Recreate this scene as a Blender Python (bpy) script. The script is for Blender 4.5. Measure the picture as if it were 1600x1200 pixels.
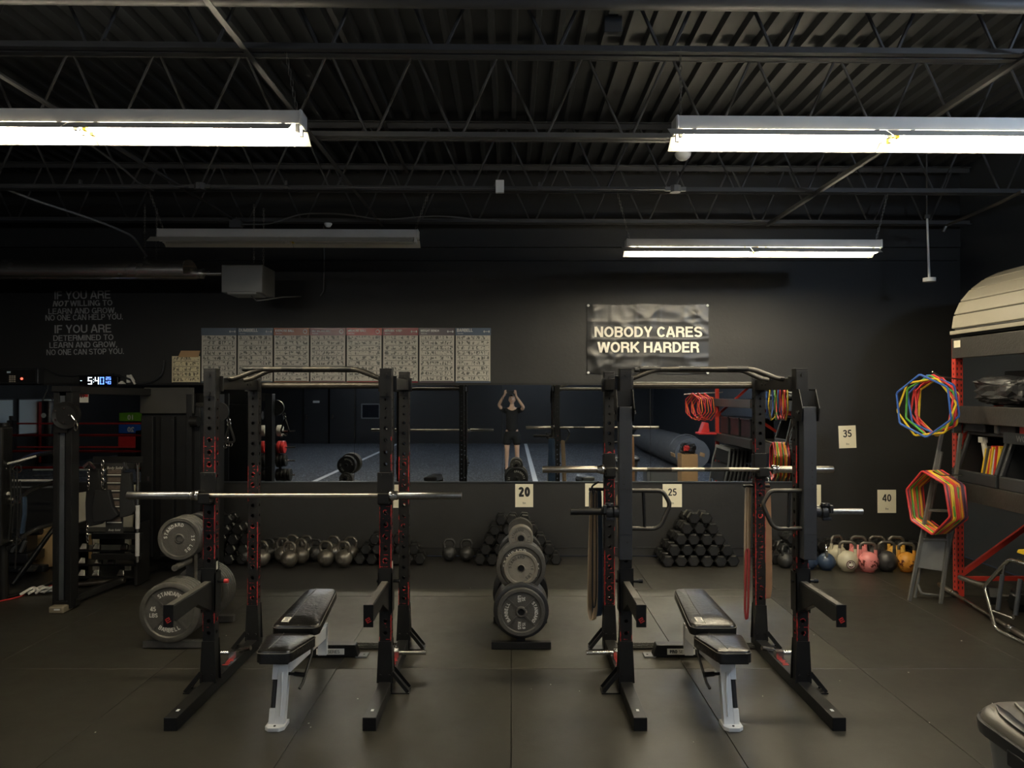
import bpy, math, random
from mathutils import Vector, Matrix, Euler
random.seed(11)
PI = math.pi
R = math.radians
for o in list(bpy.data.objects):
    bpy.data.objects.remove(o)
SC = bpy.context.scene
COL = SC.collection
H = 1.9            # eye height of the camera
F = 1200.0         # focal length in pixels of the 1600 px wide frame
HY = 613.0         # horizon row

# ---------------------------------------------------------------- camera
cam_d = bpy.data.cameras.new('camera')
cam_d.sensor_width = 36.0
cam_d.lens = 27.0
cam_d.clip_start = 0.02
cam_d.clip_end = 80
cam = bpy.data.objects.new('camera', cam_d)
COL.objects.link(cam)
cam.location = (0, 0, H)
cam.rotation_euler = (R(90) + math.atan((HY - 600) / F), 0, 0)
SC.camera = cam
# ---------------------------------------------------------------- world, exposure
w = bpy.data.worlds.new('world')
SC.world = w
w.use_nodes = True
w.node_tree.nodes['Background'].inputs[0].default_value = (0.5, 0.6, 0.8, 1)
w.node_tree.nodes['Background'].inputs[1].default_value = 0.02
vs = SC.view_settings
vs.view_transform = 'Standard'
vs.look = 'None'
vs.exposure = 0.0
vs.gamma = 1.0
vs.use_curve_mapping = False
WARM = 118.0        # radiance of the warm tubes
COOL = 34.0        # radiance of the cool tubes behind the camera

# ---------------------------------------------------------------- materials
def nt_new(name):
    m = bpy.data.materials.new(name)
    m.use_nodes = True
    nt = m.node_tree
    return m, nt, nt.nodes['Principled BSDF']

def node(nt, typ, **kw):
    n = nt.nodes.new(typ)
    for k, v in kw.items():
        setattr(n, k, v)
    return n

def math_n(nt, op, a, b=None, c=None, clamp=False):
    n = nt.nodes.new('ShaderNodeMath')
    n.operation = op
    n.use_clamp = clamp
    for i, x in enumerate((a, b, c)):
        if x is None:
            continue
        if isinstance(x, (int, float)):
            n.inputs[i].default_value = x
        else:
            nt.links.new(x, n.inputs[i])
    return n.outputs[0]

def mix_n(nt, fac, a, b):
    n = nt.nodes.new('ShaderNodeMix')
    n.data_type = 'RGBA'
    for i, x in ((0, fac), (6, a), (7, b)):
        if isinstance(x, (int, float)):
            n.inputs[i].default_value = x
        elif isinstance(x, tuple):
            n.inputs[i].default_value = (x[0], x[1], x[2], 1)
        else:
            nt.links.new(x, n.inputs[i])
    return n.outputs[2]

def noise_n(nt, scale, detail=3, vec=None, rough=0.5):
    n = nt.nodes.new('ShaderNodeTexNoise')
    n.inputs['Scale'].default_value = scale
    n.inputs['Detail'].default_value = detail
    n.inputs['Roughness'].default_value = rough
    if vec is None:
        tc = nt.nodes.new('ShaderNodeTexCoord')
        vec = tc.outputs['Object']
    nt.links.new(vec, n.inputs['Vector'])
    return n.outputs[0]

MATS = {}
def mat(name, col, rough=0.5, metal=0.0, ns=9.0, na=0.25, bump=0.0, bs=60.0, spec=0.5, emit=None, es=0.0, rvar=0.1, coat=0.0):
    m, nt, b = nt_new(name)
    n = noise_n(nt, ns)
    lo = tuple(c * (1 - na) for c in col)
    hi = tuple(min(1, c * (1 + na)) for c in col)
    nt.links.new(mix_n(nt, n, lo, hi), b.inputs['Base Color'])
    r = math_n(nt, 'MULTIPLY_ADD', n, rvar, rough - rvar / 2, clamp=True)
    nt.links.new(r, b.inputs['Roughness'])
    b.inputs['Metallic'].default_value = metal
    b.inputs['Specular IOR Level'].default_value = spec
    b.inputs['Coat Weight'].default_value = coat
    if bump:
        bn = node(nt, 'ShaderNodeBump')
        bn.inputs['Strength'].default_value = bump
        bn.inputs['Distance'].default_value = 0.01
        nt.links.new(noise_n(nt, bs), bn.inputs['Height'])
        nt.links.new(bn.outputs[0], b.inputs['Normal'])
    if emit:
        b.inputs['Emission Color'].default_value = (*emit, 1)
        b.inputs['Emission Strength'].default_value = es
    MATS[name] = m
    return m

M_wall = mat('black_wall_paint', (0.0130, 0.0132, 0.0132), 0.55, ns=0.8, na=0.18, bump=0.15, bs=25)
M_wallr = mat('dark_blue_wall_paint', (0.034, 0.040, 0.050), 0.55, ns=1.0, na=0.15, bump=0.1, bs=25)
M_deck = mat('painted_steel_deck', (0.023, 0.0255, 0.0295), 0.5, ns=2, na=0.2)
M_joist = mat('painted_joist_steel', (0.050, 0.051, 0.054), 0.5, ns=6, na=0.25)
M_base = mat('black_baseboard', (0.018, 0.018, 0.018), 0.4)
M_strip = mat('dark_floor_paint', (0.017, 0.016, 0.0145), 0.5, ns=2.5, na=0.3, bump=0.1)
M_black = mat('black_powder_coat', (0.009, 0.0088, 0.0086), 0.42, ns=30, na=0.25, bump=0.06, bs=300, spec=0.3)
M_black2 = mat('black_satin_steel', (0.0095, 0.0093, 0.0090), 0.40, ns=12, na=0.3, spec=0.35)
M_armgrey = mat('charcoal_padded_steel', (0.020, 0.022, 0.026), 0.5, ns=20, na=0.15)
M_rubber = mat('black_rubber', (0.014, 0.014, 0.014), 0.55, ns=40, na=0.3, bump=0.15, bs=200)
M_hex = mat('hex_rubber', (0.011, 0.0112, 0.0115), 0.34, ns=30, na=0.3, bump=0.1, bs=120)
M_tower = mat('black_shroud', (0.008, 0.0082, 0.0085), 0.4, ns=4, na=0.2, spec=0.3)
M_rail = mat('grey_rail', (0.10, 0.11, 0.125), 0.35, metal=0.6, ns=6, na=0.2)
M_chrome = mat('chrome', (0.62, 0.60, 0.56), 0.22, metal=1.0, ns=14, na=0.12)
M_steel = mat('worn_steel', (0.40, 0.37, 0.32), 0.32, metal=1.0, ns=40, na=0.3)
M_sleeve = mat('dull_sleeve_steel', (0.30, 0.30, 0.29), 0.3, metal=1.0, ns=60, na=0.35)
M_bronze = mat('dark_worn_bar', (0.065, 0.060, 0.052), 0.42, metal=0.7, ns=30, na=0.35)
M_plate = mat('grey_cast_plate', (0.085, 0.08, 0.07), 0.48, metal=0.35, ns=18, na=0.35, bump=0.25, bs=110)
M_plate2 = mat('light_cast_plate', (0.26, 0.235, 0.19), 0.5, metal=0.4, ns=18, na=0.35, bump=0.25, bs=110)
M_plateb = mat('black_plate', (0.02, 0.02, 0.02), 0.45, ns=18, na=0.35, bump=0.2, bs=110)
M_letter = mat('raised_pale_lettering', (0.62, 0.60, 0.54), 0.5, ns=60, na=0.3)
M_letterd = mat('raised_dark_lettering', (0.035, 0.032, 0.028), 0.5, ns=60, na=0.3)
M_white = mat('white_powder_coat', (0.72, 0.73, 0.72), 0.35, ns=10, na=0.08, bump=0.03)
M_fix = mat('fixture_white_steel', (0.70, 0.70, 0.69), 0.4, ns=6, na=0.1)
M_refl = mat('reflector_white', (0.60, 0.58, 0.52), 0.4, ns=6, na=0.06)
M_leather = mat('black_upholstery', (0.0075, 0.0073, 0.0070), 0.30, ns=9, na=0.5, bump=0.25, bs=45, spec=0.6)
M_piping = mat('seam_piping', (0.10, 0.095, 0.085), 0.4)
M_red = mat('red_paint', (0.52, 0.045, 0.03), 0.4, ns=10, na=0.2)
M_redlogo = mat('red_logo', (0.50, 0.03, 0.025), 0.5, ns=20, na=0.2)
M_paper = mat('cream_paper', (0.80, 0.75, 0.58), 0.7, ns=4, na=0.05)
M_ink = mat('black_ink', (0.012, 0.012, 0.012), 0.6)
M_banner = mat('black_vinyl', (0.016, 0.016, 0.0155), 0.30, ns=5, na=0.2)
M_bantext = mat('banner_white', (0.82, 0.79, 0.70), 0.5, ns=5, na=0.04)
M_walltxt = mat('wall_grey_vinyl', (0.34, 0.34, 0.34), 0.5, ns=3, na=0.35)
M_walltxt2 = mat('wall_pale_vinyl', (0.42, 0.41, 0.38), 0.5, ns=3, na=0.2)
M_wood = mat('plywood', (0.62, 0.42, 0.20), 0.55, ns=5, na=0.25)
M_card = mat('cardboard', (0.45, 0.28, 0.14), 0.7, ns=8, na=0.15)
M_navyband = mat('blue_rubber_band', (0.03, 0.055, 0.10), 0.5)
M_tanband = mat('tan_rubber_band', (0.27, 0.20, 0.13), 0.5)
M_orangeband = mat('orange_tan_band', (0.24, 0.13, 0.07), 0.5)
M_redband = mat('red_rubber_band', (0.20, 0.022, 0.02), 0.5)
M_ladder = mat('grey_aluminium', (0.13, 0.13, 0.122), 0.45, metal=0.2, ns=10, na=0.3)
M_lidgrey = mat('grey_bin_plastic', (0.095, 0.088, 0.076), 0.4, ns=6, na=0.12)
M_binbody = mat('grey_bin_body', (0.105, 0.108, 0.112), 0.42, ns=6, na=0.1)
M_dome = mat('beige_grey_vinyl', (0.34, 0.315, 0.25), 0.5, ns=2.5, na=0.15, bump=0.1)
M_beamb = mat('scuffed_black_beam', (0.030, 0.028, 0.026), 0.45, ns=25, na=0.6, bump=0.2)
M_plastic = mat('black_plastic', (0.014, 0.015, 0.017), 0.35, ns=6, na=0.2)
M_bag = mat('black_plastic_bag', (0.028, 0.029, 0.032), 0.35, ns=4, na=0.3, bump=1.0, bs=9)
M_skin = mat('skin', (0.64, 0.42, 0.30), 0.5, ns=20, na=0.08)
M_cloth = mat('black_cloth', (0.0065, 0.0068, 0.008), 0.85, ns=60, na=0.2, bump=0.2, bs=200)
M_hair = mat('dark_hair', (0.012, 0.009, 0.007), 0.5, ns=80, na=0.4)
M_grey = mat('mid_grey', (0.16, 0.165, 0.17), 0.4, ns=6, na=0.15)
M_heater = mat('grey_heater_steel', (0.15, 0.155, 0.155), 0.38, metal=0.2, ns=3, na=0.15)
M_heattube = mat('heater_tube_steel', (0.62, 0.60, 0.56), 0.26, metal=0.9, ns=2, na=0.25)
M_cable = mat('grey_cable', (0.10, 0.10, 0.10), 0.5)
M_chain = mat('chain_steel', (0.22, 0.21, 0.19), 0.35, metal=0.8)
M_ropew = mat('white_rope', (0.62, 0.60, 0.55), 0.8, ns=80, na=0.2)
M_yellow = mat('yellow_plastic', (0.75, 0.52, 0.03), 0.4)
M_green = mat('green_plastic', (0.07, 0.28, 0.04), 0.4)
M_blue = mat('blue_plastic', (0.035, 0.10, 0.36), 0.4)
M_purple = mat('dark_purple_plastic', (0.07, 0.025, 0.05), 0.4)
M_orange = mat('orange_plastic', (0.65, 0.17, 0.02), 0.4)
M_redp = mat('red_plastic', (0.60, 0.04, 0.04), 0.4)
M_softgreen = mat('green_vinyl', (0.16, 0.42, 0.03), 0.45, bump=0.4, bs=8)
M_softblue = mat('blue_vinyl', (0.02, 0.12, 0.50), 0.45, bump=0.4, bs=8)
M_softred = mat('red_vinyl', (0.62, 0.03, 0.03), 0.45, bump=0.4, bs=8)
M_board = mat('whiteboard', (0.62, 0.75, 0.82), 0.4, ns=2, na=0.08, emit=(0.6, 0.8, 0.9), es=0.0)
M_screen = mat('clock_face', (0.006, 0.006, 0.008), 0.2)
M_door = mat('slate_door_paint', (0.0125, 0.0140, 0.0165), 0.45, ns=2, na=0.1)
M_rollcl = mat('rolled_turf_backing', (0.12, 0.125, 0.135), 0.8, ns=6, na=0.3, bump=0.8, bs=7)
M_kb = mat('grey_iron', (0.13, 0.12, 0.105), 0.35, metal=0.6, ns=20, na=0.35)
M_line = mat('white_floor_tape', (0.75, 0.78, 0.80), 0.6, ns=20, na=0.06)
M_window = mat('window_glass', (0.012, 0.015, 0.02), 0.15)
M_tread = mat('tread_steel', (0.05, 0.048, 0.042), 0.35, metal=0.5, bump=1.0, bs=90)

def emis(name, col, s):
    m, nt, b = nt_new(name)
    n = noise_n(nt, 3)
    b.inputs['Base Color'].default_value = (0.8, 0.8, 0.8, 1)
    b.inputs['Emission Color'].default_value = (*col, 1)
    nt.links.new(math_n(nt, 'MULTIPLY_ADD', n, s * 0.06, s * 0.97), b.inputs['Emission Strength'])
    return m
M_tubew = emis('warm_fluorescent_tube', (1.0, 0.87, 0.62), WARM)
M_tubec = emis('cool_fluorescent_tube', (0.84, 0.92, 1.0), COOL)
M_tuben = emis('neutral_fluorescent_tube', (1.0, 0.94, 0.84), COOL * 0.9)
M_tubeoff = mat('unlit_tube', (0.5, 0.5, 0.48), 0.3)
M_ledw = emis('white_clock_digit', (0.75, 0.88, 1.0), 1.6)
M_ledb = emis('blue_clock_digit', (0.08, 0.22, 1.0), 1.6)
M_ledr = emis('red_indicator', (1.0, 0.12, 0.06), 1.8)

def mirror_mat():
    m, nt, b = nt_new('mirror_glass')
    n = noise_n(nt, 1.5)
    nt.links.new(mix_n(nt, n, (0.80, 0.85, 0.90), (0.85, 0.89, 0.93)), b.inputs['Base Color'])
    b.inputs['Metallic'].default_value = 1
    b.inputs['Roughness'].default_value = 0.012
    return m
M_mirror = mirror_mat()

def mat_floor(name='rubber_gym_mat', k=1.0, kw=1.0):
    m, nt, b = nt_new(name)
    tc = node(nt, 'ShaderNodeTexCoord')
    v = tc.outputs['Object']
    big = noise_n(nt, 0.9, 4, v, 0.6)
    mid = noise_n(nt, 5.0, 5, v, 0.7)
    mp = node(nt, 'ShaderNodeMapping')
    mp.inputs['Scale'].default_value = (0.7, 6, 1)
    mp.inputs['Rotation'].default_value = (0, 0, 0.5)
    nt.links.new(v, mp.inputs[0])
    scuff = noise_n(nt, 2.4, 6, mp.outputs[0], 0.75)
    c1 = mix_n(nt, big, (0.013 * k, 0.0121 * k, 0.0092 * k * kw), (0.034 * k, 0.0315 * k, 0.0237 * k * kw))
    c2 = mix_n(nt, math_n(nt, 'MULTIPLY_ADD', mid, 1.6, -0.55, clamp=True), c1, (0.028 * k, 0.0258 * k, 0.020 * k * kw))
    c3 = mix_n(nt, math_n(nt, 'MULTIPLY', math_n(nt, 'MULTIPLY_ADD', scuff, 6, -3.6, clamp=True), 0.35), c2, (0.058 * k, 0.054 * k, 0.042 * k))
    sp = noise_n(nt, 240, 1, v)
    c4 = mix_n(nt, math_n(nt, 'MULTIPLY', math_n(nt, 'MULTIPLY_ADD', sp, 20, -15.2, clamp=True), 0.5), c3, (0.12, 0.115, 0.10))
    nt.links.new(c4, b.inputs['Base Color'])
    nt.links.new(math_n(nt, 'MULTIPLY_ADD', mid, 0.22, 0.33), b.inputs['Roughness'])
    bn = node(nt, 'ShaderNodeBump')
    bn.inputs['Strength'].default_value = 0.12
    bn.inputs['Distance'].default_value = 0.004
    nt.links.new(noise_n(nt, 160, 2, v), bn.inputs['Height'])
    nt.links.new(bn.outputs[0], b.inputs['Normal'])
    return m
M_floor = mat_floor()
M_floorlit = mat_floor('lit_pool_gym_mat', 1.55, 0.93)  # paler mat copy with the bright pool of lamp light put into its colour

def mat_turf():
    m, nt, b = nt_new('blue_speckled_turf')
    tc = node(nt, 'ShaderNodeTexCoord')
    v = tc.outputs['Object']
    s = noise_n(nt, 26, 3, v, 0.8)
    big = noise_n(nt, 0.8, 3, v)
    c = mix_n(nt, big, (0.034, 0.038, 0.046), (0.060, 0.067, 0.079))
    c = mix_n(nt, math_n(nt, 'MULTIPLY_ADD', s, 9, -4.9, clamp=True), c, (0.42, 0.46, 0.52))
    nt.links.new(c, b.inputs['Base Color'])
    b.inputs['Roughness'].default_value = 0.85
    return m
M_turf = mat_turf()

def mat_chipped():
    """black powder coat worn through to red along edges and around holes (local x, y across the tube, z up)"""
    m, nt, b = nt_new('black_coat_chipped_to_red')
    tc = node(nt, 'ShaderNodeTexCoord')
    v = tc.outputs['Object']
    sx = node(nt, 'ShaderNodeSeparateXYZ')
    nt.links.new(v, sx.inputs[0])
    oi = node(nt, 'ShaderNodeObjectInfo')
    vm = node(nt, 'ShaderNodeVectorMath', operation='ADD')
    nt.links.new(v, vm.inputs[0])
    nt.links.new(oi.outputs['Location'], vm.inputs[1])
    ax = math_n(nt, 'ABSOLUTE', sx.outputs[0])
    ay = math_n(nt, 'ABSOLUTE', sx.outputs[1])
    a = math_n(nt, 'MINIMUM', ax, ay)
    n1 = noise_n(nt, 34, 4, vm.outputs[0], 0.7)
    n2 = noise_n(nt, 3.2, 2, vm.outputs[0])
    edge = math_n(nt, 'GREATER_THAN', math_n(nt, 'ADD', a, math_n(nt, 'MULTIPLY_ADD', n1, 0.016, -0.008)), 0.0335)
    zz = math_n(nt, 'SUBTRACT', math_n(nt, 'MULTIPLY', math_n(nt, 'FRACT', math_n(nt, 'ADD', math_n(nt, 'DIVIDE', sx.outputs[2], 0.076), 0.5)), 0.076), 0.038)
    rr = math_n(nt, 'SQRT', math_n(nt, 'ADD', math_n(nt, 'MULTIPLY', a, a), math_n(nt, 'MULTIPLY', zz, zz)))
    ring = math_n(nt, 'MULTIPLY', math_n(nt, 'LESS_THAN', math_n(nt, 'ADD', rr, math_n(nt, 'MULTIPLY_ADD', n1, 0.012, -0.006)), 0.0195), 1.0)
    line = math_n(nt, 'GREATER_THAN', math_n(nt, 'ABSOLUTE', zz), 0.0362)
    gate1 = math_n(nt, 'GREATER_THAN', n2, 0.50)
    gate2 = math_n(nt, 'GREATER_THAN', n1, 0.54)
    s = math_n(nt, 'MAXIMUM', math_n(nt, 'MULTIPLY', edge, gate1), math_n(nt, 'MULTIPLY', math_n(nt, 'MAXIMUM', ring, line), math_n(nt, 'MULTIPLY', gate1, gate2)))
    zr = math_n(nt, 'MULTIPLY', math_n(nt, 'GREATER_THAN', sx.outputs[2], 0.33), math_n(nt, 'LESS_THAN', sx.outputs[2], 1.62))
    s = math_n(nt, 'MULTIPLY', s, zr)
    s = math_n(nt, 'MULTIPLY', s, math_n(nt, 'LESS_THAN', sx.outputs[1], 0.030))
    nb = noise_n(nt, 25, 3, v)
    base = mix_n(nt, nb, (0.006, 0.0058, 0.0055), (0.012, 0.0117, 0.0113))
    nt.links.new(mix_n(nt, s, base, (0.42, 0.03, 0.03)), b.inputs['Base Color'])
    b.inputs['Roughness'].default_value = 0.42
    b.inputs['Specular IOR Level'].default_value = 0.32
    return m
M_chip = mat_chipped()

def mat_chart(name, paper, ink, cols, rows, seed):
    """printed exercise chart: ruled rows of little dark figures, local x across, z up"""
    m, nt, b = nt_new(name)
    tc = node(nt, 'ShaderNodeTexCoord')
    g = tc.outputs['Generated']
    sx = node(nt, 'ShaderNodeSeparateXYZ')
    nt.links.new(g, sx.inputs[0])
    u, z = sx.outputs[0], sx.outputs[2]
    fz = math_n(nt, 'FRACT', math_n(nt, 'MULTIPLY', z, rows))
    fu = math_n(nt, 'FRACT', math_n(nt, 'MULTIPLY', u, cols))
    rule = math_n(nt, 'LESS_THAN', fz, 0.09)
    vm = node(nt, 'ShaderNodeCombineXYZ')
    nt.links.new(math_n(nt, 'MULTIPLY', u, cols * 2.6), vm.inputs[0])
    nt.links.new(math_n(nt, 'MULTIPLY', z, rows * 1.7), vm.inputs[1])
    vm.inputs[2].default_value = seed * 3.7
    n = noise_n(nt, 1.0, 3, vm.outputs[0], 0.65)
    fig = math_n(nt, 'GREATER_THAN', n, 0.515)
    band = math_n(nt, 'MULTIPLY', math_n(nt, 'GREATER_THAN', fz, 0.22), math_n(nt, 'LESS_THAN', fz, 0.9))
    bu = math_n(nt, 'MULTIPLY', math_n(nt, 'GREATER_THAN', fu, 0.12), math_n(nt, 'LESS_THAN', fu, 0.9))
    fig = math_n(nt, 'MULTIPLY', fig, math_n(nt, 'MULTIPLY', band, bu))
    mar = math_n(nt, 'MULTIPLY', math_n(nt, 'GREATER_THAN', u, 0.04), math_n(nt, 'LESS_THAN', u, 0.96))
    fig = math_n(nt, 'MULTIPLY', math_n(nt, 'MAXIMUM', fig, rule), mar)
    nt.links.new(mix_n(nt, math_n(nt, 'MULTIPLY', fig, 0.85), paper, ink), b.inputs['Base Color'])
    b.inputs['Roughness'].default_value = 0.35
    return m

def mat_worn_kb(name, col, chip):
    m, nt, b = nt_new(name)
    n = noise_n(nt, 22, 4, None, 0.7)
    tc = node(nt, 'ShaderNodeTexCoord')
    sx = node(nt, 'ShaderNodeSeparateXYZ')
    nt.links.new(tc.outputs['Object'], sx.inputs[0])
    zz = math_n(nt, 'ABSOLUTE', math_n(nt, 'SUBTRACT', sx.outputs[2], 0.10))
    th = math_n(nt, 'SUBTRACT', 0.66, math_n(nt, 'MULTIPLY', math_n(nt, 'LESS_THAN', zz, 0.035), 0.12))
    nt.links.new(mix_n(nt, math_n(nt, 'GREATER_THAN', n, th), col, chip), b.inputs['Base Color'])
    b.inputs['Roughness'].default_value = 0.35
    return m

# ---------------------------------------------------------------- mesh builder
GLY = {}
def glyphs(s, bold=0.0, shear=0.0):
    key = (s, bold, shear)
    if key in GLY:
        return GLY[key]
    cu = bpy.data.curves.new('t', 'FONT')
    cu.body = s
    cu.size = 1.0
    cu.offset = bold
    cu.shear = shear
    cu.align_x = 'CENTER'
    cu.fill_mode = 'FRONT'
    cu.resolution_u = 3
    ob = bpy.data.objects.new('t', cu)
    COL.objects.link(ob)
    dg = bpy.context.evaluated_depsgraph_get()
    dg.update()
    me = bpy.data.meshes.new_from_object(ob.evaluated_get(dg))
    V = [tuple(v.co) for v in me.vertices]
    Fc = [tuple(p.vertices) for p in me.polygons]
    bpy.data.objects.remove(ob)
    bpy.data.curves.remove(cu)
    bpy.data.meshes.remove(me)
    GLY[key] = (V, Fc)
    return V, Fc

def T(x=0, y=0, z=0):
    return Matrix.Translation((x, y, z))
def RX(a): return Matrix.Rotation(a, 4, 'X')
def RY(a): return Matrix.Rotation(a, 4, 'Y')
def RZ(a): return Matrix.Rotation(a, 4, 'Z')

def smooth_path(pts, n=4, closed=False, k_=0.32):
    """round the corners of a path"""
    P = [Vector(p) for p in pts]
    out = []
    N = len(P)
    for i in range(N):
        if not closed and i in (0, N - 1):
            out.append(P[i]); continue
        a, b, c = P[i - 1], P[i], P[(i + 1) % N]
        r = min((a - b).length, (c - b).length) * k_
        s = b + (a - b).normalized() * r
        e = b + (c - b).normalized() * r
        for k in range(n + 1):
            t = k / n
            out.append(s * (1 - t) ** 2 + b * 2 * t * (1 - t) + e * t * t)
    return out

def arc(cx, cy, rx, ry, a0, a1, n=12):
    return [(cx + rx * math.cos(R(a0 + (a1 - a0) * k / n)), cy + ry * math.sin(R(a0 + (a1 - a0) * k / n))) for k in range(n + 1)]
def stroke_glyph(ch, t):
    """polyline strokes of a plain grotesque letter, cap height 1, stroke weight t; returns strokes, width"""
    h = t / 2; T1 = 1 - h
    r = 0.20
    def box_o(w_, x0=h):
        return arc(w_ - h - .26, T1 - .30, .26, .30, 0, 90)[::1] + arc(h + .26, T1 - .30, .26, .30, 90, 180) + arc(h + .26, h + .30, .26, .30, 180, 270) + arc(w_ - h - .26, h + .30, .26, .30, 270, 360) + [(w_ - h, T1 - .30)]
    S = {
     'A': (.72, [[(h*.7, 0), (.36 - h*.25, 1)], [(.72 - h*.7, 0), (.36 + h*.25, 1)], [(.17, .30), (.55, .30)]]),
     'B': (.67, [[(h, 0), (h, 1)], [(h, T1)] + arc(.38, .75 + .0, .20, T1 - .75, 90, 0) + arc(.38, .75, .20, .75 - .53, 0, -90) + [(h, .53)], [(h, .53)] + arc(.38, .29, .67 - h - .38, .24, 90, -90) + [(h, h)]]),
     'C': (.66, [arc(.36, .5, .36 - h, .5 - h, 38, 322, 22)]),
     'D': (.70, [[(h, 0), (h, 1)], [(h, T1), (.30, T1)] + arc(.30, .5, .70 - h - .30, .5 - h, 90, -90, 18) + [(h, h)]]),
     'E': (.62, [[(h, 0), (h, 1)], [(h, T1), (.60, T1)], [(h, .52), (.56, .52)], [(h, h), (.62, h)]]),
     'F': (.58, [[(h, 0), (h, 1)], [(h, T1), (.57, T1)], [(h, .50), (.52, .50)]]),
     'G': (.76, [arc(.37, .5, .37 - h, .5 - h, 40, 345, 22), [(.42, .44), (.76 - h, .44)], [(.76 - h, .5), (.76 - h, 0)]]),
     'H': (.70, [[(h, 0), (h, 1)], [(.70 - h, 0), (.70 - h, 1)], [(h, .53), (.70 - h, .53)]]),
     'I': (t + .06, [[(h + .03, 0), (h + .03, 1)]]),
     'J': (.54, [[(.54 - h, 1), (.54 - h, .28)] + arc(.27, .28, .27 - h, .28 - h, 0, -170)]),
     'K': (.72, [[(h, 0), (h, 1)], [(h, .36), (.66, 1)], [(.28, .56), (.68, 0)]]),
     'L': (.56, [[(h, 0), (h, 1)], [(h, h), (.56, h)]]),
     'M': (.84, [[(h, 0), (h, 1)], [(.84 - h, 0), (.84 - h, 1)], [(h*1.2, 1), (.42, .02)], [(.84 - h*1.2, 1), (.42, .02)]]),
     'N': (.70, [[(h, 0), (h, 1)], [(.70 - h, 0), (.70 - h, 1)], [(h*1.3, .98), (.70 - h*1.3, .02)]]),
     'O': (.77, [arc(.385, .5, .385 - h, .5 - h, 0, 360, 28)]),
     'P': (.64, [[(h, 0), (h, 1)], [(h, T1), (.36, T1)] + arc(.36, .68, .64 - h - .36, T1 - .68, 90, -90) + [(h, .68 - T1 + .68)]]),
     'Q': (.77, [arc(.385, .5, .385 - h, .5 - h, 0, 360, 28), [(.45, .25), (.74, -.02)]]),
     'R': (.69, [[(h, 0), (h, 1)], [(h, T1), (.38, T1)] + arc(.38, .71, .67 - h - .38, T1 - .71, 90, -90) + [(h, .71 - T1 + .71)], arc(.40, .26, .24 - h*.6, .23, 90, 0) + [(.66 - h*.5, 0)]]),
     'S': (.66, [arc(.33, .735, .33 - h, T1 - .735, 20, 180, 12) + arc(.33, .735, .33 - h, .20, 180, 250, 6) + arc(.33, .265, .33 - h, .24, 70, 0, 6) + arc(.33, .265, .33 - h, .265 - h, 0, -165, 12)]),
     'T': (.62, [[(.31, 0), (.31, 1)], [(0, T1), (.62, T1)]]),
     'U': (.70, [[(h, 1), (h, .33)] + arc(.35, .33, .35 - h, .33 - h, 180, 360, 14) + [(.70 - h, 1)]]),
     'V': (.68, [[(h*.7, 1), (.34, .0)], [(.68 - h*.7, 1), (.34, .0)]]),
     'W': (.98, [[(h*.7, 1), (.25, 0)], [(.49, .96), (.25, 0)], [(.49, .96), (.73, 0)], [(.98 - h*.7, 1), (.73, 0)]]),
     'X': (.68, [[(h*.8, 0), (.68 - h*.8, 1)], [(h*.8, 1), (.68 - h*.8, 0)]]),
     'Y': (.68, [[(.34, 0), (.34, .45)], [(h*.7, 1), (.34, .40)], [(.68 - h*.7, 1), (.34, .40)]]),
     '0': (.56, [arc(.28, .5, .28 - h, .5 - h, 0, 360, 26)]),
     '1': (.42, [[(.27, 0), (.27, 1)], [(.27, .92), (.06, .74)]]),
     '2': (.56, [arc(.28, .70, .28 - h, T1 - .70, 170, -30, 14) + [(h*1.2, h)], [(h*.6, h), (.56, h)]]),
     '3': (.56, [arc(.27, .735, .24 - h*.5, T1 - .735, 160, -90, 14), arc(.27, .29, .29 - h, .245, 90, -160, 14), [(.20, .53), (.30, .53)]]),
     '4': (.58, [[(.42, 0), (.42, 1)], [(.40, .97), (.05, .30)], [(0.01, .27), (.58, .27)]]),
     '5': (.56, [[(.50, T1), (.14, T1)], [(.15, T1), (.11, .50)], arc(.27, .32, .29 - h, .32 - h, 128, -155, 18)]),
     '9': (.56, [arc(.28, .68, .28 - h, T1 - .68, 0, 360, 20), arc(.28, .5, .28 - h, .5 - h, 20, -150, 14)]),
     '.': (t + .04, [[(h + .02, 0), (h + .02, t)]]),
     ',': (t + .04, [[(h + .02, 0), (h + .02, t)], [(h + .04, .04), (h - .02, -.16)]]),
     ' ': (.30, []),
    }
    return S[ch][1], S[ch][0]
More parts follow.
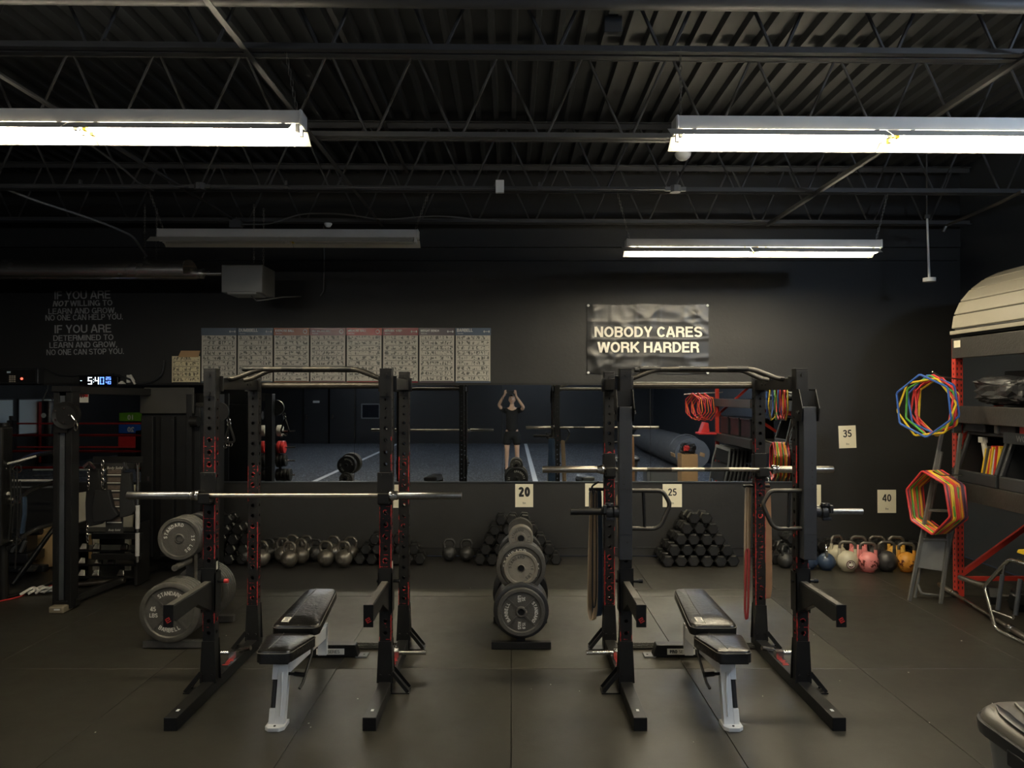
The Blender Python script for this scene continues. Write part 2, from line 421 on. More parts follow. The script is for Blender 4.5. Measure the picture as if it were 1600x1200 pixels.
def sans(s, t=0.19, shear=0.0, gap=0.075):
    """block lettering centred on x; returns verts, faces, width"""
    V = []; Fc = []; x0 = 0.0
    for ch in s:
        st, w_ = stroke_glyph(ch, t)
        for P in st:
            P = [p for i, p in enumerate(P) if i == 0 or (abs(p[0] - P[i - 1][0]) + abs(p[1] - P[i - 1][1])) > 1e-5]
            n = len(P); closed = abs(P[0][0] - P[-1][0]) + abs(P[0][1] - P[-1][1]) < 1e-4 and n > 4
            o = len(V)
            for i, (px, py) in enumerate(P):
                a = Vector(P[i - 1]) if i > 0 else (Vector(P[-2]) if closed else None)
                c_ = Vector(P[i + 1]) if i < n - 1 else (Vector(P[1]) if closed else None)
                p = Vector((px, py))
                d1 = (p - a).normalized() if a is not None else (c_ - p).normalized()
                d2 = (c_ - p).normalized() if c_ is not None else d1
                m = (d1 + d2)
                m = m.normalized() if m.length > 1e-6 else d1
                k = 1 / max(0.5, m.dot(d1))
                nx, ny = -m.y * t / 2 * k, m.x * t / 2 * k
                for sg in (1, -1):
                    V.append((x0 + px + nx * sg + shear * (py + ny * sg), py + ny * sg, 0.0))
            for i in range(n - 1):
                Fc.append((o + 2 * i, o + 2 * i + 1, o + 2 * i + 3, o + 2 * i + 2))
        x0 += w_ + (gap if ch != ' ' else 0)
    x0 -= gap
    return [(x - x0 / 2, y, z) for x, y, z in V], Fc, x0

class MB:
    def __init__(s):
        s.v = []; s.f = []; s.s = []; s.mi = []; s.M = None
    def add(s, V, Fc, M=None, smooth=False, mi=0):
        o = len(s.v)
        if s.M is not None:
            M = s.M @ M if M is not None else s.M
        if M is not None:
            s.v += [tuple(M @ Vector(p)) for p in V]
            if M.to_3x3().determinant() < 0:
                Fc = [tuple(reversed(f)) for f in Fc]
        else:
            s.v += [tuple(p) for p in V]
        s.f += [tuple(i + o for i in f) for f in Fc]
        s.s += [smooth] * len(Fc)
        s.mi += [mi] * len(Fc)
        return s
    def box(s, c, d, M=None, mi=0):
        x, y, z = (k / 2 for k in d)
        V = [(c[0] + i * x, c[1] + j * y, c[2] + k * z) for i in (-1, 1) for j in (-1, 1) for k in (-1, 1)]
        Fc = [(0, 1, 3, 2), (4, 6, 7, 5), (0, 4, 5, 1), (2, 3, 7, 6), (0, 2, 6, 4), (1, 5, 7, 3)]
        return s.add(V, Fc, M, mi=mi)
    def bar(s, p0, p1, w, h, M=None, mi=0, up=(0, 0, 1)):
        """rectangular bar from p0 to p1, w sideways, h along up"""
        a, b = Vector(p0), Vector(p1)
        d = (b - a).normalized()
        u = Vector(up)
        if abs(d.dot(u)) > 0.98:
            u = Vector((0, 1, 0))
        sd = d.cross(u).normalized()
        u = sd.cross(d).normalized()
        V = [tuple(p + sd * i * w / 2 + u * j * h / 2) for p in (a, b) for i, j in ((-1, -1), (1, -1), (1, 1), (-1, 1))]
        Fc = [(0, 1, 2, 3), (7, 6, 5, 4), (0, 4, 5, 1), (1, 5, 6, 2), (2, 6, 7, 3), (3, 7, 4, 0)]
        return s.add(V, Fc, M, mi=mi)
    def cyl(s, p0, p1, r, seg=16, r1=None, M=None, mi=0, cap=True):
        a, b = Vector(p0), Vector(p1)
        r1 = r if r1 is None else r1
        d = (b - a).normalized()
        u = Vector((0, 0, 1)) if abs(d.z) < 0.9 else Vector((1, 0, 0))
        x = d.cross(u).normalized(); y = d.cross(x)
        V = []
        for p, rr in ((a, r), (b, r1)):
            for i in range(seg):
                t = 2 * PI * i / seg
                V.append(tuple(p + x * math.cos(t) * rr + y * math.sin(t) * rr))
        Fc = [(i, i + seg, (i + 1) % seg + seg, (i + 1) % seg) for i in range(seg)]
        s.add(V, Fc, M, True, mi)
        if cap:
            s.add(V, [tuple(range(seg)), tuple(reversed(range(seg, 2 * seg)))], M, False, mi)
        return s
    def tube(s, pts, r, seg=8, closed=False, M=None, mi=0, flat=None):
        P = [Vector(p) for p in pts]
        n = len(P)
        rs = r if isinstance(r, (list, tuple)) else [r] * n
        V = []
        prev = None
        for i in range(n):
            if closed:
                d = (P[(i + 1) % n] - P[i - 1]).normalized()
            else:
                d = (P[min(i + 1, n - 1)] - P[max(i - 1, 0)]).normalized()
            if prev is None:
                u = Vector((0, 0, 1)) if abs(d.z) < 0.9 else Vector((1, 0, 0))
                x = d.cross(u).normalized()
            else:
                x = (prev - d * prev.dot(d)).normalized()
            prev = x
            y = d.cross(x)
            k1, k2 = (1, 1) if flat is None else flat
            for j in range(seg):
                t = 2 * PI * (j + 0.5) / seg
                V.append(tuple(P[i] + (x * math.cos(t) * k1 + y * math.sin(t) * k2) * rs[i]))
        Fc = []
        for i in range(n if closed else n - 1):
            for j in range(seg):
                a = i * seg + j; b = i * seg + (j + 1) % seg
                c = ((i + 1) % n) * seg + (j + 1) % seg; d = ((i + 1) % n) * seg + j
                Fc.append((a, b, c, d))
        s.add(V, Fc, M, seg > 4, mi)
        if not closed:
            s.add(V, [tuple(reversed(range(seg))), tuple(range((n - 1) * seg, n * seg))], M, False, mi)
        return s
    def lathe(s, prof, seg=32, M=None, mi=0, smooth=True):
        """prof: list of (r, z) round local z"""
        V = []
        for r, z in prof:
            for j in range(seg):
                t = 2 * PI * j / seg
                V.append((r * math.cos(t), r * math.sin(t), z))
        Fc = []
        for i in range(len(prof) - 1):
            for j in range(seg):
                a = i * seg + j; b = i * seg + (j + 1) % seg
                Fc.append((a, b, b + seg, a + seg))
        s.add(V, Fc, M, smooth, mi)
        if prof[0][0] > 1e-5 and prof[0] != prof[-1]:
            s.add(V[:seg], [tuple(reversed(range(seg)))], M, False, mi)
        if prof[-1][0] > 1e-5 and prof[0] != prof[-1]:
            s.add(V[-seg:], [tuple(range(seg))], M, False, mi)
        return s
    def prism(s, poly, h0, h1, M=None, mi=0):
        n = len(poly)
        V = [(x, y, h0) for x, y in poly] + [(x, y, h1) for x, y in poly]
        Fc = [tuple(reversed(range(n))), tuple(range(n, 2 * n))] + [(i, (i + 1) % n, (i + 1) % n + n, i + n) for i in range(n)]
        return s.add(V, Fc, M, mi=mi)
    def text(s, t, size, M=None, bold=0.0, mi=0, sx=1.0, shear=0.0):
        V, Fc = glyphs(t, bold, shear)
        V = [(x * size * sx, y * size, z) for x, y, z in V]
        return s.add(V, Fc, M, mi=mi)
    def sans(s, t, size, M=None, weight=0.19, sx=1.0, shear=0.0, width=None, mi=0):
        V, Fc, w_ = sans(t, weight, shear)
        if width: sx = width / (w_ * size)
        return s.add([(x * size * sx, y * size, z + 0.00002 * (i % 7)) for i, (x, y, z) in enumerate(V)], Fc, M, mi=mi)
    def build(s, name, m, parent=None, origin=None, bevel=0.0, seg=2, world=False, loc=None):
        ms = m if isinstance(m, (list, tuple)) else [m]
        V = s.v
        off = None
        if origin is not None:
            off = Vector(origin)
        elif world and parent is not None:
            off = parent.location.copy()
        if off is not None:
            V = [(x - off.x, y - off.y, z - off.z) for x, y, z in V]
        me = bpy.data.meshes.new(name)
        me.from_pydata(V, [], s.f)
        for x in ms:
            me.materials.append(x)
        me.polygons.foreach_set('use_smooth', s.s)
        me.polygons.foreach_set('material_index', s.mi)
        me.update()
        if any(s.s): me.set_sharp_from_angle(angle=R(38))
        o = bpy.data.objects.new(name, me)
        COL.objects.link(o)
        if parent is not None:
            o.parent = parent
        if origin is not None:
            o.location = origin
        if loc is not None:
            o.location = loc
        if bevel:
            b = o.modifiers.new('bevel', 'BEVEL')
            b.width = bevel; b.segments = seg; b.limit_method = 'ANGLE'; b.angle_limit = R(40)
        return o

def thing(name, label, cat, loc=(0, 0, 0), rz=0.0, group=None):
    o = bpy.data.objects.new(name, None)
    o.empty_display_size = 0.05
    COL.objects.link(o)
    o.location = loc; o.rotation_euler = (0, 0, rz)
    o['label'] = label; o['category'] = cat
    if group: o['group'] = group
    return o
def tag(o, label, cat, group=None, kind=None):
    o['label'] = label; o['category'] = cat
    if group: o['group'] = group
    if kind: o['kind'] = kind
    return o
def struct(o, label=None):
    o['kind'] = 'structure'
    if label: o['label'] = label; o['category'] = 'building part'
    return o
KIDS = {}
def kids(o):
    return [c for c in bpy.data.objects if c.parent == o]
def copy_tree(o, parent=None):
    c = o.copy()
    COL.objects.link(c)
    if parent is not None: c.parent = parent
    for ch in kids(o):
        copy_tree(ch, c)
    return c
def W(x, y, d):
    return Vector(((x - 800) / F * d, d, H - (y - HY) / F * d))
def FL(x, y):
    d = H * F / (y - HY)
    return Vector(((x - 800) / F * d, d, 0))
ORD = ['first', 'second', 'third', 'fourth', 'fifth', 'sixth', 'seventh', 'eighth', 'ninth', 'tenth', 'eleventh', 'twelfth', 'thirteenth', 'fourteenth', 'fifteenth', 'sixteenth']
# ================================================================ ROOM
XL, XR, YB, YF = -12.0, 5.25, -10.6, 8.98
ZD = 4.47          # underside of the deck
def slab(name, x0, x1, y0, y1, z0, z1, m, label, bevel=0):
    b = MB().box(((x0 + x1) / 2, (y0 + y1) / 2, (z0 + z1) / 2), (x1 - x0, y1 - y0, z1 - z0))
    return struct(b.build(name, m, origin=((x0 + x1) / 2, (y0 + y1) / 2, z0), bevel=bevel), label)
slab('floor', XL, XR, YB, YF, -0.2, -0.012, M_strip, 'dark painted floor slab along the foot of the back wall')
# rubber mats, laid edge to edge with open seams
b = MB(); bd = MB()
xs = [-1.205 + 1.2 * k for k in range(-9, 6)]
ys = [3.42, 5.30, 7.18, 7.43]
for i in range(len(xs)):
    x0 = max(xs[i], XL); x1 = min(xs[i] + 1.2, XR)
    if x1 <= x0: continue
    for j in range(3):
        g = 0.0035
        y1 = ys[j + 1]
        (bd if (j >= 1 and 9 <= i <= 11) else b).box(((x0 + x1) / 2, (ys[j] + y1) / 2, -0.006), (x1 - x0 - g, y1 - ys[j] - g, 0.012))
struct(b.build('floor', M_floor, origin=(0, 5, 0), bevel=0.0015, seg=1), 'black rubber mats laid over the gym floor')
struct(bd.build('floor', M_floorlit, origin=(0, 6, 0), bevel=0.0015, seg=1), 'rubber mats around the plate tree and benches, painted paler for the lamp pool')
b = MB()
for x0 in [0.15 + 1.2 * k for k in range(0, 4)]:
    b.box((x0 + 0.6, 7.96, -0.0065), (1.196, 1.05, 0.011))
struct(b.build('floor', M_floor, origin=(2, 8, 0), bevel=0.0015, seg=1), 'darker rubber mats before the kettlebells on the right')
slab('floor', XL, XR, YB, 3.41, -0.012, 0.0, M_turf, 'blue speckled turf behind the camera seen in the mirrors')
b = MB()
b.box((0.5, -3.6, 0.001), (0.11, 13.6, 0.002))
b.box((-4.22, -3.6, 0.001), (0.11, 13.6, 0.002))
struct(b.build('trim_1', M_line, origin=(0, -3.6, 0)), 'white floor tape lines on the turf')
slab('wall_back', XL - .2, XR + .2, YF, YF + 0.2, 0, 4.6, M_wall, 'black painted back wall')
slab('wall_front', XL - .2, XR + .2, YB - 0.2, YB, 0, 4.6, M_door, 'slate painted wall behind the camera')
slab('wall_right', XR, XR + 0.2, YB, YF, 0, 4.6, M_wallr, 'dark wall at the right side')
slab('wall_left', XL - 0.2, XL, YB, YF, 0, 4.6, M_wall, 'dark wall at the far left')
b = MB().box((-3.4, YF - 0.012, 0.045), (17.2, 0.024, 0.09)).box((-3.4, YF - 0.016, 0.093), (17.2, 0.03, 0.006))
struct(b.build('baseboard_back', M_base, origin=(0, YF, 0)))
# ledger along the top of the back wall
b = MB().box((-3.4, YF - 0.05, 3.62), (17.2, 0.10, 0.07)).box((-3.4, YF - 0.02, 3.52), (17.2, 0.04, 0.16))
struct(b.build('trim_2', M_wall, origin=(0, YF, 3.6)), 'steel ledger along the top of the back wall')

# corrugated deck, ribs running towards the back wall
b = MB()
prof = []
x = XL
while x < XR:
    prof += [(x, 0.055), (x + 0.105, 0.055), (x + 0.118, 0.0), (x + 0.152, 0.0)]
    x += 0.165
V = [(px, y, ZD + pz) for y in (YB, YF) for px, pz in prof]
n = len(prof)
b.add(V, [(i, i + n, i + 1 + n, i + 1) for i in range(n - 1)])
b.box(((XL + XR) / 2, (YB + YF) / 2, ZD + 0.12), (XR - XL, YF - YB, 0.08))
struct(b.build('ceiling', M_deck, origin=(0, 0, ZD)), 'dark corrugated steel roof deck')

# open web joists, turned about one degree against the wall
JR = R(1.05)
def joist_bm():
    b = MB()
    x0, x1 = -12.0, 5.2
    zb, zt = 0.0, 0.60
    for z, h in ((zb, 0.05), (zt, 0.05)):
        for s in (-1, 1):
            b.box(((x0 + x1) / 2, s * 0.034, z + (0.0025 if z == zb else h - .0025)), (x1 - x0, 0.045, 0.006))
            b.box(((x0 + x1) / 2, s * 0.013, z + h / 2), (x1 - x0, 0.005, h))
    return b
def web_bm():
    b = MB()
    pts = []
    x = -1.05 - 0.64 * 17
    while x < 5.0:
        pts += [(x - 0.03, 0, 0.022), (x, 0, 0.010), (x + 0.03, 0, 0.022), (x + 0.30, 0, 0.625), (x + 0.34, 0, 0.625)]
        x += 0.64
    pts = smooth_path(pts, 2)
    b.tube(pts, 0.0105, 6)
    return b
jm, wm = joist_bm(), web_bm()
j0 = None
for i, d in enumerate((2.95, 4.30, 5.75, 7.26, 8.62, 1.5, -0.8, -3.1, -5.4, -7.8)):
    t = thing('roof_joist', 'x', 'x', (0, d, 3.80), 0)
    t.rotation_euler = (0, 0, JR if i < 5 else 0)
    del t['label']; del t['category']
    t['kind'] = 'structure'
    if j0 is None:
        jm.build('chord', M_joist, t); wm.build('web', M_joist, t); j0 = t
    else:
        for ch in kids(j0):
            c = ch.copy(); COL.objects.link(c); c.parent = t
# bridging angles running with the deck ribs
for k, (x, z) in enumerate(((-1.47, 3.785), (-1.19, 4.40), (-3.05, 3.785), (2.9, 3.785))):
    b = MB().box((x, -0.8, z), (0.034, 19.0, 0.005)).box((x - 0.015, -0.8, z + 0.016), (0.005, 19.0, 0.034))
    struct(b.build('trim_%d' % (3 + k), M_joist, origin=(x, 0, z)))

tag(MB().cyl((-11.8, 0, 0), (5.2, 0, 0), 0.045, 12).build('ceiling_pipe', M_joist, loc=(0, 4.0, 3.955)), 'thick painted pipe running across the very top of the view', 'pipe').rotation_euler = (0, 0, JR)
# electrical conduit with boxes
t = thing('ceiling_conduit', 'thin steel conduit with round boxes under the fourth roof joist', 'conduit', (0, 7.0, 3.765), JR * 1.1)
b = MB().cyl((-7.5, 0, 0), (1.5, 0, 0), 0.0115, 8)
for x in (-3.9, -2.05, 0.25):
    b.cyl((x - 0.02, 0, 0), (x + 0.02, 0, 0), 0.022, 8)
    b.box((x, 0, 0.03), (0.02, 0.03, 0.05))
b.build('tube', M_joist, t)
for x in (-2.83, 1.5):
    b = MB().prism([(0.05 * math.cos(PI / 4 * k + PI / 8), 0.05 * math.sin(PI / 4 * k + PI / 8)) for k in range(8)], -0.03, 0.03)
    b.box((0, 0, 0), (0.19, 0.035, 0.035))
    b.build('junction_box', M_grey if x > 0 else M_joist, t, loc=(x, 0, 0.0))
b = MB().box((0, 0, 0), (0.075, 0.04, 0.115)).cyl((0, -0.02, 0.01), (0, -0.026, 0.01), 0.006, 8)
tag(b.build('outlet_box', M_white, loc=(-0.11, 6.93, 3.76), bevel=0.004), 'small white box fixed to the ceiling conduit', 'electrical box')
for nm, lab, (px, py, d), sz in (('junction_box', 'dark square junction box hanging at the top centre of the ceiling', (958, 38, 4.3), (0.10, 0.06, 0.09)),
                                 ('junction_box', 'dark junction box above the unlit lamp', (368, 350, 8.3), (0.13, 0.07, 0.08))):
    p = W(px, py, d)
    o = MB().box((0, 0, 0), sz).box((0, 0, sz[2] / 2 + 0.005), (sz[0] * .6, sz[1] * .6, 0.02)).cyl((0, 0, sz[2] / 2), (0, 0, max(0.05, 3.80 - p.z + (0.0 if d > 5 else 0.2))), 0.006, 6)
    tag(o.build(nm, M_joist, loc=p, bevel=0.004), lab, 'electrical box')
# smoke detector
p = W(1068, 240, 5.75)
t = thing('smoke_detector', 'round white smoke detector hanging below the joist between the lamps', 'smoke detector', p)
MB().lathe([(0.0, -0.045), (0.03, -0.042), (0.05, -0.025), (0.058, -0.01), (0.062, 0.006), (0.05, 0.018), (0.0, 0.02)], 24).build('sensor_body', M_white, t)
MB().cyl((0, 0, 0.018), (0, 0, 0.05), 0.04, 16).cyl((0, 0, 0.05), (0, 0, 3.80 - p.z), 0.008, 8).build('mount', M_grey, t)
# drop rod with disc at right
p = W(1453, 437, 8.0)
t = thing('drop_sensor', 'white rod with a flat disc hanging from the ceiling above the shelving', 'sensor', p)
MB().cyl((0, 0, 0), (-0.02, 0, 0.66), 0.013, 10, r1=0.010).build('rod', M_white, t)
MB().cyl((0, 0, -0.02), (0, 0, 0.02), 0.062, 20).build('disc', M_white, t, bevel=0.005)
MB().box((-0.02, 0, 0.66), (0.05, 0.03, 0.04)).cyl((-0.02, 0, 0.66), (-0.02, 0, 4.47 - p.z), 0.008, 8).build('clamp', M_joist, t)
# small spot lamp under the far joist
p = W(512, 350, 8.60)
t = thing('emergency_lamp_head', 'tiny pale lamp head on the ceiling above the unlit fixture', 'lamp', p)
MB().lathe([(0.0, -0.035), (0.025, -0.03), (0.045, 0.0), (0.045, 0.012), (0, 0.012)], 16).build('head', M_white, t)
MB().cyl((0, 0, 0), (0, 0, 3.80 - p.z + .05), 0.007, 8).build('stem', M_joist, t)
# loose cables
def cable(pts, r, m, lab, name='cable'):
    P = smooth_path(pts, 5)
    return tag(MB().tube(P, r, 6).build(name, m, origin=P[0]), lab, 'cable')
cable([W(-60, 270, 7.2) , W(0, 292, 7.2), W(60, 315, 7.3), W(120, 334, 7.4), W(170, 352, 7.5), W(206, 368, 7.6), W(228, 400, 7.95)], 0.012, M_grey, 'pale cable sloping down from the ceiling to the tube heater at far left')
cable([W(120, 210, 4.4), W(190, 262, 5.2), W(215, 285, 6.4), W(238, 297, 7.0)], 0.008, M_cable, 'loose cable dropping from the left lamp to the conduit')
cable([W(375, 350, 8.3), W(420, 350, 8.3), W(470, 333, 8.3), W(530, 333, 8.3), W(600, 343, 8.3), W(680, 336, 8.3), W(780, 345, 8.3)], 0.008, M_cable, 'grey cable sagging along the far joist above the unlit lamp')
cable([W(505, 352, 8.9), W(506, 420, 8.94), W(505, 455, 8.95), W(500, 462, 8.95)], 0.008, M_cable, 'thin cable hanging down the wall behind the unlit lamp')
cable([W(1600, 298, 6.6), W(1560, 318, 7.0), W(1520, 335, 7.6), W(1480, 352, 8.1), W(1475, 362, 8.1)], 0.016, M_chain, 'shiny wrapped cable crossing the ceiling at the right edge', 'wrapped_cable')

# ---------------------------------------------------------------- lamps
def fixture(loc, rz, on, label, group, L=2.44, wings=True, tubes=M_tubew, chain=0.35, spread=0.12, lean=0.0):
    t = thing('strip_light', label, 'ceiling light', loc, rz, group)
    h = L / 2
    b = MB().box((0, 0, 0.037), (L, 0.115, 0.075))
    for x in (-h + .01, h - .01): b.box((x, 0, 0.037), (0.012, 0.122, 0.082))
    b.build('housing', M_fix, t, bevel=0.003)
    for s, nm in ((-1, 'reflector'), (1, 'reflector')) if wings else ():
        for k in (0, 1):
            x0, x1 = (-h, -0.002) if k == 0 else (0.002, h)
            if s == -1: x0, x1 = (-h - 0.05, -0.002 - 0.05) if k == 0 else (0.002 - 0.05, h - 0.05)
            V = [(x0, s * 0.069, -0.008), (x1, s * 0.069, -0.008), (x1, s * 0.150, -0.062), (x0, s * 0.150, -0.062),
                 (x0, s * 0.070, -0.005), (x1, s * 0.070, -0.005), (x1, s * 0.153, -0.061), (x0, s * 0.153, -0.061)]
            Fc = [(0, 1, 2, 3), (7, 6, 5, 4), (0, 4, 5, 1), (3, 2, 6, 7), (0, 3, 7, 4), (1, 5, 6, 2)]
            MB().add(V, Fc).build('reflector', M_refl, t)
    for x in ((-h + 0.1, -0.1, 0.1, h - 0.1) if wings else ()):
        MB().box((x, 0, -0.006), (0.02, 0.165, 0.004)).build('bracket', M_fix, t)
    for k in (-1, 1):
        for s in (-1, 1):
            xa, xb = (0.05, h - 0.05) if k == 1 else (-h + 0.05, -0.05)
            MB().cyl((xa, s * 0.04, -0.032), (xb, s * 0.04, -0.032), 0.0165, 10).build('tube', tubes if on else M_tubeoff, t)
    for x in (-h + 0.03, -0.025, 0.025, h - 0.03):
        b = MB()
        for s in (-1, 1):
            b.box((x, s * 0.04, -0.02), (0.02, 0.026, 0.045))
        b.box((x, 0, 0.0), (0.02, 0.09, 0.008))
        b.build('lamp_holder', M_yellow if x == 0.025 else M_white, t)
    for sx in (-1, 1):
        x = sx * (h - 0.04)
        b = MB()
        n = int(chain / 0.032)
        dx = -sx * lean
        for i in range(n + 1):
            f = (i + 0.5) / (n + 1)
            c = Vector((x + dx * f, 0, 0.075 + chain * f))
            u = Vector((1, 0, 0)) if i % 2 else Vector((0, 1, 0))
            pts = [c + u * 0.007 * math.cos(a) + Vector((0, 0, 1)) * 0.022 * math.sin(a) for a in [2 * PI * k / 8 for k in range(8)]]
            b.tube(pts, 0.0022, 4, closed=True)
        b.build('chain', M_chain, t)
    return t
G = 'hanging fluorescent strip lights'
fixture((-2.38, 4.26, 3.385), JR, True, 'long lit fluorescent strip light at the upper left', G, chain=0.37, lean=0.07)
fixture((2.13, 4.33, 3.365), JR, True, 'long lit fluorescent strip light at the upper right', G, chain=0.39)
fixture((-2.10, 7.23, 3.355), JR, False, 'unlit fluorescent strip light hanging above the exercise charts', G, chain=0.38, lean=-0.14)
fixture((2.30, 7.31, 3.275), JR, True, 'lit strip light hanging nearer the back wall above the black banner', G, chain=0.46, lean=-0.12)
# unseen lamps over the turf, added with bare tubes to brighten ceiling and front faces
for i, (x, y) in enumerate(((-5.0, -2.6), (1.0, -3.1), (-5.0, -7.6), (1.0, -7.6), (-4.2, 0.9), (2.6, 1.2))):
    fixture((x, y, 3.25), 0, True, 'unseen strip light over the turf, given bare tubes to light the ceiling', 'unseen bare strip lights over the turf', tubes=M_tubec if i < 4 else M_tuben, chain=0.5, wings=False)
# unseen lamp above the shelving aisle, put in for the cool light on the ceiling
p = Vector((4.3, 2.6, 3.45))
t = thing('unseen_cool_lamp', 'unseen cool white round lamp put in over the right aisle', 'ceiling light', p)
MB().lathe([(0.02, 0.18), (0.05, 0.12), (0.06, 0.07), (0.05, 0.05)], 24).build('housing', M_fix, t)
MB().lathe([(0.0, -0.05), (0.10, -0.045), (0.155, -0.02), (0.165, 0.03), (0.17, 0.07), (0.0, 0.08)], 24).build('globe', emis('cool_globe', (0.62, 0.78, 1.0), 230), t)
MB().cyl((0, 0, 0.18), (0, 0, 0.62), 0.01, 8).build('stem', M_joist, t)

# ================================================================ THINGS ON THE BACK WALL
# mirrors
mx = [-139, 92, 323, 554, 785, 1016, 1240]
zt, zb = 1.985, 0.857
lab = ['leftmost visible wall mirror, behind the trainer column and ropes', 'wall mirror beneath the wall clock', 'wall mirror behind the left squat rack',
       'wall mirror between the left rack posts and the centre', 'wall mirror at the centre reflecting the photographer', 'wall mirror at the right end of the row']
YM = YF - 0.006
for i in range(6):
    x0 = (mx[i] - 800) / F * YM + 0.002; x1 = (mx[i + 1] - 800) / F * YM - 0.002
    c = ((x0 + x1) / 2, YF, (zt + zb) / 2)
    t = thing('wall_mirror', lab[i], 'mirror', c, 0, 'mirrors along the back wall')
    MB().box((0, -0.003, 0), (x1 - x0, 0.006, zt - zb)).build('glass', M_mirror, t)
    MB().box((0, -0.008, (zb - zt) / 2 - 0.002), (x1 - x0 + 0.004, 0.016, 0.012)).build('bottom_channel', M_rail, t)
    MB().box((0, -0.006, (zt - zb) / 2 + 0.012), (x1 - x0 + 0.004, 0.012, 0.024)).build('top_channel', M_black2, t)

# banner
def zy(y, d=YF): return H - (y - HY) / F * d
def xx(x, d=YF): return (x - 800) / F * d
t = thing('banner', 'black vinyl banner with white capital lettering on the back wall', 'banner', (xx(1012), YF - 0.01, zy(530)))
bw, bh = xx(1107) - xx(917), zy(477) - zy(585)
NX, NZ = 72, 42
V = []
rnd = random.Random(4)
fold = [(rnd.uniform(-1, 1), rnd.uniform(-1, 1), rnd.uniform(0, PI), rnd.uniform(0.004, 0.009), rnd.uniform(0.02, 0.05)) for _ in range(46)]
for j in range(NZ + 1):
    for i in range(NX + 1):
        u, v = i / NX * 2 - 1, j / NZ * 2 - 1
        y = 0
        for fx, fz, a, am, wd in fold:
            dx, dz = (u - fx) * bw / 2, (v - fz) * bh / 2
            al = dx * math.cos(a) + dz * math.sin(a); ac = -dx * math.sin(a) + dz * math.cos(a)
            if abs(ac) < 0.3 and abs(al) < 0.28:
                y += 0.6 * am * math.exp(-(ac / wd) ** 2) * math.exp(-(al / 0.16) ** 2)
        for q in (-0.6, -0.2, 0.2, 0.6): y += 0.004 * math.exp(-((u - q) * bw / 2 / 0.012) ** 2)
        for q in (-0.5, 0.0, 0.5): y += 0.004 * math.exp(-((v - q) * bh / 2 / 0.012) ** 2)
        V.append((u * bw / 2 * (1 - 0.006 * abs(v)), -y - 0.004, v * bh / 2 + 0.006 * math.cos(u * 6)))
Fc = [(j * (NX + 1) + i, j * (NX + 1) + i + 1, (j + 1) * (NX + 1) + i + 1, (j + 1) * (NX + 1) + i) for j in range(NZ) for i in range(NX)]
MB().add(V, Fc, smooth=True).build('cloth', M_banner, t)
b = MB()
for s, (tx, ty) in (('NOBODY CARES', (1012.5, 527)), ('WORK HARDER', (1012.5, 551))):
    b.sans(s, 0.123, T(xx(tx) - t.location.x, -0.021, zy(ty) - t.location.z) @ RX(PI / 2), weight=0.185, width=(168 if 'NOBODY' in s else 158) * YF / F)
b.build('lettering', M_bantext, t)
for sx_ in (-1, 1):
    for sz_ in (-1, 1):
        MB().lathe([(0.006, -0.002), (0.014, -0.002), (0.016, 0.002), (0.006, 0.004)], 14, T(sx_ * (bw / 2 - 0.015), -0.014, sz_ * (bh / 2 - 0.012)) @ RX(PI / 2)).build('grommet', M_white, t)

# weight signs
def sign(px0, px1, py0, py1, txt, tilt, label, size, serif=False, ty=0.12):
    x0, x1, z1, z0 = xx(px0), xx(px1), zy(py0), zy(py1)
    t = thing('paper_sign', label, 'sign', ((x0 + x1) / 2, YF - 0.001, (z0 + z1) / 2), 0, 'weight signs on the back wall')
    t.rotation_euler = (0, R(tilt), 0)
    MB().box((0, -0.001, 0), (x1 - x0, 0.0016, z1 - z0)).build('sheet', M_paper, t)
    b = MB()
    if txt:
        b.sans(txt, size * 0.74, T(0, -0.0035, -size * 0.30 + ty * (z1 - z0)) @ RX(PI / 2), weight=0.24 if serif else 0.17)
        b.text('lbs', 0.034, T(0, -0.0035, -0.36 * (z1 - z0)) @ RX(PI / 2), bold=0.0)
        b.build('lettering', M_ink, t)
    return t
sign(805, 833, 756, 792, '20', 0, 'cream sign reading 20 below the mirror at the centre', 0.155, True)
sign(914, 943, 755, 791, '22.5', 0, 'cream sign reading 22.5 beside the left post of the right rack', 0.088)
sign(1035, 1065, 756, 792, '25', 0, 'cream sign reading 25 above the tall dumbbell pyramid', 0.115)
sign(1253, 1282, 757, 793, '30', 0, 'cream sign reading 30 half hidden by the right rack post', 0.115)
sign(1310, 1337, 665, 700, '35', -2, 'cream sign reading 35, higher on the wall than the others', 0.115)
sign(1370, 1399, 765, 801, '40', 0, 'cream sign reading 40, rightmost on the back wall', 0.115)
sign(612, 641, 757, 793, '', 0, 'cream sign glimpsed between the two right posts of the left rack', 0.115)
sign(316, 345, 762, 798, '', 0, 'sliver of a cream sign behind the left post of the left rack', 0.115)

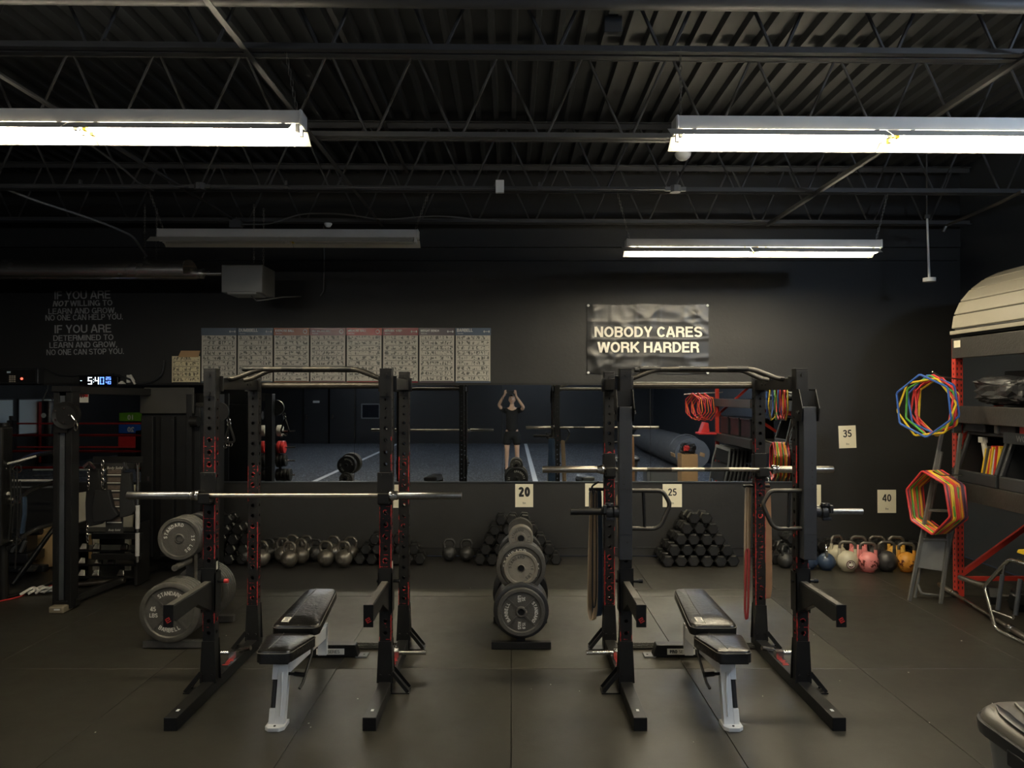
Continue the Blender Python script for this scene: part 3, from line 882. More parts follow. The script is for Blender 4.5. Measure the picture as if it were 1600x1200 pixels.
# exercise charts
heads = [((0.12, 0.15, 0.19), '', 'pale grey header with a glare streak'), ((0.10, 0.13, 0.17), 'DUMBBELL', 'grey header reading DUMBBELL'),
         ((0.24, 0.065, 0.025), 'EXERCISE BALL', 'rust brown header reading EXERCISE BALL'), ((0.16, 0.04, 0.05), 'HALF BALANCE BALL', 'plum header, fourth in the row'),
         ((0.32, 0.015, 0.015), 'MEDICINE BALL', 'red header reading MEDICINE BALL'), ((0.20, 0.022, 0.035), 'AEROBIC STEP', 'dark red header reading AEROBIC STEP'),
         ((0.10, 0.085, 0.10), 'WEIGHT BENCH', 'grey purple header, second from the right'), ((0.10, 0.13, 0.18), 'BARBELL', 'slate blue header reading BARBELL')]
for i, (hc, tt, desc) in enumerate(heads):
    x0, x1 = xx(314 + 56.7 * i + 0.6), xx(314 + 56.7 * (i + 1) - 0.6)
    z1, z0 = zy(512.5), zy(598)
    wd = x1 - x0; ht = z1 - z0
    t = thing('exercise_chart', 'exercise chart poster with ' + desc, 'poster', ((x0 + x1) / 2, YF, (z0 + z1) / 2), 0, 'exercise charts above the mirror')
    MB().box((0, -0.004, 0), (wd, 0.008, ht)).build('backing', M_ink, t)
    mc = mat_chart('chart_print', (0.50, 0.48, 0.42), (0.05, 0.05, 0.05), 5 if i in (2, 4, 5) else 7, 9, i + 1)
    hh = 0.085
    MB().box((0, -0.0095, -hh / 2 + 0.008), (wd - 0.012, 0.002, ht - hh - 0.02)).build('chart_panel', mc, t)
    hm = mat('chart_header', hc, 0.25, ns=4, na=0.15)
    MB().box((0, -0.0095, ht / 2 - hh / 2), (wd, 0.003, hh)).build('header', hm, t)
    MB().box((0, -0.0095, -ht / 2 + 0.008), (wd - 0.006, 0.003, 0.014)).build('footer', hm, t)
    b = MB()
    if tt:
        fs = 0.052 if len(tt) < 10 else 0.036 if len(tt) < 14 else 0.027
        fs *= 0.72
        V, Fc_, wmax = sans(tt, 0.18)
        b.sans(tt, fs, T(-wd / 2 + 0.018 + wmax * fs / 2, -0.0125, ht / 2 - 0.045) @ RX(PI / 2), weight=0.18)
        b.text('Exercises', 0.018, T(-wd / 2 + 0.06, -0.0125, ht / 2 - 0.07) @ RX(PI / 2))
    # icon
    cx, cz = wd / 2 - 0.05, ht / 2 - 0.042
    if 'BALL' in tt:
        b.lathe([(0.018, 0), (0.024, 0), (0.024, 0.001), (0.018, 0.001), (0.018, 0)], 20, T(cx, -0.0125, cz) @ RX(PI / 2))
    else:
        b.box((cx, -0.0125, cz), (0.07, 0.001, 0.005))
        for s in (-1, 1):
            b.box((cx + s * 0.027, -0.0125, cz), (0.006, 0.001, 0.026)).box((cx + s * 0.034, -0.0125, cz), (0.004, 0.001, 0.016))
    b.build('lettering', mat('header_print', (0.55, 0.55, 0.55), 0.4), t)
# smaller chart with a cardboard tab
x0, x1, z1, z0 = xx(268), xx(313), zy(548), zy(598)
t = thing('exercise_chart', 'small cream exercise chart with a brown cardboard tab, leftmost and lowest', 'poster', ((x0 + x1) / 2, YF, (z0 + z1) / 2))
MB().box((-0.01, -0.003, 0), (x1 - x0 + 0.03, 0.006, z1 - z0)).build('backing', M_ink, t)
MB().box((0.003, -0.008, -0.03), (x1 - x0 - 0.01, 0.003, z1 - z0 - 0.068)).build('chart_panel', mat_chart('small_chart_print', (0.72, 0.64, 0.42), (0.06, 0.05, 0.04), 7, 5, 12), t)
b = MB().prism([(-0.09, 0.0), (0.15, 0.0), (0.168, 0.075), (-0.055, 0.075)], 0, 0.003, T(0, -0.008, (z1 - z0) / 2 - 0.075) @ RX(PI / 2))
b.build('cardboard_tab', M_card, t)

# wall lettering
t = thing('wall_lettering', 'grey capital lettering of a motto on the black wall at the left', 'lettering', (xx(131), YF - 0.001, zy(505)))
rows = [('IF YOU ARE', 128, 467, 0.125, 0), ('NOT WILLING TO', 128, 478, 0.087, 1), ('LEARN AND GROW,', 128, 490, 0.087, 0), ('NO ONE CAN HELP YOU.', 131, 500, 0.087, 0),
        ('IF YOU ARE', 129, 520, 0.125, 0), ('DETERMINED TO', 130, 532, 0.087, 0), ('LEARN AND GROW,', 130, 543, 0.087, 0), ('NO ONE CAN STOP YOU.', 133, 554, 0.087, 0)]
wpx = [88, 94, 106, 121, 89, 94, 106, 121]
for (s, cx, by, size, br), wp in zip(rows, wpx):
    size *= 0.76
    ww = wp * YF / F
    M_ = T(xx(cx) - t.location.x, -0.001, zy(by) - t.location.z) @ RY(R(-1.0)) @ RX(PI / 2)
    if br:
        MB().sans('NOT', size, M_ @ T(-ww * 0.37, 0, 0), weight=0.2, width=ww * 0.25, shear=0.2).build('text_line', M_walltxt2, t)
        MB().sans('WILLING TO', size, M_ @ T(ww * 0.15, 0, 0), weight=0.16, width=ww * 0.70).build('text_line', M_walltxt, t)
    else:
        MB().sans(s, size, M_, weight=0.15, width=ww).build('text_line', M_walltxt, t)

# loudspeaker / sound unit
t = thing('sound_unit', 'flat black wall unit with a keypad and red light at the left edge', 'speaker', (xx(24), YF - 0.06, zy(588)))
MB().box((0, 0, 0), (0.68, 0.12, 0.18)).build('case', M_plastic, t, bevel=0.01)
MB().box((0.0, -0.062, 0), (0.62, 0.004, 0.14)).build('face_panel', M_black, t)
b = MB()
for i in range(3):
    for j in range(4):
        b.box((0.02 + i * 0.026, -0.068, 0.0 - j * 0.021), (0.018, 0.006, 0.013))
b.build('keypad', mat('pale_keys', (0.45, 0.40, 0.32), 0.5), t)
MB().box((0.005, -0.068, 0.045), (0.04, 0.006, 0.02)).build('display', M_board, t)
MB().cyl((0.155, -0.064, -0.03), (0.155, -0.072, -0.03), 0.014, 10).build('indicator_light', M_ledr, t)
# clock
t = thing('digital_clock', 'black digital clock with glowing blue and white digits above the mirror', 'clock', (xx(158), YF - 0.03, zy(595)))
MB().box((0, 0, 0), (0.45, 0.06, 0.115)).build('case', M_screen, t, bevel=0.006)
SEG = {'5': 'afgcd', '4': 'fgbc', '0': 'abcdef', '2': 'abged', ':': ''}
def digit(b, ch, x, z, wd, ht, th):
    L = {'a': ((0, ht), (wd, ht)), 'b': ((wd, ht), (wd, ht / 2)), 'c': ((wd, ht / 2), (wd, 0)), 'd': ((0, 0), (wd, 0)), 'e': ((0, 0), (0, ht / 2)), 'f': ((0, ht / 2), (0, ht)), 'g': ((0, ht / 2), (wd, ht / 2))}
    for k in SEG[ch]:
        (xa, za), (xb, zb_) = L[k]
        b.box((x + (xa + xb) / 2, -0.032, z + (za + zb_) / 2), (abs(xa - xb) + th, 0.003, abs(za - zb_) + th))
bw_, bb_ = MB(), MB()
digit(bw_, '5', -0.115, -0.037, 0.036, 0.074, 0.011)
digit(bw_, '4', -0.035, -0.037, 0.036, 0.074, 0.011)
digit(bb_, '0', 0.025, -0.037, 0.036, 0.074, 0.011)
bw_.box((-0.055, -0.032, 0.015), (0.009, 0.003, 0.009)).box((-0.055, -0.032, -0.015), (0.009, 0.003, 0.009)).box((-0.2, -0.032, 0.0), (0.02, 0.003, 0.006))
digit(bb_, '2', 0.09, 0.012, 0.02, 0.03, 0.006); digit(bb_, '5', 0.122, 0.012, 0.02, 0.03, 0.006)
digit(bb_, '4', 0.09, -0.037, 0.02, 0.03, 0.006); digit(bb_, '0', 0.122, -0.037, 0.02, 0.03, 0.006)
bw_.build('white_digits', M_ledw, t); bb_.build('blue_digits', M_ledb, t)
cable([(xx(72), YF - .03, zy(575)), (xx(90), YF - .02, zy(585)), (xx(110), YF - .02, zy(588)), (xx(135), YF - .02, zy(586)), (xx(180), YF - .02, zy(584))], 0.01, M_plastic, 'black cable looping between the sound unit and the clock')
cable([(xx(182), YF - .04, zy(585)), (xx(200), YF - .05, zy(590)), (xx(218), YF - .03, zy(600)), (xx(240), YF - .03, zy(597)), (xx(256), YF - .03, zy(585)), (xx(258), YF - .02, zy(563))], 0.012, M_plastic, 'black cables curling on the ledge beside the small chart')
b = MB().prism([(0, 0), (0.09, 0.0), (0.05, 0.035)], 0, 0.04, T(xx(186), YF - .01, zy(600)) @ RX(PI / 2)).box((xx(203), YF - .03, zy(592)), (0.035, 0.03, 0.09)).bar((xx(206), YF - .04, zy(586)), (xx(214), YF - .04, zy(600)), 0.03, 0.02)
tag(b.build('power_adapter', M_ropew, origin=(xx(200), YF, zy(600))), 'white plugs and adapters on the ledge beside the clock', 'plug')
# small poster stuck to the mirror
t = thing('sticker_poster', 'small red and white sticker on the mirror below the clock', 'sticker', (xx(130), YF - 0.007, zy(617)))
MB().box((0, -0.001, 0), (0.13, 0.002, 0.18)).build('sheet', M_bantext, t)
MB().box((0, -0.003, 0.025), (0.125, 0.002, 0.10)).build('red_field', M_redlogo, t)
MB().sans('UJEE', 0.042, T(0.0, -0.005, 0.025) @ RX(PI / 2), shear=0.2).sans('WF', 0.05, T(-0.01, -0.005, -0.035) @ RX(PI / 2), shear=0.2).build('lettering', M_ink, t)

# ---------------------------------------------------------------- radiant heater
t = thing('tube_heater', 'long grey radiant tube heater with its burner box under the ceiling at left', 'heater', (-3.9, 7.95, 3.13))
XE = xx(318, 7.95) + 3.9
b = MB().cyl((-4.2, 0, 0), (XE, 0, 0.0), 0.052, 20).cyl((XE, 0, 0), (XE + 0.35, 0, 0), 0.02, 10)
b.build('burner_tube', M_heattube, t)
# bent reflector hood
prof = [(0.19 * math.cos(R(205 - 230 * k / 20)), 0.02 + 0.125 * math.sin(R(205 - 230 * k / 20))) for k in range(21)]
xa_, xb_ = -4.2, XE - 0.14
V = [(x, y, z) for x in (xa_, xb_) for y, z in prof] + [(x, y * 0.97, z - 0.004) for x in (xa_, xb_) for y, z in prof]
n = len(prof); Fc = []
for i in range(n - 1):
    Fc += [(i, i + n, i + n + 1, i + 1), (2 * n + i, 2 * n + i + 1, 3 * n + i + 1, 3 * n + i)]
MB().add(V, Fc, smooth=True).build('reflector_hood', M_heattube, t)
bx = (xx(382, 7.95) + 3.9)
MB().box((bx, 0.12, zy(437, 7.95) - 3.13), (0.42, 0.42, 0.285)).box((bx + 0.02, 0, zy(437, 7.95) - 3.13 - 0.155), (0.3, 0.3, 0.03)).build('burner_box', M_heater, t, bevel=0.006)
for x in (xx(232, 7.95) + 3.9, bx + 0.13):
    for dy in (-0.06, 0.1):
        b = MB()
        n = 22
        za, zb2 = 0.11, 0.70
        for i in range(n):
            c = Vector((x + dy * 0.3, dy, za + (zb2 - za) * (i + 0.5) / n))
            u = Vector((1, 0, 0)) if i % 2 else Vector((0, 1, 0))
            b.tube([c + u * 0.008 * math.cos(a) + Vector((0, 0, 1)) * 0.021 * math.sin(a) for a in [2 * PI * k / 8 for k in range(8)]], 0.0025, 4, closed=True)
        b.build('chain', M_chain, t)
cable([W(392, 462, 7.95), W(400, 470, 7.65), W(415, 468, 7.7), W(440, 464, 8.0), W(470, 463, 8.93)], 0.007, M_cable, 'thin cable looping below the grey heater box')
# ================================================================ SQUAT RACKS
PW = 0.076
def perforated_post(h0, h1, holes):
    """square tube with real round holes on all four sides; holes: list of (z, radius)"""
    b = MB()
    w = PW / 2
    ch = 0.004
    for q in range(4):
        M = RZ(q * PI / 2)
        def fc(u, z, d=0.0): return (u, -w + d, z)
        V = []; Fc = []
        def quad(a, b_, c, d):
            n = len(V); V.extend([a, b_, c, d]); Fc.append((n, n + 1, n + 2, n + 3))
        z = h0
        fw = w - ch
        for k, (hz, hr) in enumerate(holes):
            half = 0.030
            lo, hi = hz - half, hz + half
            if k and holes[k - 1][0] + half > lo: lo = (holes[k - 1][0] + hz) / 2
            if k + 1 < len(holes) and holes[k + 1][0] - half < hi: hi = (holes[k + 1][0] + hz) / 2
            if lo > z + 1e-5: quad(fc(-fw, z), fc(fw, z), fc(fw, lo), fc(-fw, lo))
            ang = [2 * PI * i / 12 for i in range(12)]
            for cu, cz in ((fw, hi - hz), (-fw, hi - hz), (-fw, lo - hz), (fw, lo - hz)):
                ang.append(math.atan2(cz, cu) % (2 * PI))
            ang = sorted(set(round(a, 6) for a in ang))
            n0 = len(V); m = len(ang)
            for a in ang:
                ca, sa = math.cos(a), math.sin(a)
                t = min(fw / abs(ca) if abs(ca) > 1e-6 else 9, ((hi - hz) if sa > 0 else (hz - lo)) / abs(sa) if abs(sa) > 1e-6 else 9)
                V.append(fc(ca * t, hz + sa * t)); V.append(fc(ca * hr, hz + sa * hr)); V.append(fc(ca * hr, hz + sa * hr, 0.006))
            for i in range(m):
                a, c = n0 + 3 * i, n0 + 3 * ((i + 1) % m)
                Fc.append((a, c, c + 1, a + 1)); Fc.append((a + 1, c + 1, c + 2, a + 2))
            z = hi
        if z < h1: quad(fc(-fw, z), fc(fw, z), fc(fw, h1), fc(-fw, h1))
        b.add(V, Fc, M)
        b.add([(fw, -w, h0), (w, -fw, h0), (w, -fw, h1), (fw, -w, h1)], [(0, 1, 2, 3)], M)
    b.box((0, 0, h1 - 0.001), (PW - 0.004, PW - 0.004, 0.002))
    return b
holes = [(0.38 + 0.076 * k, 0.0125) for k in range(18)]
holes += [(holes[-1][0] + 0.066 + 0.0575 * k, 0.0085) for k in range(3)]
postb = perforated_post(0.07, 2.05, holes)
RB_Y0, RB_Y1 = 4.325, 5.80      # floor beam ends
YN, YR = 4.90, 5.72             # near and rear upright centres
RW = 1.115

def red_e(b, M, s):
    """the small square red logo on the arm ends"""
    V = [(-.5, -.5), (.5, -.5), (.5, .5), (-.5, .5)]
    for (x, z, w_, h_) in ((-.32, 0, .18, .9), (.05, .36, .8, .18), (.05, 0, .62, .18), (.05, -.36, .8, .18), (.36, .18, .16, .4)):
        b.box((x * s, 0, z * s), (w_ * s, 0.002, h_ * s), M @ RY(R(-30)))

post_mesh = None
def squat_rack(xc, label, jammer, side):
    t = thing('squat_rack', label, 'squat rack', (xc, (YN + YR) / 2, 0), 0, None)
    y0 = t.location.y
    yn, yr = YN - y0, YR - y0
    global post_mesh
    for s in (-1, 1):
        x = s * RW / 2
        for y in (yn, yr):
            if post_mesh is None:
                p = postb.build('upright', M_chip, t, loc=(x, y, 0))
                post_mesh = p.data
            else:
                p = bpy.data.objects.new('upright', post_mesh); COL.objects.link(p); p.parent = t; p.location = (x, y, 0)
            # top plate with two bolts
            b = MB().box((0, -PW / 2 - 0.003, 1.955), (PW * 0.96, 0.006, 0.165))
            b.box((0, 0, 2.046), (PW * 1.02, PW * 1.02, 0.012))
            b.build('top_plate', M_black2, p, bevel=0.002)
            for z in (1.895, 2.01):
                MB().cyl((0, -PW / 2 - 0.006, z), (0, -PW / 2 - 0.016, z), 0.011, 6).build('bolt', M_black, p)
            # tapered base gusset plates
            b = MB()
            for q in (-1, 1):
                V = [(-0.052, 0.07), (0.052, 0.07), (0.040, 0.33), (-0.040, 0.33)]
                b.prism(V, 0, 0.006, T(0, q * (PW / 2 + 0.004) + 0.003, 0) @ RX(PI / 2))
                b.cyl((q * 0.028, -0.046, 0.12), (q * 0.028, -0.054, 0.12), 0.007, 6)
            b.prism([(-0.055, 0.02), (0.055, 0.02), (0.040, 0.28), (-0.040, 0.28)], 0, 0.006, T(s * (PW / 2 + 0.002) - 0.003, 0, 0) @ RZ(PI / 2) @ RX(PI / 2))
            b.build('base_gusset', M_black, p)
            # triangular outrigger with a foot plate
            b = MB()
            fx = s * 0.145
            for q in (-0.045, 0.045):
                b.bar((s * 0.045, q, 0.135), (fx, q, 0.012), 0.006, 0.022, up=(0, 0, 1))
            b.bar((s * 0.042, 0, 0.13), (fx, 0, 0.012), 0.03, 0.006)
            b.box((s * 0.09, 0, 0.006), (0.13, 0.10, 0.008)).box((s * 0.044, 0, 0.07), (0.006, 0.10, 0.13))
            b.cyl((s * 0.13, 0.03, 0.01), (s * 0.13, 0.03, 0.018), 0.008, 6)
            b.build('outrigger', M_black2, p)
        # floor beam
        yc = (RB_Y0 + RB_Y1) / 2 - y0
        b = MB().box((x, yc, PW / 2), (PW, RB_Y1 - RB_Y0, PW))
        fb = b.build('floor_beam', M_black2, t, bevel=0.003)
        MB().box((x, RB_Y0 - y0 + 0.10, PW + 0.0008), (0.016, 0.026, 0.0016)).build('white_sticker', M_white, fb)
        b = MB()
        for k in range(6):
            b.box((x - 0.004 + (k % 2) * 0.006, yn + 0.26 + k * 0.026, PW + 0.001), (0.042 - 0.008 * (k % 3), 0.013, 0.002))
        b.build('red_lettering', M_redlogo, fb)
        # top side beam
        b = MB().box((x, (yn + yr) / 2, 1.955), (PW, yr - yn - PW, PW))
        b.box((x, yn + PW / 2 + 0.004, 1.955), (0.12, 0.008, 0.10)).box((x, yr - PW / 2 - 0.004, 1.955), (0.12, 0.008, 0.10))
        for q in (0.25, 0.32):
            b.cyl((x - s * PW / 2, yn + q + 0.3, 1.955), (x - s * (PW / 2 + 0.006), yn + q + 0.3, 1.955), 0.008, 8)
        b.build('top_beam', M_black2, t, bevel=0.003)
        # chrome band pegs through the floor beam
        yp = yn + 0.40
        MB().cyl((x - s * 0.0, yp, 0.11), (x + s * 0.21, yp, 0.11), 0.0155, 12).box((x, yp, 0.10), (0.05, 0.05, 0.05)).build('band_peg', M_chrome, t)
        MB().cyl((x, yp + 0.12, 0.09), (x - s * 0.085, yp + 0.10, 0.11), 0.0155, 12).build('band_peg', M_chrome, t)
        # sticker on the outer side of the near post
        MB().box((x + PW / 2 * (1) + 0.001, yn, 0.80), (0.001, 0.03, 0.05)).build('warning_sticker', M_paper, t)
        # spotter arm
        arm = MB()
        ax = x
        ztop = 0.705
        ys_, ye = yn - PW / 2 - 0.004, 4.30 - y0
        prof = [(ys_, ztop), (ye, ztop), (ye, ztop - 0.075), (ye + 0.05, ztop - 0.095), (ye + 0.34, ztop - 0.085), (ys_, ztop - 0.185)]
        arm.prism([(py, pz) for py, pz in prof], -0.024, 0.024, T(ax, 0, 0) @ RZ(PI / 2) @ RX(PI / 2))
        sa = arm.build('spotter_arm', M_black2, t, bevel=0.003)
        b = MB()
        for q in (-1, 1):
            b.box((ax + q * (PW / 2 + 0.004), yn, 0.635), (0.006, PW + 0.02, 0.25))
        b.box((ax, yn - PW / 2 - 0.006, 0.655), (PW + 0.014, 0.008, 0.27))
        b.cyl((ax - 0.06, yn, 0.70), (ax + 0.085, yn, 0.70), 0.010, 8)
        b.build('sleeve_bracket', M_black, sa)
        MB().box((ax, (ys_ + ye) / 2, ztop + 0.003), (0.040, ys_ - ye - 0.02, 0.006)).build('wear_strip', M_plate, sa)
        MB().box((ax, ye - 0.004, ztop - 0.052), (0.056, 0.010, 0.125)).build('end_plate', M_black, sa, bevel=0.002)
        b = MB(); red_e(b, T(ax, ye - 0.0105, ztop - 0.075), 0.03); b.build('red_logo', M_redlogo, sa)
        if s == -1 or jammer:
            MB().cyl((ax + 0.085, yn, 0.70), (ax + 0.11, yn, 0.70), 0.014, 10).build('pin_knob', M_redp if not jammer else M_black, sa)
        # j-cups
        yj = yn if not jammer else yr
        zj = 1.245 if not jammer else 1.325
        b = MB()
        b.box((x, yj - PW / 2 - 0.005, zj + 0.035), (PW + 0.012, 0.010, 0.18))
        for q in (-1, 1):
            b.box((x + q * (PW / 2 + 0.004), yj, zj + 0.07), (0.007, PW * 0.9, 0.09))
        b.box((x, yj - PW / 2 - 0.045, zj - 0.030), (PW * 0.9, 0.085, 0.022))
        b.box((x, yj - PW / 2 - 0.085, zj - 0.006), (PW * 0.9, 0.012, 0.062))
        b.build('bar_cup', M_black, t, bevel=0.003)
        if not jammer:
            b = MB().box((x, yj - PW / 2 - 0.012, zj + 0.085), (PW + 0.022, 0.008, 0.13))
            for q in (-0.025, 0.025):
                for z in (0.035, 0.135):
                    b.cyl((x + q, yj - PW / 2 - 0.016, zj + z), (x + q, yj - PW / 2 - 0.021, zj + z), 0.006, 8)
            b.build('cover_plate', M_black2, t, bevel=0.002)
    # rear cross tube and rear floor plate
    MB().cyl((-RW / 2, yr, 1.952), (RW / 2, yr, 1.952), 0.0245, 16).build('cross_tube', M_bronze, t)
    b = MB().box((0, yr + 0.02, 0.012), (RW, 0.10, 0.012))
    for q in (-0.03, 0, 0.03): b.box((0, yr + 0.02 + q, 0.022), (RW - PW, 0.012, 0.008))
    b.build('rear_floor_plate', M_tread, t)
    # two angled pull up bars
    for (yy, e) in ((yn + 0.20, 0.0), (yn + 0.42, 0.03)):
        pts = [(-RW / 2 + 0.03 + e, yy, 1.985), (-RW / 2 + 0.085 + e, yy, 1.995), (-RW / 2 + 0.24, yy, 2.055), (RW / 2 - 0.24, yy, 2.055), (RW / 2 - 0.085 - e, yy, 1.995), (RW / 2 - 0.03 - e, yy, 1.985)]
        o = MB().tube(smooth_path(pts, 5), 0.0165, 12).build('pull_up_bar', M_bronze, t)
        for x0 in (-0.10, 0.22, -0.36):
            MB().cyl((x0 - 0.07, yy, 2.055), (x0 + 0.07, yy, 2.055), 0.0172, 12).build('knurled_grip', M_black2, o)
        for q in (-1, 1):
            MB().box((q * (RW / 2 - 0.02), yy, 1.99), (0.07, 0.06, 0.012)).build('mount_plate', M_black, o)
    if jammer:
        for s in (-1, 1):
            x = s * RW / 2
            ay = yn - PW / 2 - 0.052
            ax = x + s * 0.0 + 0.015 * s
            b = MB().box((ax, ay, 1.335), (0.082, 0.08, 0.95))
            j = b.build('lever_arm', M_armgrey, t, bevel=0.004)
            b = MB()
            for q in (-1, 1):
                b.prism([(0.045, 1.92), (-0.06, 1.92), (-0.12, 1.80), (-0.10, 1.72), (0.0, 1.72), (0.045, 1.80)], -0.003, 0.003, T(ax + q * 0.052, ay + 0.06, 0) @ RZ(PI / 2) @ RX(PI / 2))
            b.box((ax, ay + 0.105 - 0.095, 1.86), (0.104, 0.006, 0.10))
            b.cyl((ax - 0.062, ay, 1.775), (ax + 0.062, ay, 1.775), 0.013, 10)
            b.build('pivot_bracket', M_black, j)
            MB().cyl((ax - s * 0.055, ay, 1.775), (ax - s * 0.07, ay, 1.775), 0.012, 8).build('pivot_bolt', M_chrome, j)
            b = MB()
            for k in range(4):
                b.cyl((ax + 0.012 * s, ay - 0.0402, 1.46 - 0.043 * k), (ax + 0.012 * s, ay - 0.0408, 1.46 - 0.043 * k), 0.006, 8)
            b.cyl((ax + 0.01, ay - 0.0402, 0.97), (ax + 0.01, ay - 0.0408, 0.97), 0.006, 8)
            b.box((ax, ay - 0.041, 1.30), (0.083, 0.001, 0.002)).box((ax, ay - 0.041, 1.02), (0.083, 0.001, 0.002))
            b.build('pin_holes', M_ink, j)
            # D shaped handle pointing into the rack
            pts = [(ax - s * 0.03, ay, 1.285), (ax - s * 0.235, ay, 1.285), (ax - s * 0.285, ay, 1.20), (ax - s * 0.215, ay, 1.045), (ax - s * 0.03, ay, 1.05)]
            hd = MB().tube(smooth_path(pts, 6), 0.0135, 12).build('handle', M_bronze, j)
            MB().cyl((ax - s * 0.115, ay, 1.285), (ax - s * 0.125, ay, 1.05), 0.010, 10).build('brace_tube', M_black2, hd)
            # plate sleeve outwards with a clamp collar
            sx1 = ax + s * 0.34
            MB().cyl((ax + s * 0.04, ay, 1.155), (sx1, ay, 1.155), 0.0225 if s < 0 else 0.019, 16).build('plate_sleeve', M_black2 if s < 0 else M_sleeve, j, bevel=0.002)
            b = MB()
            cx = ax + s * 0.10
            b.lathe([(0.024, -0.02), (0.042, -0.02), (0.044, 0), (0.042, 0.02), (0.024, 0.02)], 12, T(cx, ay, 1.155) @ RY(PI / 2))
            b.lathe([(0.024, -0.018), (0.038, -0.018), (0.038, 0.018), (0.024, 0.018)], 12, T(cx - s * 0.045, ay, 1.155) @ RY(PI / 2))
            b.box((cx, ay - 0.02, 1.20), (0.05, 0.03, 0.022)).box((cx + 0.01, ay - 0.02, 1.112), (0.055, 0.02, 0.02)).box((cx + s * 0.03, ay - 0.035, 1.175), (0.02, 0.03, 0.05))
            b.build('clamp_collar', M_plastic, j, bevel=0.003)
            MB().cyl((cx, ay - 0.036, 1.205), (cx, ay - 0.042, 1.205), 0.009, 8).build('clamp_rivet', M_chrome, j)
    return t
rackL = squat_rack(-1.358, 'black squat rack on the left with a barbell across its front posts', False, -1)
rackR = squat_rack(1.278, 'black squat rack on the right with grey lever arms on its front posts', True, 1)

# ---------------------------------------------------------------- barbells
def barbell(loc, L, label, shaftm, sleevem, rz=0, sl=0.415, tilt=0):
    t = thing('barbell', label, 'barbell', loc, rz)
    h = L / 2
    s = MB().cyl((-h + sl, 0, 0), (h - sl, 0, 0), 0.0140, 14).build('shaft', shaftm, t)
    for x0, x1 in ((-0.52, -0.30), (-0.12, 0.12), (0.30, 0.52)):
        MB().cyl((x0, 0, 0), (x1, 0, 0), 0.0146, 14).build('knurling', M_steel, s)
    for q in (-1, 1):
        MB().lathe([(0.010, 0), (0.023, 0.0), (0.0245, 0.004), (0.0245, sl - 0.03), (0.022, sl - 0.026), (0.022, sl)], 18, T(q * (h), 0, 0) @ RY(-q * PI / 2)).build('sleeve', sleevem, t)
        MB().lathe([(0.014, 0), (0.031, 0), (0.034, 0.006), (0.034, 0.022), (0.028, 0.030), (0.028, 0.05), (0.015, 0.055)], 18, T(q * (h - sl - 0.035), 0, 0) @ RY(q * PI / 2) @ T(0, 0, 0)).build('collar', M_chrome, t)
    return t
barbell(((460 - 800) / F * 4.80, YN - PW / 2 - 0.052, 1.255), 2.09, 'steel barbell resting across the front of the left rack', M_steel, M_sleeve)
barbell(((1075 - 800) / F * 5.62, YR - PW / 2 - 0.05, 1.335), 2.13, 'darker steel barbell resting on the rear posts of the right rack', M_bronze, M_steel)

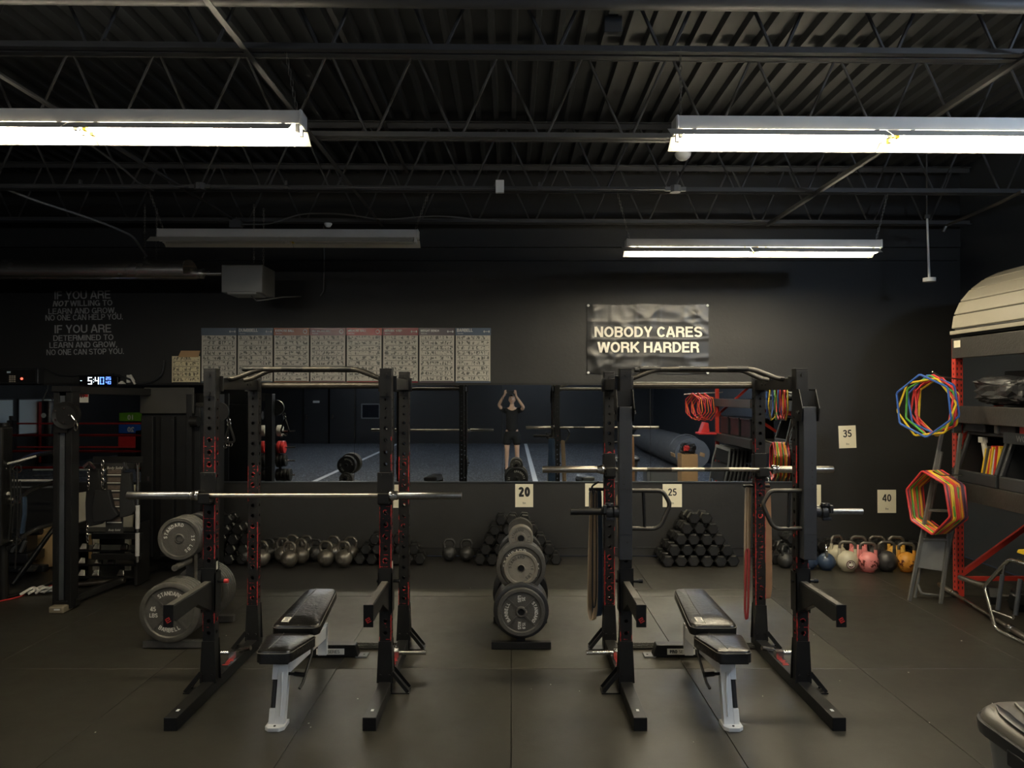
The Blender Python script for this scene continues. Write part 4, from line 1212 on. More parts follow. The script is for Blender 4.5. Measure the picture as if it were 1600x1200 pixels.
# ---------------------------------------------------------------- benches
def bench(x, label, sgn):
    """adjustable bench, foot towards the camera; origin on the floor under the seat hinge"""
    t = thing('weight_bench', label, 'bench', (x, 4.72, 0), 0)
    y0 = 4.72
    def pad(y_0, z_0, y_1, z_1, w0, w1, th, name, corner0, corner1):
        L = math.hypot(y_1 - y_0, z_1 - z_0)
        a = math.atan2(z_1 - z_0, y_1 - y_0)
        # outline in (x, l)
        out = []
        def add(cx, cl, r, a0, a1):
            for k in range(6):
                q = a0 + (a1 - a0) * k / 5
                out.append((cx + r * math.cos(q), cl + r * math.sin(q)))
        c0, c1 = corner0, corner1
        add(w0 / 2 - c0, c0, c0, -PI / 2, 0)
        add(w1 / 2 - c1, L - c1, c1, 0, PI / 2)
        add(-w1 / 2 + c1, L - c1, c1, PI / 2, PI)
        add(-w0 / 2 + c0, c0, c0, PI, PI * 1.5)
        cxm, clm = 0, L / 2
        rings = [(1.0, -th), (1.0, -th * 0.35), (0.985, -0.012), (0.94, -0.002), (0.82, 0.004), (0.5, 0.008)]
        V = []
        n = len(out)
        for k, zz in rings:
            for (px, pl) in out:
                dx, dl = px - cxm, pl - clm
                m = (1 - k) * min(w0, w1) / 2
                r = math.hypot(dx, dl)
                if k > 0.6:
                    fx = max(0, abs(dx) - m) * (1 if dx > 0 else -1); fl = max(0, abs(dl) - m) * (1 if dl > 0 else -1)
                else:
                    fx, fl = dx * 0.5, dl * 0.5
                V.append((cxm + fx, clm + fl, zz))
        Fc = []
        for k in range(len(rings) - 1):
            for i in range(n):
                Fc.append((k * n + i, k * n + (i + 1) % n, (k + 1) * n + (i + 1) % n, (k + 1) * n + i))
        Fc.append(tuple(reversed(range(n)))); Fc.append(tuple(range((len(rings) - 1) * n, len(rings) * n)))
        M_ = T(0, y_0 - y0, z_0) @ RX(a)
        o = MB().add(V, Fc, M_, smooth=True).build(name, M_leather, t)
        b = MB()
        # seams lengthwise and around the rim
        for q in (-0.17,):
            b.tube([M_ @ Vector((q * w0 * 1.0, c0 * 0.4 + 0.01, 0.0075)), M_ @ Vector((q * w0, L * 0.5, 0.0095)), M_ @ Vector((q * w1, L - 0.02, 0.0065))], 0.0022, 5)
        ring = [M_ @ Vector((px * 1.002, clm + (pl - clm) * 1.001, -0.014)) for px, pl in out]
        b.tube(ring, 0.0026, 5, closed=True)
        b.build('seam', M_piping, o)
        MB().box((0, L / 2, -th - 0.006), (min(w0, w1) * 0.8, L * 0.9, 0.012), M_).build('board', M_ink, o)
        return o, M_
    seat, Ms = pad(4.30, 0.455, 4.70, 0.43, 0.20, 0.295, 0.065, 'seat', 0.045, 0.05)
    back, Mb = pad(4.73, 0.465, 5.42, 0.52, 0.29, 0.215, 0.06, 'backrest', 0.045, 0.04)
    # white label printed on the backrest
    b = MB().box((-sgn * 0.0 - 0.075, 0.09, 0.007), (0.045, 0.075, 0.003), Mb)
    b.build('pad_label', M_bantext, back)
    b = MB()
    for k in range(3): b.box((-0.075, 0.068 + 0.022 * k, 0.009), (0.03 - 0.008 * (k % 2), 0.008, 0.001), Mb)
    b.build('label_print', M_ink, back)
    # white front column
    f0 = 4.40
    V = [(-0.045, 0.0), (0.045, 0.0), (0.040, 0.12), (0.036, 0.34), (-0.036, 0.34), (-0.040, 0.12)]
    b = MB()
    yb, yt = 4.36 - y0, 4.46 - y0
    def col(x0, x1, z0, z1, dy0=0, dy1=0.055):
        ya = yb + (yt - yb) * z0 / 0.36; yc = yb + (yt - yb) * z1 / 0.36
        Vv = [(x0, ya + dy0, z0), (x1, ya + dy0, z0), (x1, yc + dy0, z1), (x0, yc + dy0, z1), (x0, ya + dy1, z0), (x1, ya + dy1, z0), (x1, yc + dy1, z1), (x0, yc + dy1, z1)]
        b.add(Vv, [(0, 1, 2, 3), (7, 6, 5, 4), (0, 4, 5, 1), (2, 6, 7, 3), (0, 3, 7, 4), (1, 5, 6, 2)])
    m = -sgn
    # column with a handle recess on one side
    col(min(m * -0.012, m * 0.045), max(m * -0.012, m * 0.045), 0.02, 0.34)
    col(min(m * -0.045, m * -0.012), max(m * -0.045, m * -0.012), 0.02, 0.10)
    col(min(m * -0.045, m * -0.012), max(m * -0.045, m * -0.012), 0.25, 0.34)
    b.prism([(-0.055, -0.02), (-0.03, -0.045), (0.03, -0.045), (0.055, -0.02), (0.055, 0.08), (-0.055, 0.08)], 0.0, 0.022, T(0, yb, 0))
    # raised rib on the front
    b.tube([(m * 0.02, yb + 0.02, 0.06), (m * 0.02, yb + 0.055, 0.20), (m * 0.012, yb + 0.075, 0.29)], 0.012, 8, flat=(1, 0.5))
    b.build('front_leg', M_white, t, bevel=0.004)
    MB().cyl((m * -0.028, yb + 0.045, 0.10), (m * -0.028, yb + 0.087, 0.25), 0.015, 10).build('leg_handle', M_rubber, t)
    MB().cyl((0, yb + 0.0, 0.022), (0, yb + 0.0, 0.026), 0.007, 6, M=T(0, -0.02, 0)).build('foot_bolt', M_black, t)
    # spine
    b = MB()
    b.bar((0, 4.47 - y0, 0.30), (0, 5.45 - y0, 0.21), 0.062, 0.085)
    b.bar((0, 5.44 - y0, 0.27), (0, 5.44 - y0, 0.05), 0.062, 0.05)
    b.box((0, 5.41 - y0, 0.32), (0.055, 0.03, 0.14))
    b.box((0, 4.50 - y0, 0.345), (0.055, 0.10, 0.06))
    b.build('spine', M_white, t, bevel=0.004)
    b = MB()
    b.bar((0, 4.55 - y0, 0.365), (0, 5.30 - y0, 0.43), 0.05, 0.03)
    b.cyl((-0.07, 4.72 - y0, 0.38), (0.07, 4.72 - y0, 0.38), 0.018, 10)
    b.box((0, 4.58 - y0, 0.35), (0.075, 0.13, 0.06))
    b.build('pad_support', M_black2, t)
    MB().cyl((-m * 0.03, 4.47 - y0, 0.275), (-m * -0.13, 4.44 - y0, 0.275), 0.009, 10).cyl((m * 0.08, 4.453 - y0, 0.275), (m * 0.14, 4.437 - y0, 0.275), 0.014, 10).build('adjuster_pin', M_black, t)
    # slotted adjustment ladder under the pad
    b = MB().tube([(m * 0.05, 5.0 - y0, 0.40), (m * 0.075, 4.85 - y0, 0.25), (m * 0.06, 4.70 - y0, 0.13), (m * 0.05, 4.66 - y0, 0.11)], 0.009, 6)
    b.build('adjuster_strap', M_black2, t)
    # rear cross base
    b = MB()
    b.prism([(-0.235, 0.0), (0.235, 0.0), (0.21, 0.085), (-0.21, 0.085)], -0.045, 0.045, T(0, 5.56 - y0, 0.006) @ RX(PI / 2))
    rb = b.build('rear_base', M_black2, t, bevel=0.006)
    for q in (-1, 1):
        MB().box((q * 0.255, 5.56 - y0, 0.006), (0.08, 0.09, 0.010)).cyl((q * 0.27, 5.56 - y0, 0.01), (q * 0.27, 5.56 - y0, 0.016), 0.008, 8).build('foot_plate', M_grey, rb)
    MB().box((0.035 * -sgn, 5.514 - y0, 0.045), (0.20, 0.003, 0.042)).build('name_strip', M_bantext, rb)
    MB().sans('PRO', 0.024, T(0.035 * -sgn - 0.055, 5.511 - y0, 0.034) @ RX(PI / 2), weight=0.24).sans('SERIES', 0.022, T(0.035 * -sgn + 0.025, 5.511 - y0, 0.035) @ RX(PI / 2), weight=0.12).build('lettering', M_ink, rb)
    MB().box((-sgn * -0.06, 5.55 - y0, 0.094), (0.09, 0.05, 0.002)).build('warning_label', M_paper, rb)
    return t
bench(-1.335, 'black padded adjustable bench with a white frame inside the left rack', -1)
bench(1.245, 'black padded adjustable bench with a white frame inside the right rack', 1)

# ---------------------------------------------------------------- plates and plate trees
def ring_text(b, s, r, size, a0, step, y, M, flip=False):
    for i, ch in enumerate(s):
        a = a0 - step * i if not flip else a0 + step * i
        rot = a - PI / 2 if not flip else a + PI / 2
        b.sans(ch, size * 0.8, M @ T(r * math.cos(a), y, r * math.sin(a)) @ RY(-rot) @ RX(PI / 2) @ T(0, -size * 0.36, 0), weight=0.17)
def plate_proto(r, th, m, kind, label):
    """disc with its axis along y, face towards -y"""
    t = thing('weight_plate', label, 'weight plate')
    h = th / 2
    prof = [(0.026, -h * 0.9), (r * 0.20, -h * 0.9), (r * 0.24, -h * 0.45), (r * 0.80, -h * 0.40), (r * 0.84, -h), (r * 0.97, -h), (r, -h * 0.75), (r, h * 0.75), (r * 0.97, h),
            (r * 0.84, h), (r * 0.80, h * 0.4), (r * 0.24, h * 0.45), (r * 0.20, h * 0.9), (0.026, h * 0.9), (0.026, -h * 0.9)]
    if kind == 'small':
        prof = [(0.026, -h), (r * 0.42, -h), (r * 0.46, -h * 0.4), (r * 0.82, -h * 0.4), (r * 0.86, -h), (r * 0.97, -h), (r, -h * 0.7), (r, h * 0.7), (r * 0.97, h), (0.026, h), (0.026, -h)]
    MB().lathe(prof, 48, RX(PI / 2) @ RX(PI)).build('disc', m, t)
    y = -h * 0.42 - 0.001
    M = Matrix.Identity(4)
    if kind in ('45', '35'):
        b = MB()
        for k in range(4):
            a = PI / 4 + k * PI / 2 + (0.0)
            b.bar((r * 0.22 * math.cos(a), y, r * 0.22 * math.sin(a)), (r * 0.81 * math.cos(a), y, r * 0.81 * math.sin(a)), 0.011, 0.010, up=(0, 1, 0))
        b.build('rib', m, t)
        b = MB()
        sz = r * 0.17
        if kind == '45':
            ring_text(b, 'STANDARD', r * 0.62, sz, R(90 + 33), R(9.6), y, M)
            ring_text(b, 'BARBELL', r * 0.60, sz, R(-90 - 31), R(10.2), y, M, flip=True)
            b.sans('45', 0.78 * sz * 1.15, T(-r * 0.55, y, r * 0.03) @ RX(PI / 2), weight=0.17).sans('LBS', 0.78 * sz * 1.0, T(-r * 0.53, y, -r * 0.17) @ RX(PI / 2), weight=0.17)
            b.sans('20.4', 0.78 * sz, T(r * 0.53, y, r * 0.05) @ RX(PI / 2), weight=0.17)
        else:
            ring_text(b, 'STANDARD', r * 0.62, sz, R(36), R(10.4), y, M)
            ring_text(b, 'BARBELL', r * 0.62, sz, R(180 + 34), R(11), y, M)
            b.sans('35', 0.78 * sz * 1.1, T(r * 0.02, y, r * 0.54) @ RY(PI / 2) @ RX(PI / 2), weight=0.17).sans('LBS', 0.78 * sz * 1.0, T(-r * 0.14, y, r * 0.54) @ RY(PI / 2) @ RX(PI / 2), weight=0.17)
            b.sans('15.9', 0.78 * sz, T(r * 0.04, y, -r * 0.56) @ RY(PI / 2) @ RX(PI / 2), weight=0.17).sans('KGS', 0.78 * sz, T(-r * 0.14, y, -r * 0.56) @ RY(PI / 2) @ RX(PI / 2), weight=0.17)
        b.build('lettering', M_letter, t)
    else:
        b = MB()
        s = 'STANDARD' if kind != 'small' else 'STANDARD'
        ring_text(b, s, r * 0.64, r * 0.2, R(180 - 5), R(14), y, M)
        ring_text(b, '25 LBS' if kind == '25' else '10 LBS' if kind == '10' else '5 LB', r * 0.64, r * 0.2, R(10), R(14), y, M)
        b.build('lettering', M_letterd if m is M_plate2 else M_letter, t)
    return t
def plate_row(kind, r, th, m, x, y, z, n, dirn, lab, grp):
    """n plates side by side on a peg starting at the outer face y and going inwards (dirn +1 = away from the camera)"""
    p0 = None
    for i in range(n):
        l = lab % ('front most' if i == 0 else ORD[i] + ' from the front') if dirn > 0 else lab % (ORD[i] + ' counted from the back')
        if p0 is None:
            p = plate_proto(r, th, m, kind, l); p0 = p
        else:
            p = copy_tree(p0); p['label'] = l
        p['group'] = grp
        p.location = (x, y + dirn * (i * th * 1.04 + th / 2), z + 0.026 - 0.0245)
        p.rotation_euler = (0, R(random.uniform(-8, 8)) if i else 0, 0 if dirn > 0 else PI)
def plate_tree(x, y, label, m):
    t = thing('plate_tree', label, 'plate tree', (x, y, 0))
    b = MB().box((0, 0, 0.44), (0.065, 0.065, 0.76)).box((0, 0, 0.06), (0.06, 0.62, 0.05))
    b.build('post', m, t, bevel=0.003)
    for s in (-1, 1):
        b = MB().box((0, s * 0.32, 0.03), (0.44, 0.052, 0.052))
        b.build('base_bar', m, t, bevel=0.003)
        for z, L in ((0.28, 0.385), (0.585, 0.31), (0.79, 0.23)):
            MB().cyl((0, s * 0.03, z), (0, s * (L if m is M_plate or s > 0 else L - 0.03), z + 0.002), 0.0235, 16).build('peg', m if s < 0 else M_black2, t, bevel=0.002)
    return t
TX, TY = 0.068, 6.03
plate_tree(TX, TY, 'black plate tree standing alone between the two racks', M_black)
g1 = 'weight plates on the centre tree'
plate_row('35', 0.178, 0.034, M_plate, TX, 5.665, 0.28, 1, 1, '35 pound plate on the bottom peg of the centre tree, %s', g1)
plate_row('45', 0.205, 0.036, M_plateb, TX, 5.705, 0.28, 6, 1, '45 pound plate behind the 35 on the centre tree bottom peg, %s', g1)
plate_row('10', 0.128, 0.026, M_plate2, TX, 5.74, 0.585, 1, 1, 'pale worn plate on the middle peg of the centre tree, %s', g1)
plate_row('25', 0.186, 0.030, M_plate, TX, 5.775, 0.585, 5, 1, 'wide dark plate on the middle peg of the centre tree, %s', g1)
plate_row('small', 0.094, 0.022, M_plate2, TX, 5.84, 0.79, 4, 1, 'small round plate on the top peg of the centre tree, %s', g1)
plate_row('small', 0.10, 0.022, M_plate, TX, 6.22, 0.79, 3, -1, 'small plate on the rear top peg of the centre tree, %s', g1)
plate_row('25', 0.178, 0.030, M_plateb, TX, 6.30, 0.585, 4, -1, 'dark plate on the rear middle peg of the centre tree, %s', g1)
plate_row('45', 0.222, 0.036, M_plateb, TX, 6.38, 0.28, 5, -1, 'large plate on the rear bottom peg of the centre tree, %s', g1)
UX, UY = -2.52, 6.06
plate_tree(UX, UY, 'grey plate tree behind the left rack', M_plate)
g2 = 'weight plates on the left tree'
plate_row('45', 0.222, 0.036, M_plate, UX, 5.66, 0.28, 6, 1, 'grey 45 pound plate on the bottom peg of the left tree, %s', g2)
plate_row('25', 0.162, 0.032, M_plate, UX, 5.82, 0.79, 5, 1, 'grey plate on the top peg of the left tree, %s', g2)
plate_row('small', 0.10, 0.022, M_plate, UX, 6.30, 0.585, 5, -1, 'small plate on the rear middle peg of the left tree, %s', g2)
plate_row('25', 0.14, 0.03, M_plateb, UX, 6.26, 0.79, 4, -1, 'dark plate on the rear top peg of the left tree, %s', g2)
plate_row('45', 0.222, 0.036, M_plate, UX, 6.42, 0.28, 5, -1, 'large plate on the rear bottom peg of the left tree, %s', g2)

# ---------------------------------------------------------------- resistance bands
def band(top, bot, wd, m, label, spread=0.02, w=0.03):
    """a rubber loop hanging from top, narrow ends and flat strap"""
    (x0, y0, z0), (x1, y1, z1) = top, bot
    pts = [(x0 - 0.01, y0, z0), (x0, y0 - 0.0, z0 + 0.02), (x0 + 0.012, y0, z0), (x0 + 0.6 * (x1 - x0) + spread, y0 + 0.6 * (y1 - y0), z0 + 0.5 * (z1 - z0)),
           (x1 + spread, y1, z1 + 0.08), (x1 + spread * 0.5, y1, z1 + 0.012), (x1, y1, z1), (x1 - spread * 0.5, y1, z1 + 0.012), (x1 - spread, y1, z1 + 0.08), (x0 + 0.6 * (x1 - x0) - spread, y0 + 0.6 * (y1 - y0), z0 + 0.5 * (z1 - z0))]
    P = smooth_path(pts, 4, closed=True)
    n = len(P)
    V = []
    hw = wd / 2
    for i, p in enumerate(P):
        d = (P[(i + 1) % n] - P[i - 1]).normalized()
        nn = Vector((d.z, 0, -d.x)) * 0.003
        for q, s in ((-hw, -1), (hw, -1), (hw, 1), (-hw, 1)):
            a = w
            V.append((p.x + nn.x * s + q * math.sin(a), p.y + q * math.cos(a), p.z + nn.z * s))
    Fc = []
    for i in range(n):
        for j in range(4):
            a = i * 4 + j; b_ = i * 4 + (j + 1) % 4; c = ((i + 1) % n) * 4 + (j + 1) % 4; d = ((i + 1) % n) * 4 + j
            Fc.append((a, b_, c, d))
    o = MB().add(V, Fc, smooth=False).build('resistance_band', m, origin=(x0, y0, z0))
    return tag(o, label, 'resistance band', 'rubber bands hanging from the right rack')
xl = 1.278 - RW / 2 - 0.055
band((xl - 0.055, YR + 0.03, 1.16), (xl - 0.065, YR + 0.03, 0.20), 0.035, M_tanband, 'tan rubber band hanging outside the left rear post of the right rack', 0.022, 1.0)
band((xl - 0.04, YR + 0.07, 1.15), (xl - 0.035, YR + 0.06, 0.22), 0.075, M_navyband, 'wide dark blue rubber band hanging outside the left rear post of the right rack', 0.018, 1.2)
band((xl - 0.05, YR, 1.15), (xl - 0.055, YR, 0.30), 0.012, M_black2, 'thin black rubber band hanging outside the left rear post of the right rack', 0.015, 0.6)
xi = xl + 0.14
band((xi, YR + 0.03, 1.12), (xi + 0.03, YR + 0.05, 0.24), 0.04, M_tanband, 'pale tan rubber band inside the left rear post of the right rack', 0.012, 1.0)
b = MB().cyl((xl + 0.03, YR + 0.03, 1.175), (xl - 0.09, YR + 0.03, 1.175), 0.012, 10).tube(smooth_path([(xl - 0.06, YR - 0.0, 1.14), (xl - 0.075, YR - .0, 1.20), (xl - 0.02, YR - .0, 1.235)], 4), 0.007, 6)
tag(b.build('band_hook', M_black2, origin=(xl, YR, 1.17)), 'dark hook holding the bands on the left rear post of the right rack', 'hook')
xr = 1.278 + RW / 2
band((xr - 0.075, YR + 0.02, 1.18), (xr - 0.085, YR + 0.02, 0.42), 0.03, M_tanband, 'thin tan rubber band on the inner side of the right rear post', 0.012, 1.0)
band((xr - 0.085, YR, 0.72), (xr - 0.10, YR - 0.02, 0.22), 0.016, M_redband, 'red rubber band low on the inner side of the right rear post', 0.012, 1.0)
band((xr + 0.055, YR + 0.02, 1.20), (xr + 0.06, YR + 0.03, 0.36), 0.06, M_orangeband, 'wide orange tan rubber band on the outer side of the right rear post', 0.02, 1.2)
b = MB().cyl((xr - 0.11, YR + 0.02, 1.20), (xr + 0.09, YR + 0.02, 1.20), 0.010, 10)
tag(b.build('band_hook', M_black2, origin=(xr, YR, 1.2)), 'dark peg holding the bands on the right rear post', 'hook')

# ---------------------------------------------------------------- hex dumbbells
def hex_db(rh=0.066, L=0.27, m=None):
    m = m or M_hex
    t = thing('hex_dumbbell', 'x', 'dumbbell')
    def head(y0, y1):
        V = []
        for y, k in ((y0, 0.80), (y0 + (y1 - y0) * 0.18, 1.0), (y1 - (y1 - y0) * 0.12, 1.0), (y1, 0.80)):
            for i in range(6):
                a = PI / 3 * i + PI / 6 + PI / 6
                V.append((rh * k * math.cos(a), y, rh * k * math.sin(a)))
        Fc = [tuple(range(6)), tuple(reversed(range(18, 24)))]
        for q in range(3):
            for i in range(6):
                Fc.append((q * 6 + i, q * 6 + 6 + i, q * 6 + 6 + (i + 1) % 6, q * 6 + (i + 1) % 6))
        return MB().add(V, [tuple(reversed(f)) for f in Fc] if y1 < y0 else Fc)
    head(-L / 2, -L / 2 + L * 0.33).build('head', m, t)
    head(L / 2 - L * 0.33, L / 2).build('head', m, t)
    MB().cyl((0, -L * 0.2, 0), (0, L * 0.2, 0), 0.015, 10).build('handle', M_steel, t)
    return t
db0 = None
RN = ['bottom', 'second', 'third', 'fourth', 'fifth', 'top']
def pile(name, xpx_l, xpx_r, counts, rh, y, where, rows_h=None, jit=0.006, keep=None):
    global db0
    n0 = counts[0]
    xa, xb = xx(xpx_l, y - 0.13), xx(xpx_r, y - 0.13)
    pitch = (xb - xa) / (n0 - 1)
    rowh = rows_h or rh * 1.66
    for r_, n in enumerate(counts):
        off = (r_ * 0.5) * pitch if keep is None else keep[r_] * pitch
        for i in range(n):
            first = db0 is None
            if first:
                db0 = hex_db(); t = db0
            else:
                t = copy_tree(db0)
            s = rh / 0.066
            t.scale = (s, 1, s)
            zz = rh * 0.866 + r_ * rowh
            t.location = (xa + off + i * pitch + (random.uniform(-jit, jit) if r_ else 0), y + random.uniform(-0.015, 0.015) + 0.012 * r_, zz)
            t.rotation_euler = (0, R(random.choice((0, 60, 120)) + (random.uniform(-4, 4) if r_ else 0)), R(random.uniform(-3, 3)))
            rn = RN[r_] if r_ < len(counts) - 1 else 'top'
            t['label'] = 'hex dumbbell, %s from left, %s row, %s' % (ORD[i], rn, where)
            t['group'] = 'dumbbells in ' + where
pile('D', 1044, 1146, [6, 5, 4, 3, 2], 0.0695, 8.50, 'pile under the 25 sign')
pile('Dr', 1036, 1140, [6, 5, 4, 3, 2], 0.062, 8.78 + 0.02, 'rear layer under the 25 sign')
pile('C', 750, 868, [7, 6, 5, 4, 3], 0.064, 8.60, 'pile behind centre plate tree', keep=[0, 0.5, 0.8, 1.2, 1.6], jit=0.012)
pile('A', 318, 398, [5, 5, 4, 3, 2], 0.064, 8.62, 'pile behind left rack post', keep=[0, 0.1, 0.3, 0.5, 0.8], jit=0.010)
pile('B', 562, 656, [6, 5, 3], 0.064, 8.62, 'low pile right of grey kettlebells', keep=[0, 0.4, 1.2], jit=0.012)
pile('E', 1212, 1262, [3, 2, 2], 0.066, 8.62, 'pile behind right rack post', jit=0.01)
pile('G', 1272, 1440, [9, 8], 0.062, 8.84, 'behind the coloured kettlebells', jit=0.02, keep=[0, 0.5], rows_h=0.10)

# ---------------------------------------------------------------- kettlebells
def kettlebell(r, m, hm, comp):
    t = thing('kettlebell', 'x', 'kettlebell')
    prof = [(0.0, 0.0), (r * 0.55, 0.0), (r * 0.62, r * 0.05)]
    for k in range(1, 15):
        a = -PI / 2 + PI * (k + 1.2) / 16
        prof.append((r * math.cos(a) * 1.0, r * 0.95 + r * math.sin(a)))
    prof.append((r * 0.25, r * 1.92)); prof.append((0, r * 1.93))
    MB().lathe(prof, 28).build('bell', m, t)
    if comp:
        hr = 0.0165
        w = r * 0.72
        for s in (-1, 1):
            MB().cyl((s * w * 0.98, 0, r * 1.35), (s * w * 0.98, 0, r * 2.15), hr * 1.15, 12, r1=hr * 1.05).build('horn', m, t)
        pts = [(-w * 0.98, 0, r * 2.10), (-w * 0.96, 0, r * 2.55), (-w * 0.6, 0, r * 2.78), (w * 0.6, 0, r * 2.78), (w * 0.96, 0, r * 2.55), (w * 0.98, 0, r * 2.10)]
        MB().tube(smooth_path(pts, 5), hr, 10).build('handle', hm, t)
    else:
        hr = 0.0155
        w = r * 0.70
        pts = [(-w * 0.75, 0, r * 1.35), (-w * 1.0, 0, r * 1.9), (-w * 1.12, 0, r * 2.35), (-w * 0.6, 0, r * 2.85), (w * 0.6, 0, r * 2.85), (w * 1.12, 0, r * 2.35), (w * 1.0, 0, r * 1.9), (w * 0.75, 0, r * 1.35)]
        MB().tube(smooth_path(pts, 4), hr, 10).build('handle', hm, t)
    MB().cyl((0, -r * 0.97, r * 0.85), (0, -r * 1.01, r * 0.85), r * 0.30, 16).build('badge', m, t)
    return t
kbn = 0
def place_kb(t, px, d, rz, label, grp):
    t.location = ((px - 800) / F * d, d, 0)
    t.rotation_euler = (0, 0, R(rz))
    t['label'] = label; t['group'] = grp
gk = 'grey iron kettlebells by the back wall'
k0 = kettlebell(0.092, M_kb, M_kb, False)
row = [(453, 8.40, -14, 'grey iron kettlebell, front left of the cluster behind the left bench'), (471, 8.56, -20, 'grey iron kettlebell just right of the front left one in the cluster'),
       (443, 8.62, -14, 'grey iron kettlebell tucked behind the front left one'), (480, 8.76, -20, 'grey iron kettlebell at the rear between the two halves of the cluster'),
       (510, 8.44, -14, 'rust tinted grey kettlebell in the middle of the cluster'), (522, 8.74, -18, 'grey kettlebell behind the rust tinted one'),
       (538, 8.42, -12, 'grey kettlebell at the right end of the cluster'), (549, 8.68, -16, 'grey kettlebell behind the right end one'),
       (410, 8.44, -16, 'grey kettlebell beside the rear left post of the left rack'), (458, 8.80, -16, 'grey kettlebell at the very back of the cluster')]
for i, (px, d, rz, l) in enumerate(row):
    t = k0 if i == 0 else copy_tree(k0)
    place_kb(t, px, d, rz, l, gk)
gb = 'black kettlebells by the back wall'
k1 = kettlebell(0.082, M_plateb, M_plateb, False)
row = [(702, 8.72, 10, 'glossy black kettlebell, left of the pair near the centre pile'), (729, 8.70, 0, 'dull black kettlebell, right of the pair near the centre pile'),
       (494, 8.72, -10, 'black kettlebell in the middle of the grey cluster'), (434, 8.80, -10, 'black kettlebell behind the left of the grey cluster'),
       (421, 8.74, -10, 'black kettlebell between the rack post and the grey cluster'), (386, 8.55, 0, 'black kettlebell left of the rear left rack post'),
       (1226, 8.36, 40, 'black kettlebell with a big handle inside the right rack posts'), (1219, 8.62, 40, 'black kettlebell nearest the dumbbells behind the right rack'),
       (1232, 8.74, 40, 'black kettlebell at the back behind the right rack post')]
for i, (px, d, rz, l) in enumerate(row):
    t = k1 if i == 0 else copy_tree(k1)
    place_kb(t, px, d, rz, l, gb)
gc = 'coloured competition kettlebells'
M_kbcream = mat('cream_kettlebell', (0.50, 0.46, 0.34), 0.4, ns=10, na=0.1)
M_kbnavy = mat('navy_kettlebell', (0.035, 0.055, 0.095), 0.3)
M_kbblk = mat('charcoal_kettlebell', (0.035, 0.034, 0.036), 0.35)
M_kbpink = mat_worn_kb('chipped_pink_kettlebell', (0.72, 0.25, 0.25), (0.10, 0.02, 0.015))
M_kborange = mat_worn_kb('chipped_orange_kettlebell', (0.72, 0.33, 0.05), (0.09, 0.02, 0.01))
M_kbgold = mat('gold_kettlebell', (0.70, 0.40, 0.08), 0.35)
for px, d, r, m, comp, rz, l in ((1290, 8.25, 0.092, M_kbnavy, False, 70, 'navy blue kettlebell, leftmost of the coloured front row'),
        (1323, 8.20, 0.110, M_kbcream, True, -14, 'cream kettlebell with a round dark emblem in the front row'),
        (1306, 8.52, 0.110, M_kbcream, True, 25, 'cream kettlebell in the second row behind the emblem one'),
        (1355, 8.17, 0.108, M_kbpink, True, -12, 'pink kettlebell with chipped paint in the front row'),
        (1384, 8.19, 0.110, M_kbblk, True, -8, 'charcoal kettlebell between the pink and the orange ones'),
        (1415, 8.17, 0.106, M_kborange, True, -14, 'orange kettlebell with chipped paint, rightmost of the front row'),
        (1340, 8.55, 0.106, M_kbpink, True, -10, 'pink kettlebell in the second row'),
        (1369, 8.55, 0.106, M_plateb, True, -10, 'black kettlebell in the second row behind the pink and charcoal ones'),
        (1399, 8.53, 0.106, M_kbgold, True, -10, 'gold kettlebell in the second row behind the orange one'),
        (1262, 8.30, 0.100, M_kbnavy, False, 30, 'dark blue kettlebell half hidden behind the right rack post')):
    t = kettlebell(r, m, M_kb if comp else M_chrome if rz == 70 else M_kb, comp)
    place_kb(t, px, d, rz, l, gc)
    if 'emblem in' in l:
        Me = RZ(R(8))
        MB().cyl((0, -r * 0.985, r * 0.80), (0, -r * 1.02, r * 0.80), r * 0.42, 24, M=Me).build('emblem', mat('emblem_dark', (0.06, 0.012, 0.012), 0.4), t)
        MB().lathe([(r * 0.30, 0), (r * 0.34, 0), (r * 0.34, 0.001), (r * 0.30, 0.001), (r * 0.30, 0)], 24, Me @ T(0, -r * 1.022, r * 0.80) @ RX(PI / 2)).box((0, -r * 1.025, r * 0.80), (r * 0.42, 0.001, r * 0.24), Me).build('emblem_print', M_bantext, t)
# ================================================================ CABLE TRAINER AT LEFT
t = thing('cable_trainer', 'tall black cable trainer with a shrouded weight tower at the left', 'exercise machine', (-3.915, 6.75, 0))
o = t.location
cx = 0
b = MB().box((cx - 0.055, 0, 0.98), (0.05, 0.12, 1.92)).box((cx + 0.055, 0, 0.98), (0.055, 0.12, 1.92)).box((cx, 0.06, 0.98), (0.10, 0.03, 1.92))
b.box((0, 0, 1.93), (0.17, 0.16, 0.05)).box((0, 0.0, 0.06), (0.12, 0.14, 0.06))
b.build('column', M_tower, t, bevel=0.004)
MB().box((cx - 0.012, -0.03, 0.98), (0.045, 0.03, 1.78)).build('guide_rail', M_rail, t, bevel=0.002)
b = MB().box((0, -0.02, 1.68), (0.10, 0.12, 0.26))
b.cyl((0.02, -0.03, 1.70), (0.02, -0.06, 1.70), 0.115, 28)
b.lathe([(0.085, -0.012), (0.118, -0.02), (0.118, 0.02), (0.085, 0.012)], 28, T(0.05, -0.085, 1.70) @ RX(PI / 2) @ RZ(0))
pc = b.build('pulley_carriage', M_black, t)
b = MB()
for a in range(5):
    b.cyl((0.02 + 0.065 * math.cos(a * 1.25), -0.105, 1.70 + 0.065 * math.sin(a * 1.25)), (0.02 + 0.065 * math.cos(a * 1.25), -0.11, 1.70 + 0.065 * math.sin(a * 1.25)), 0.008, 8)
b.build('pulley_bolt', M_chrome, pc)
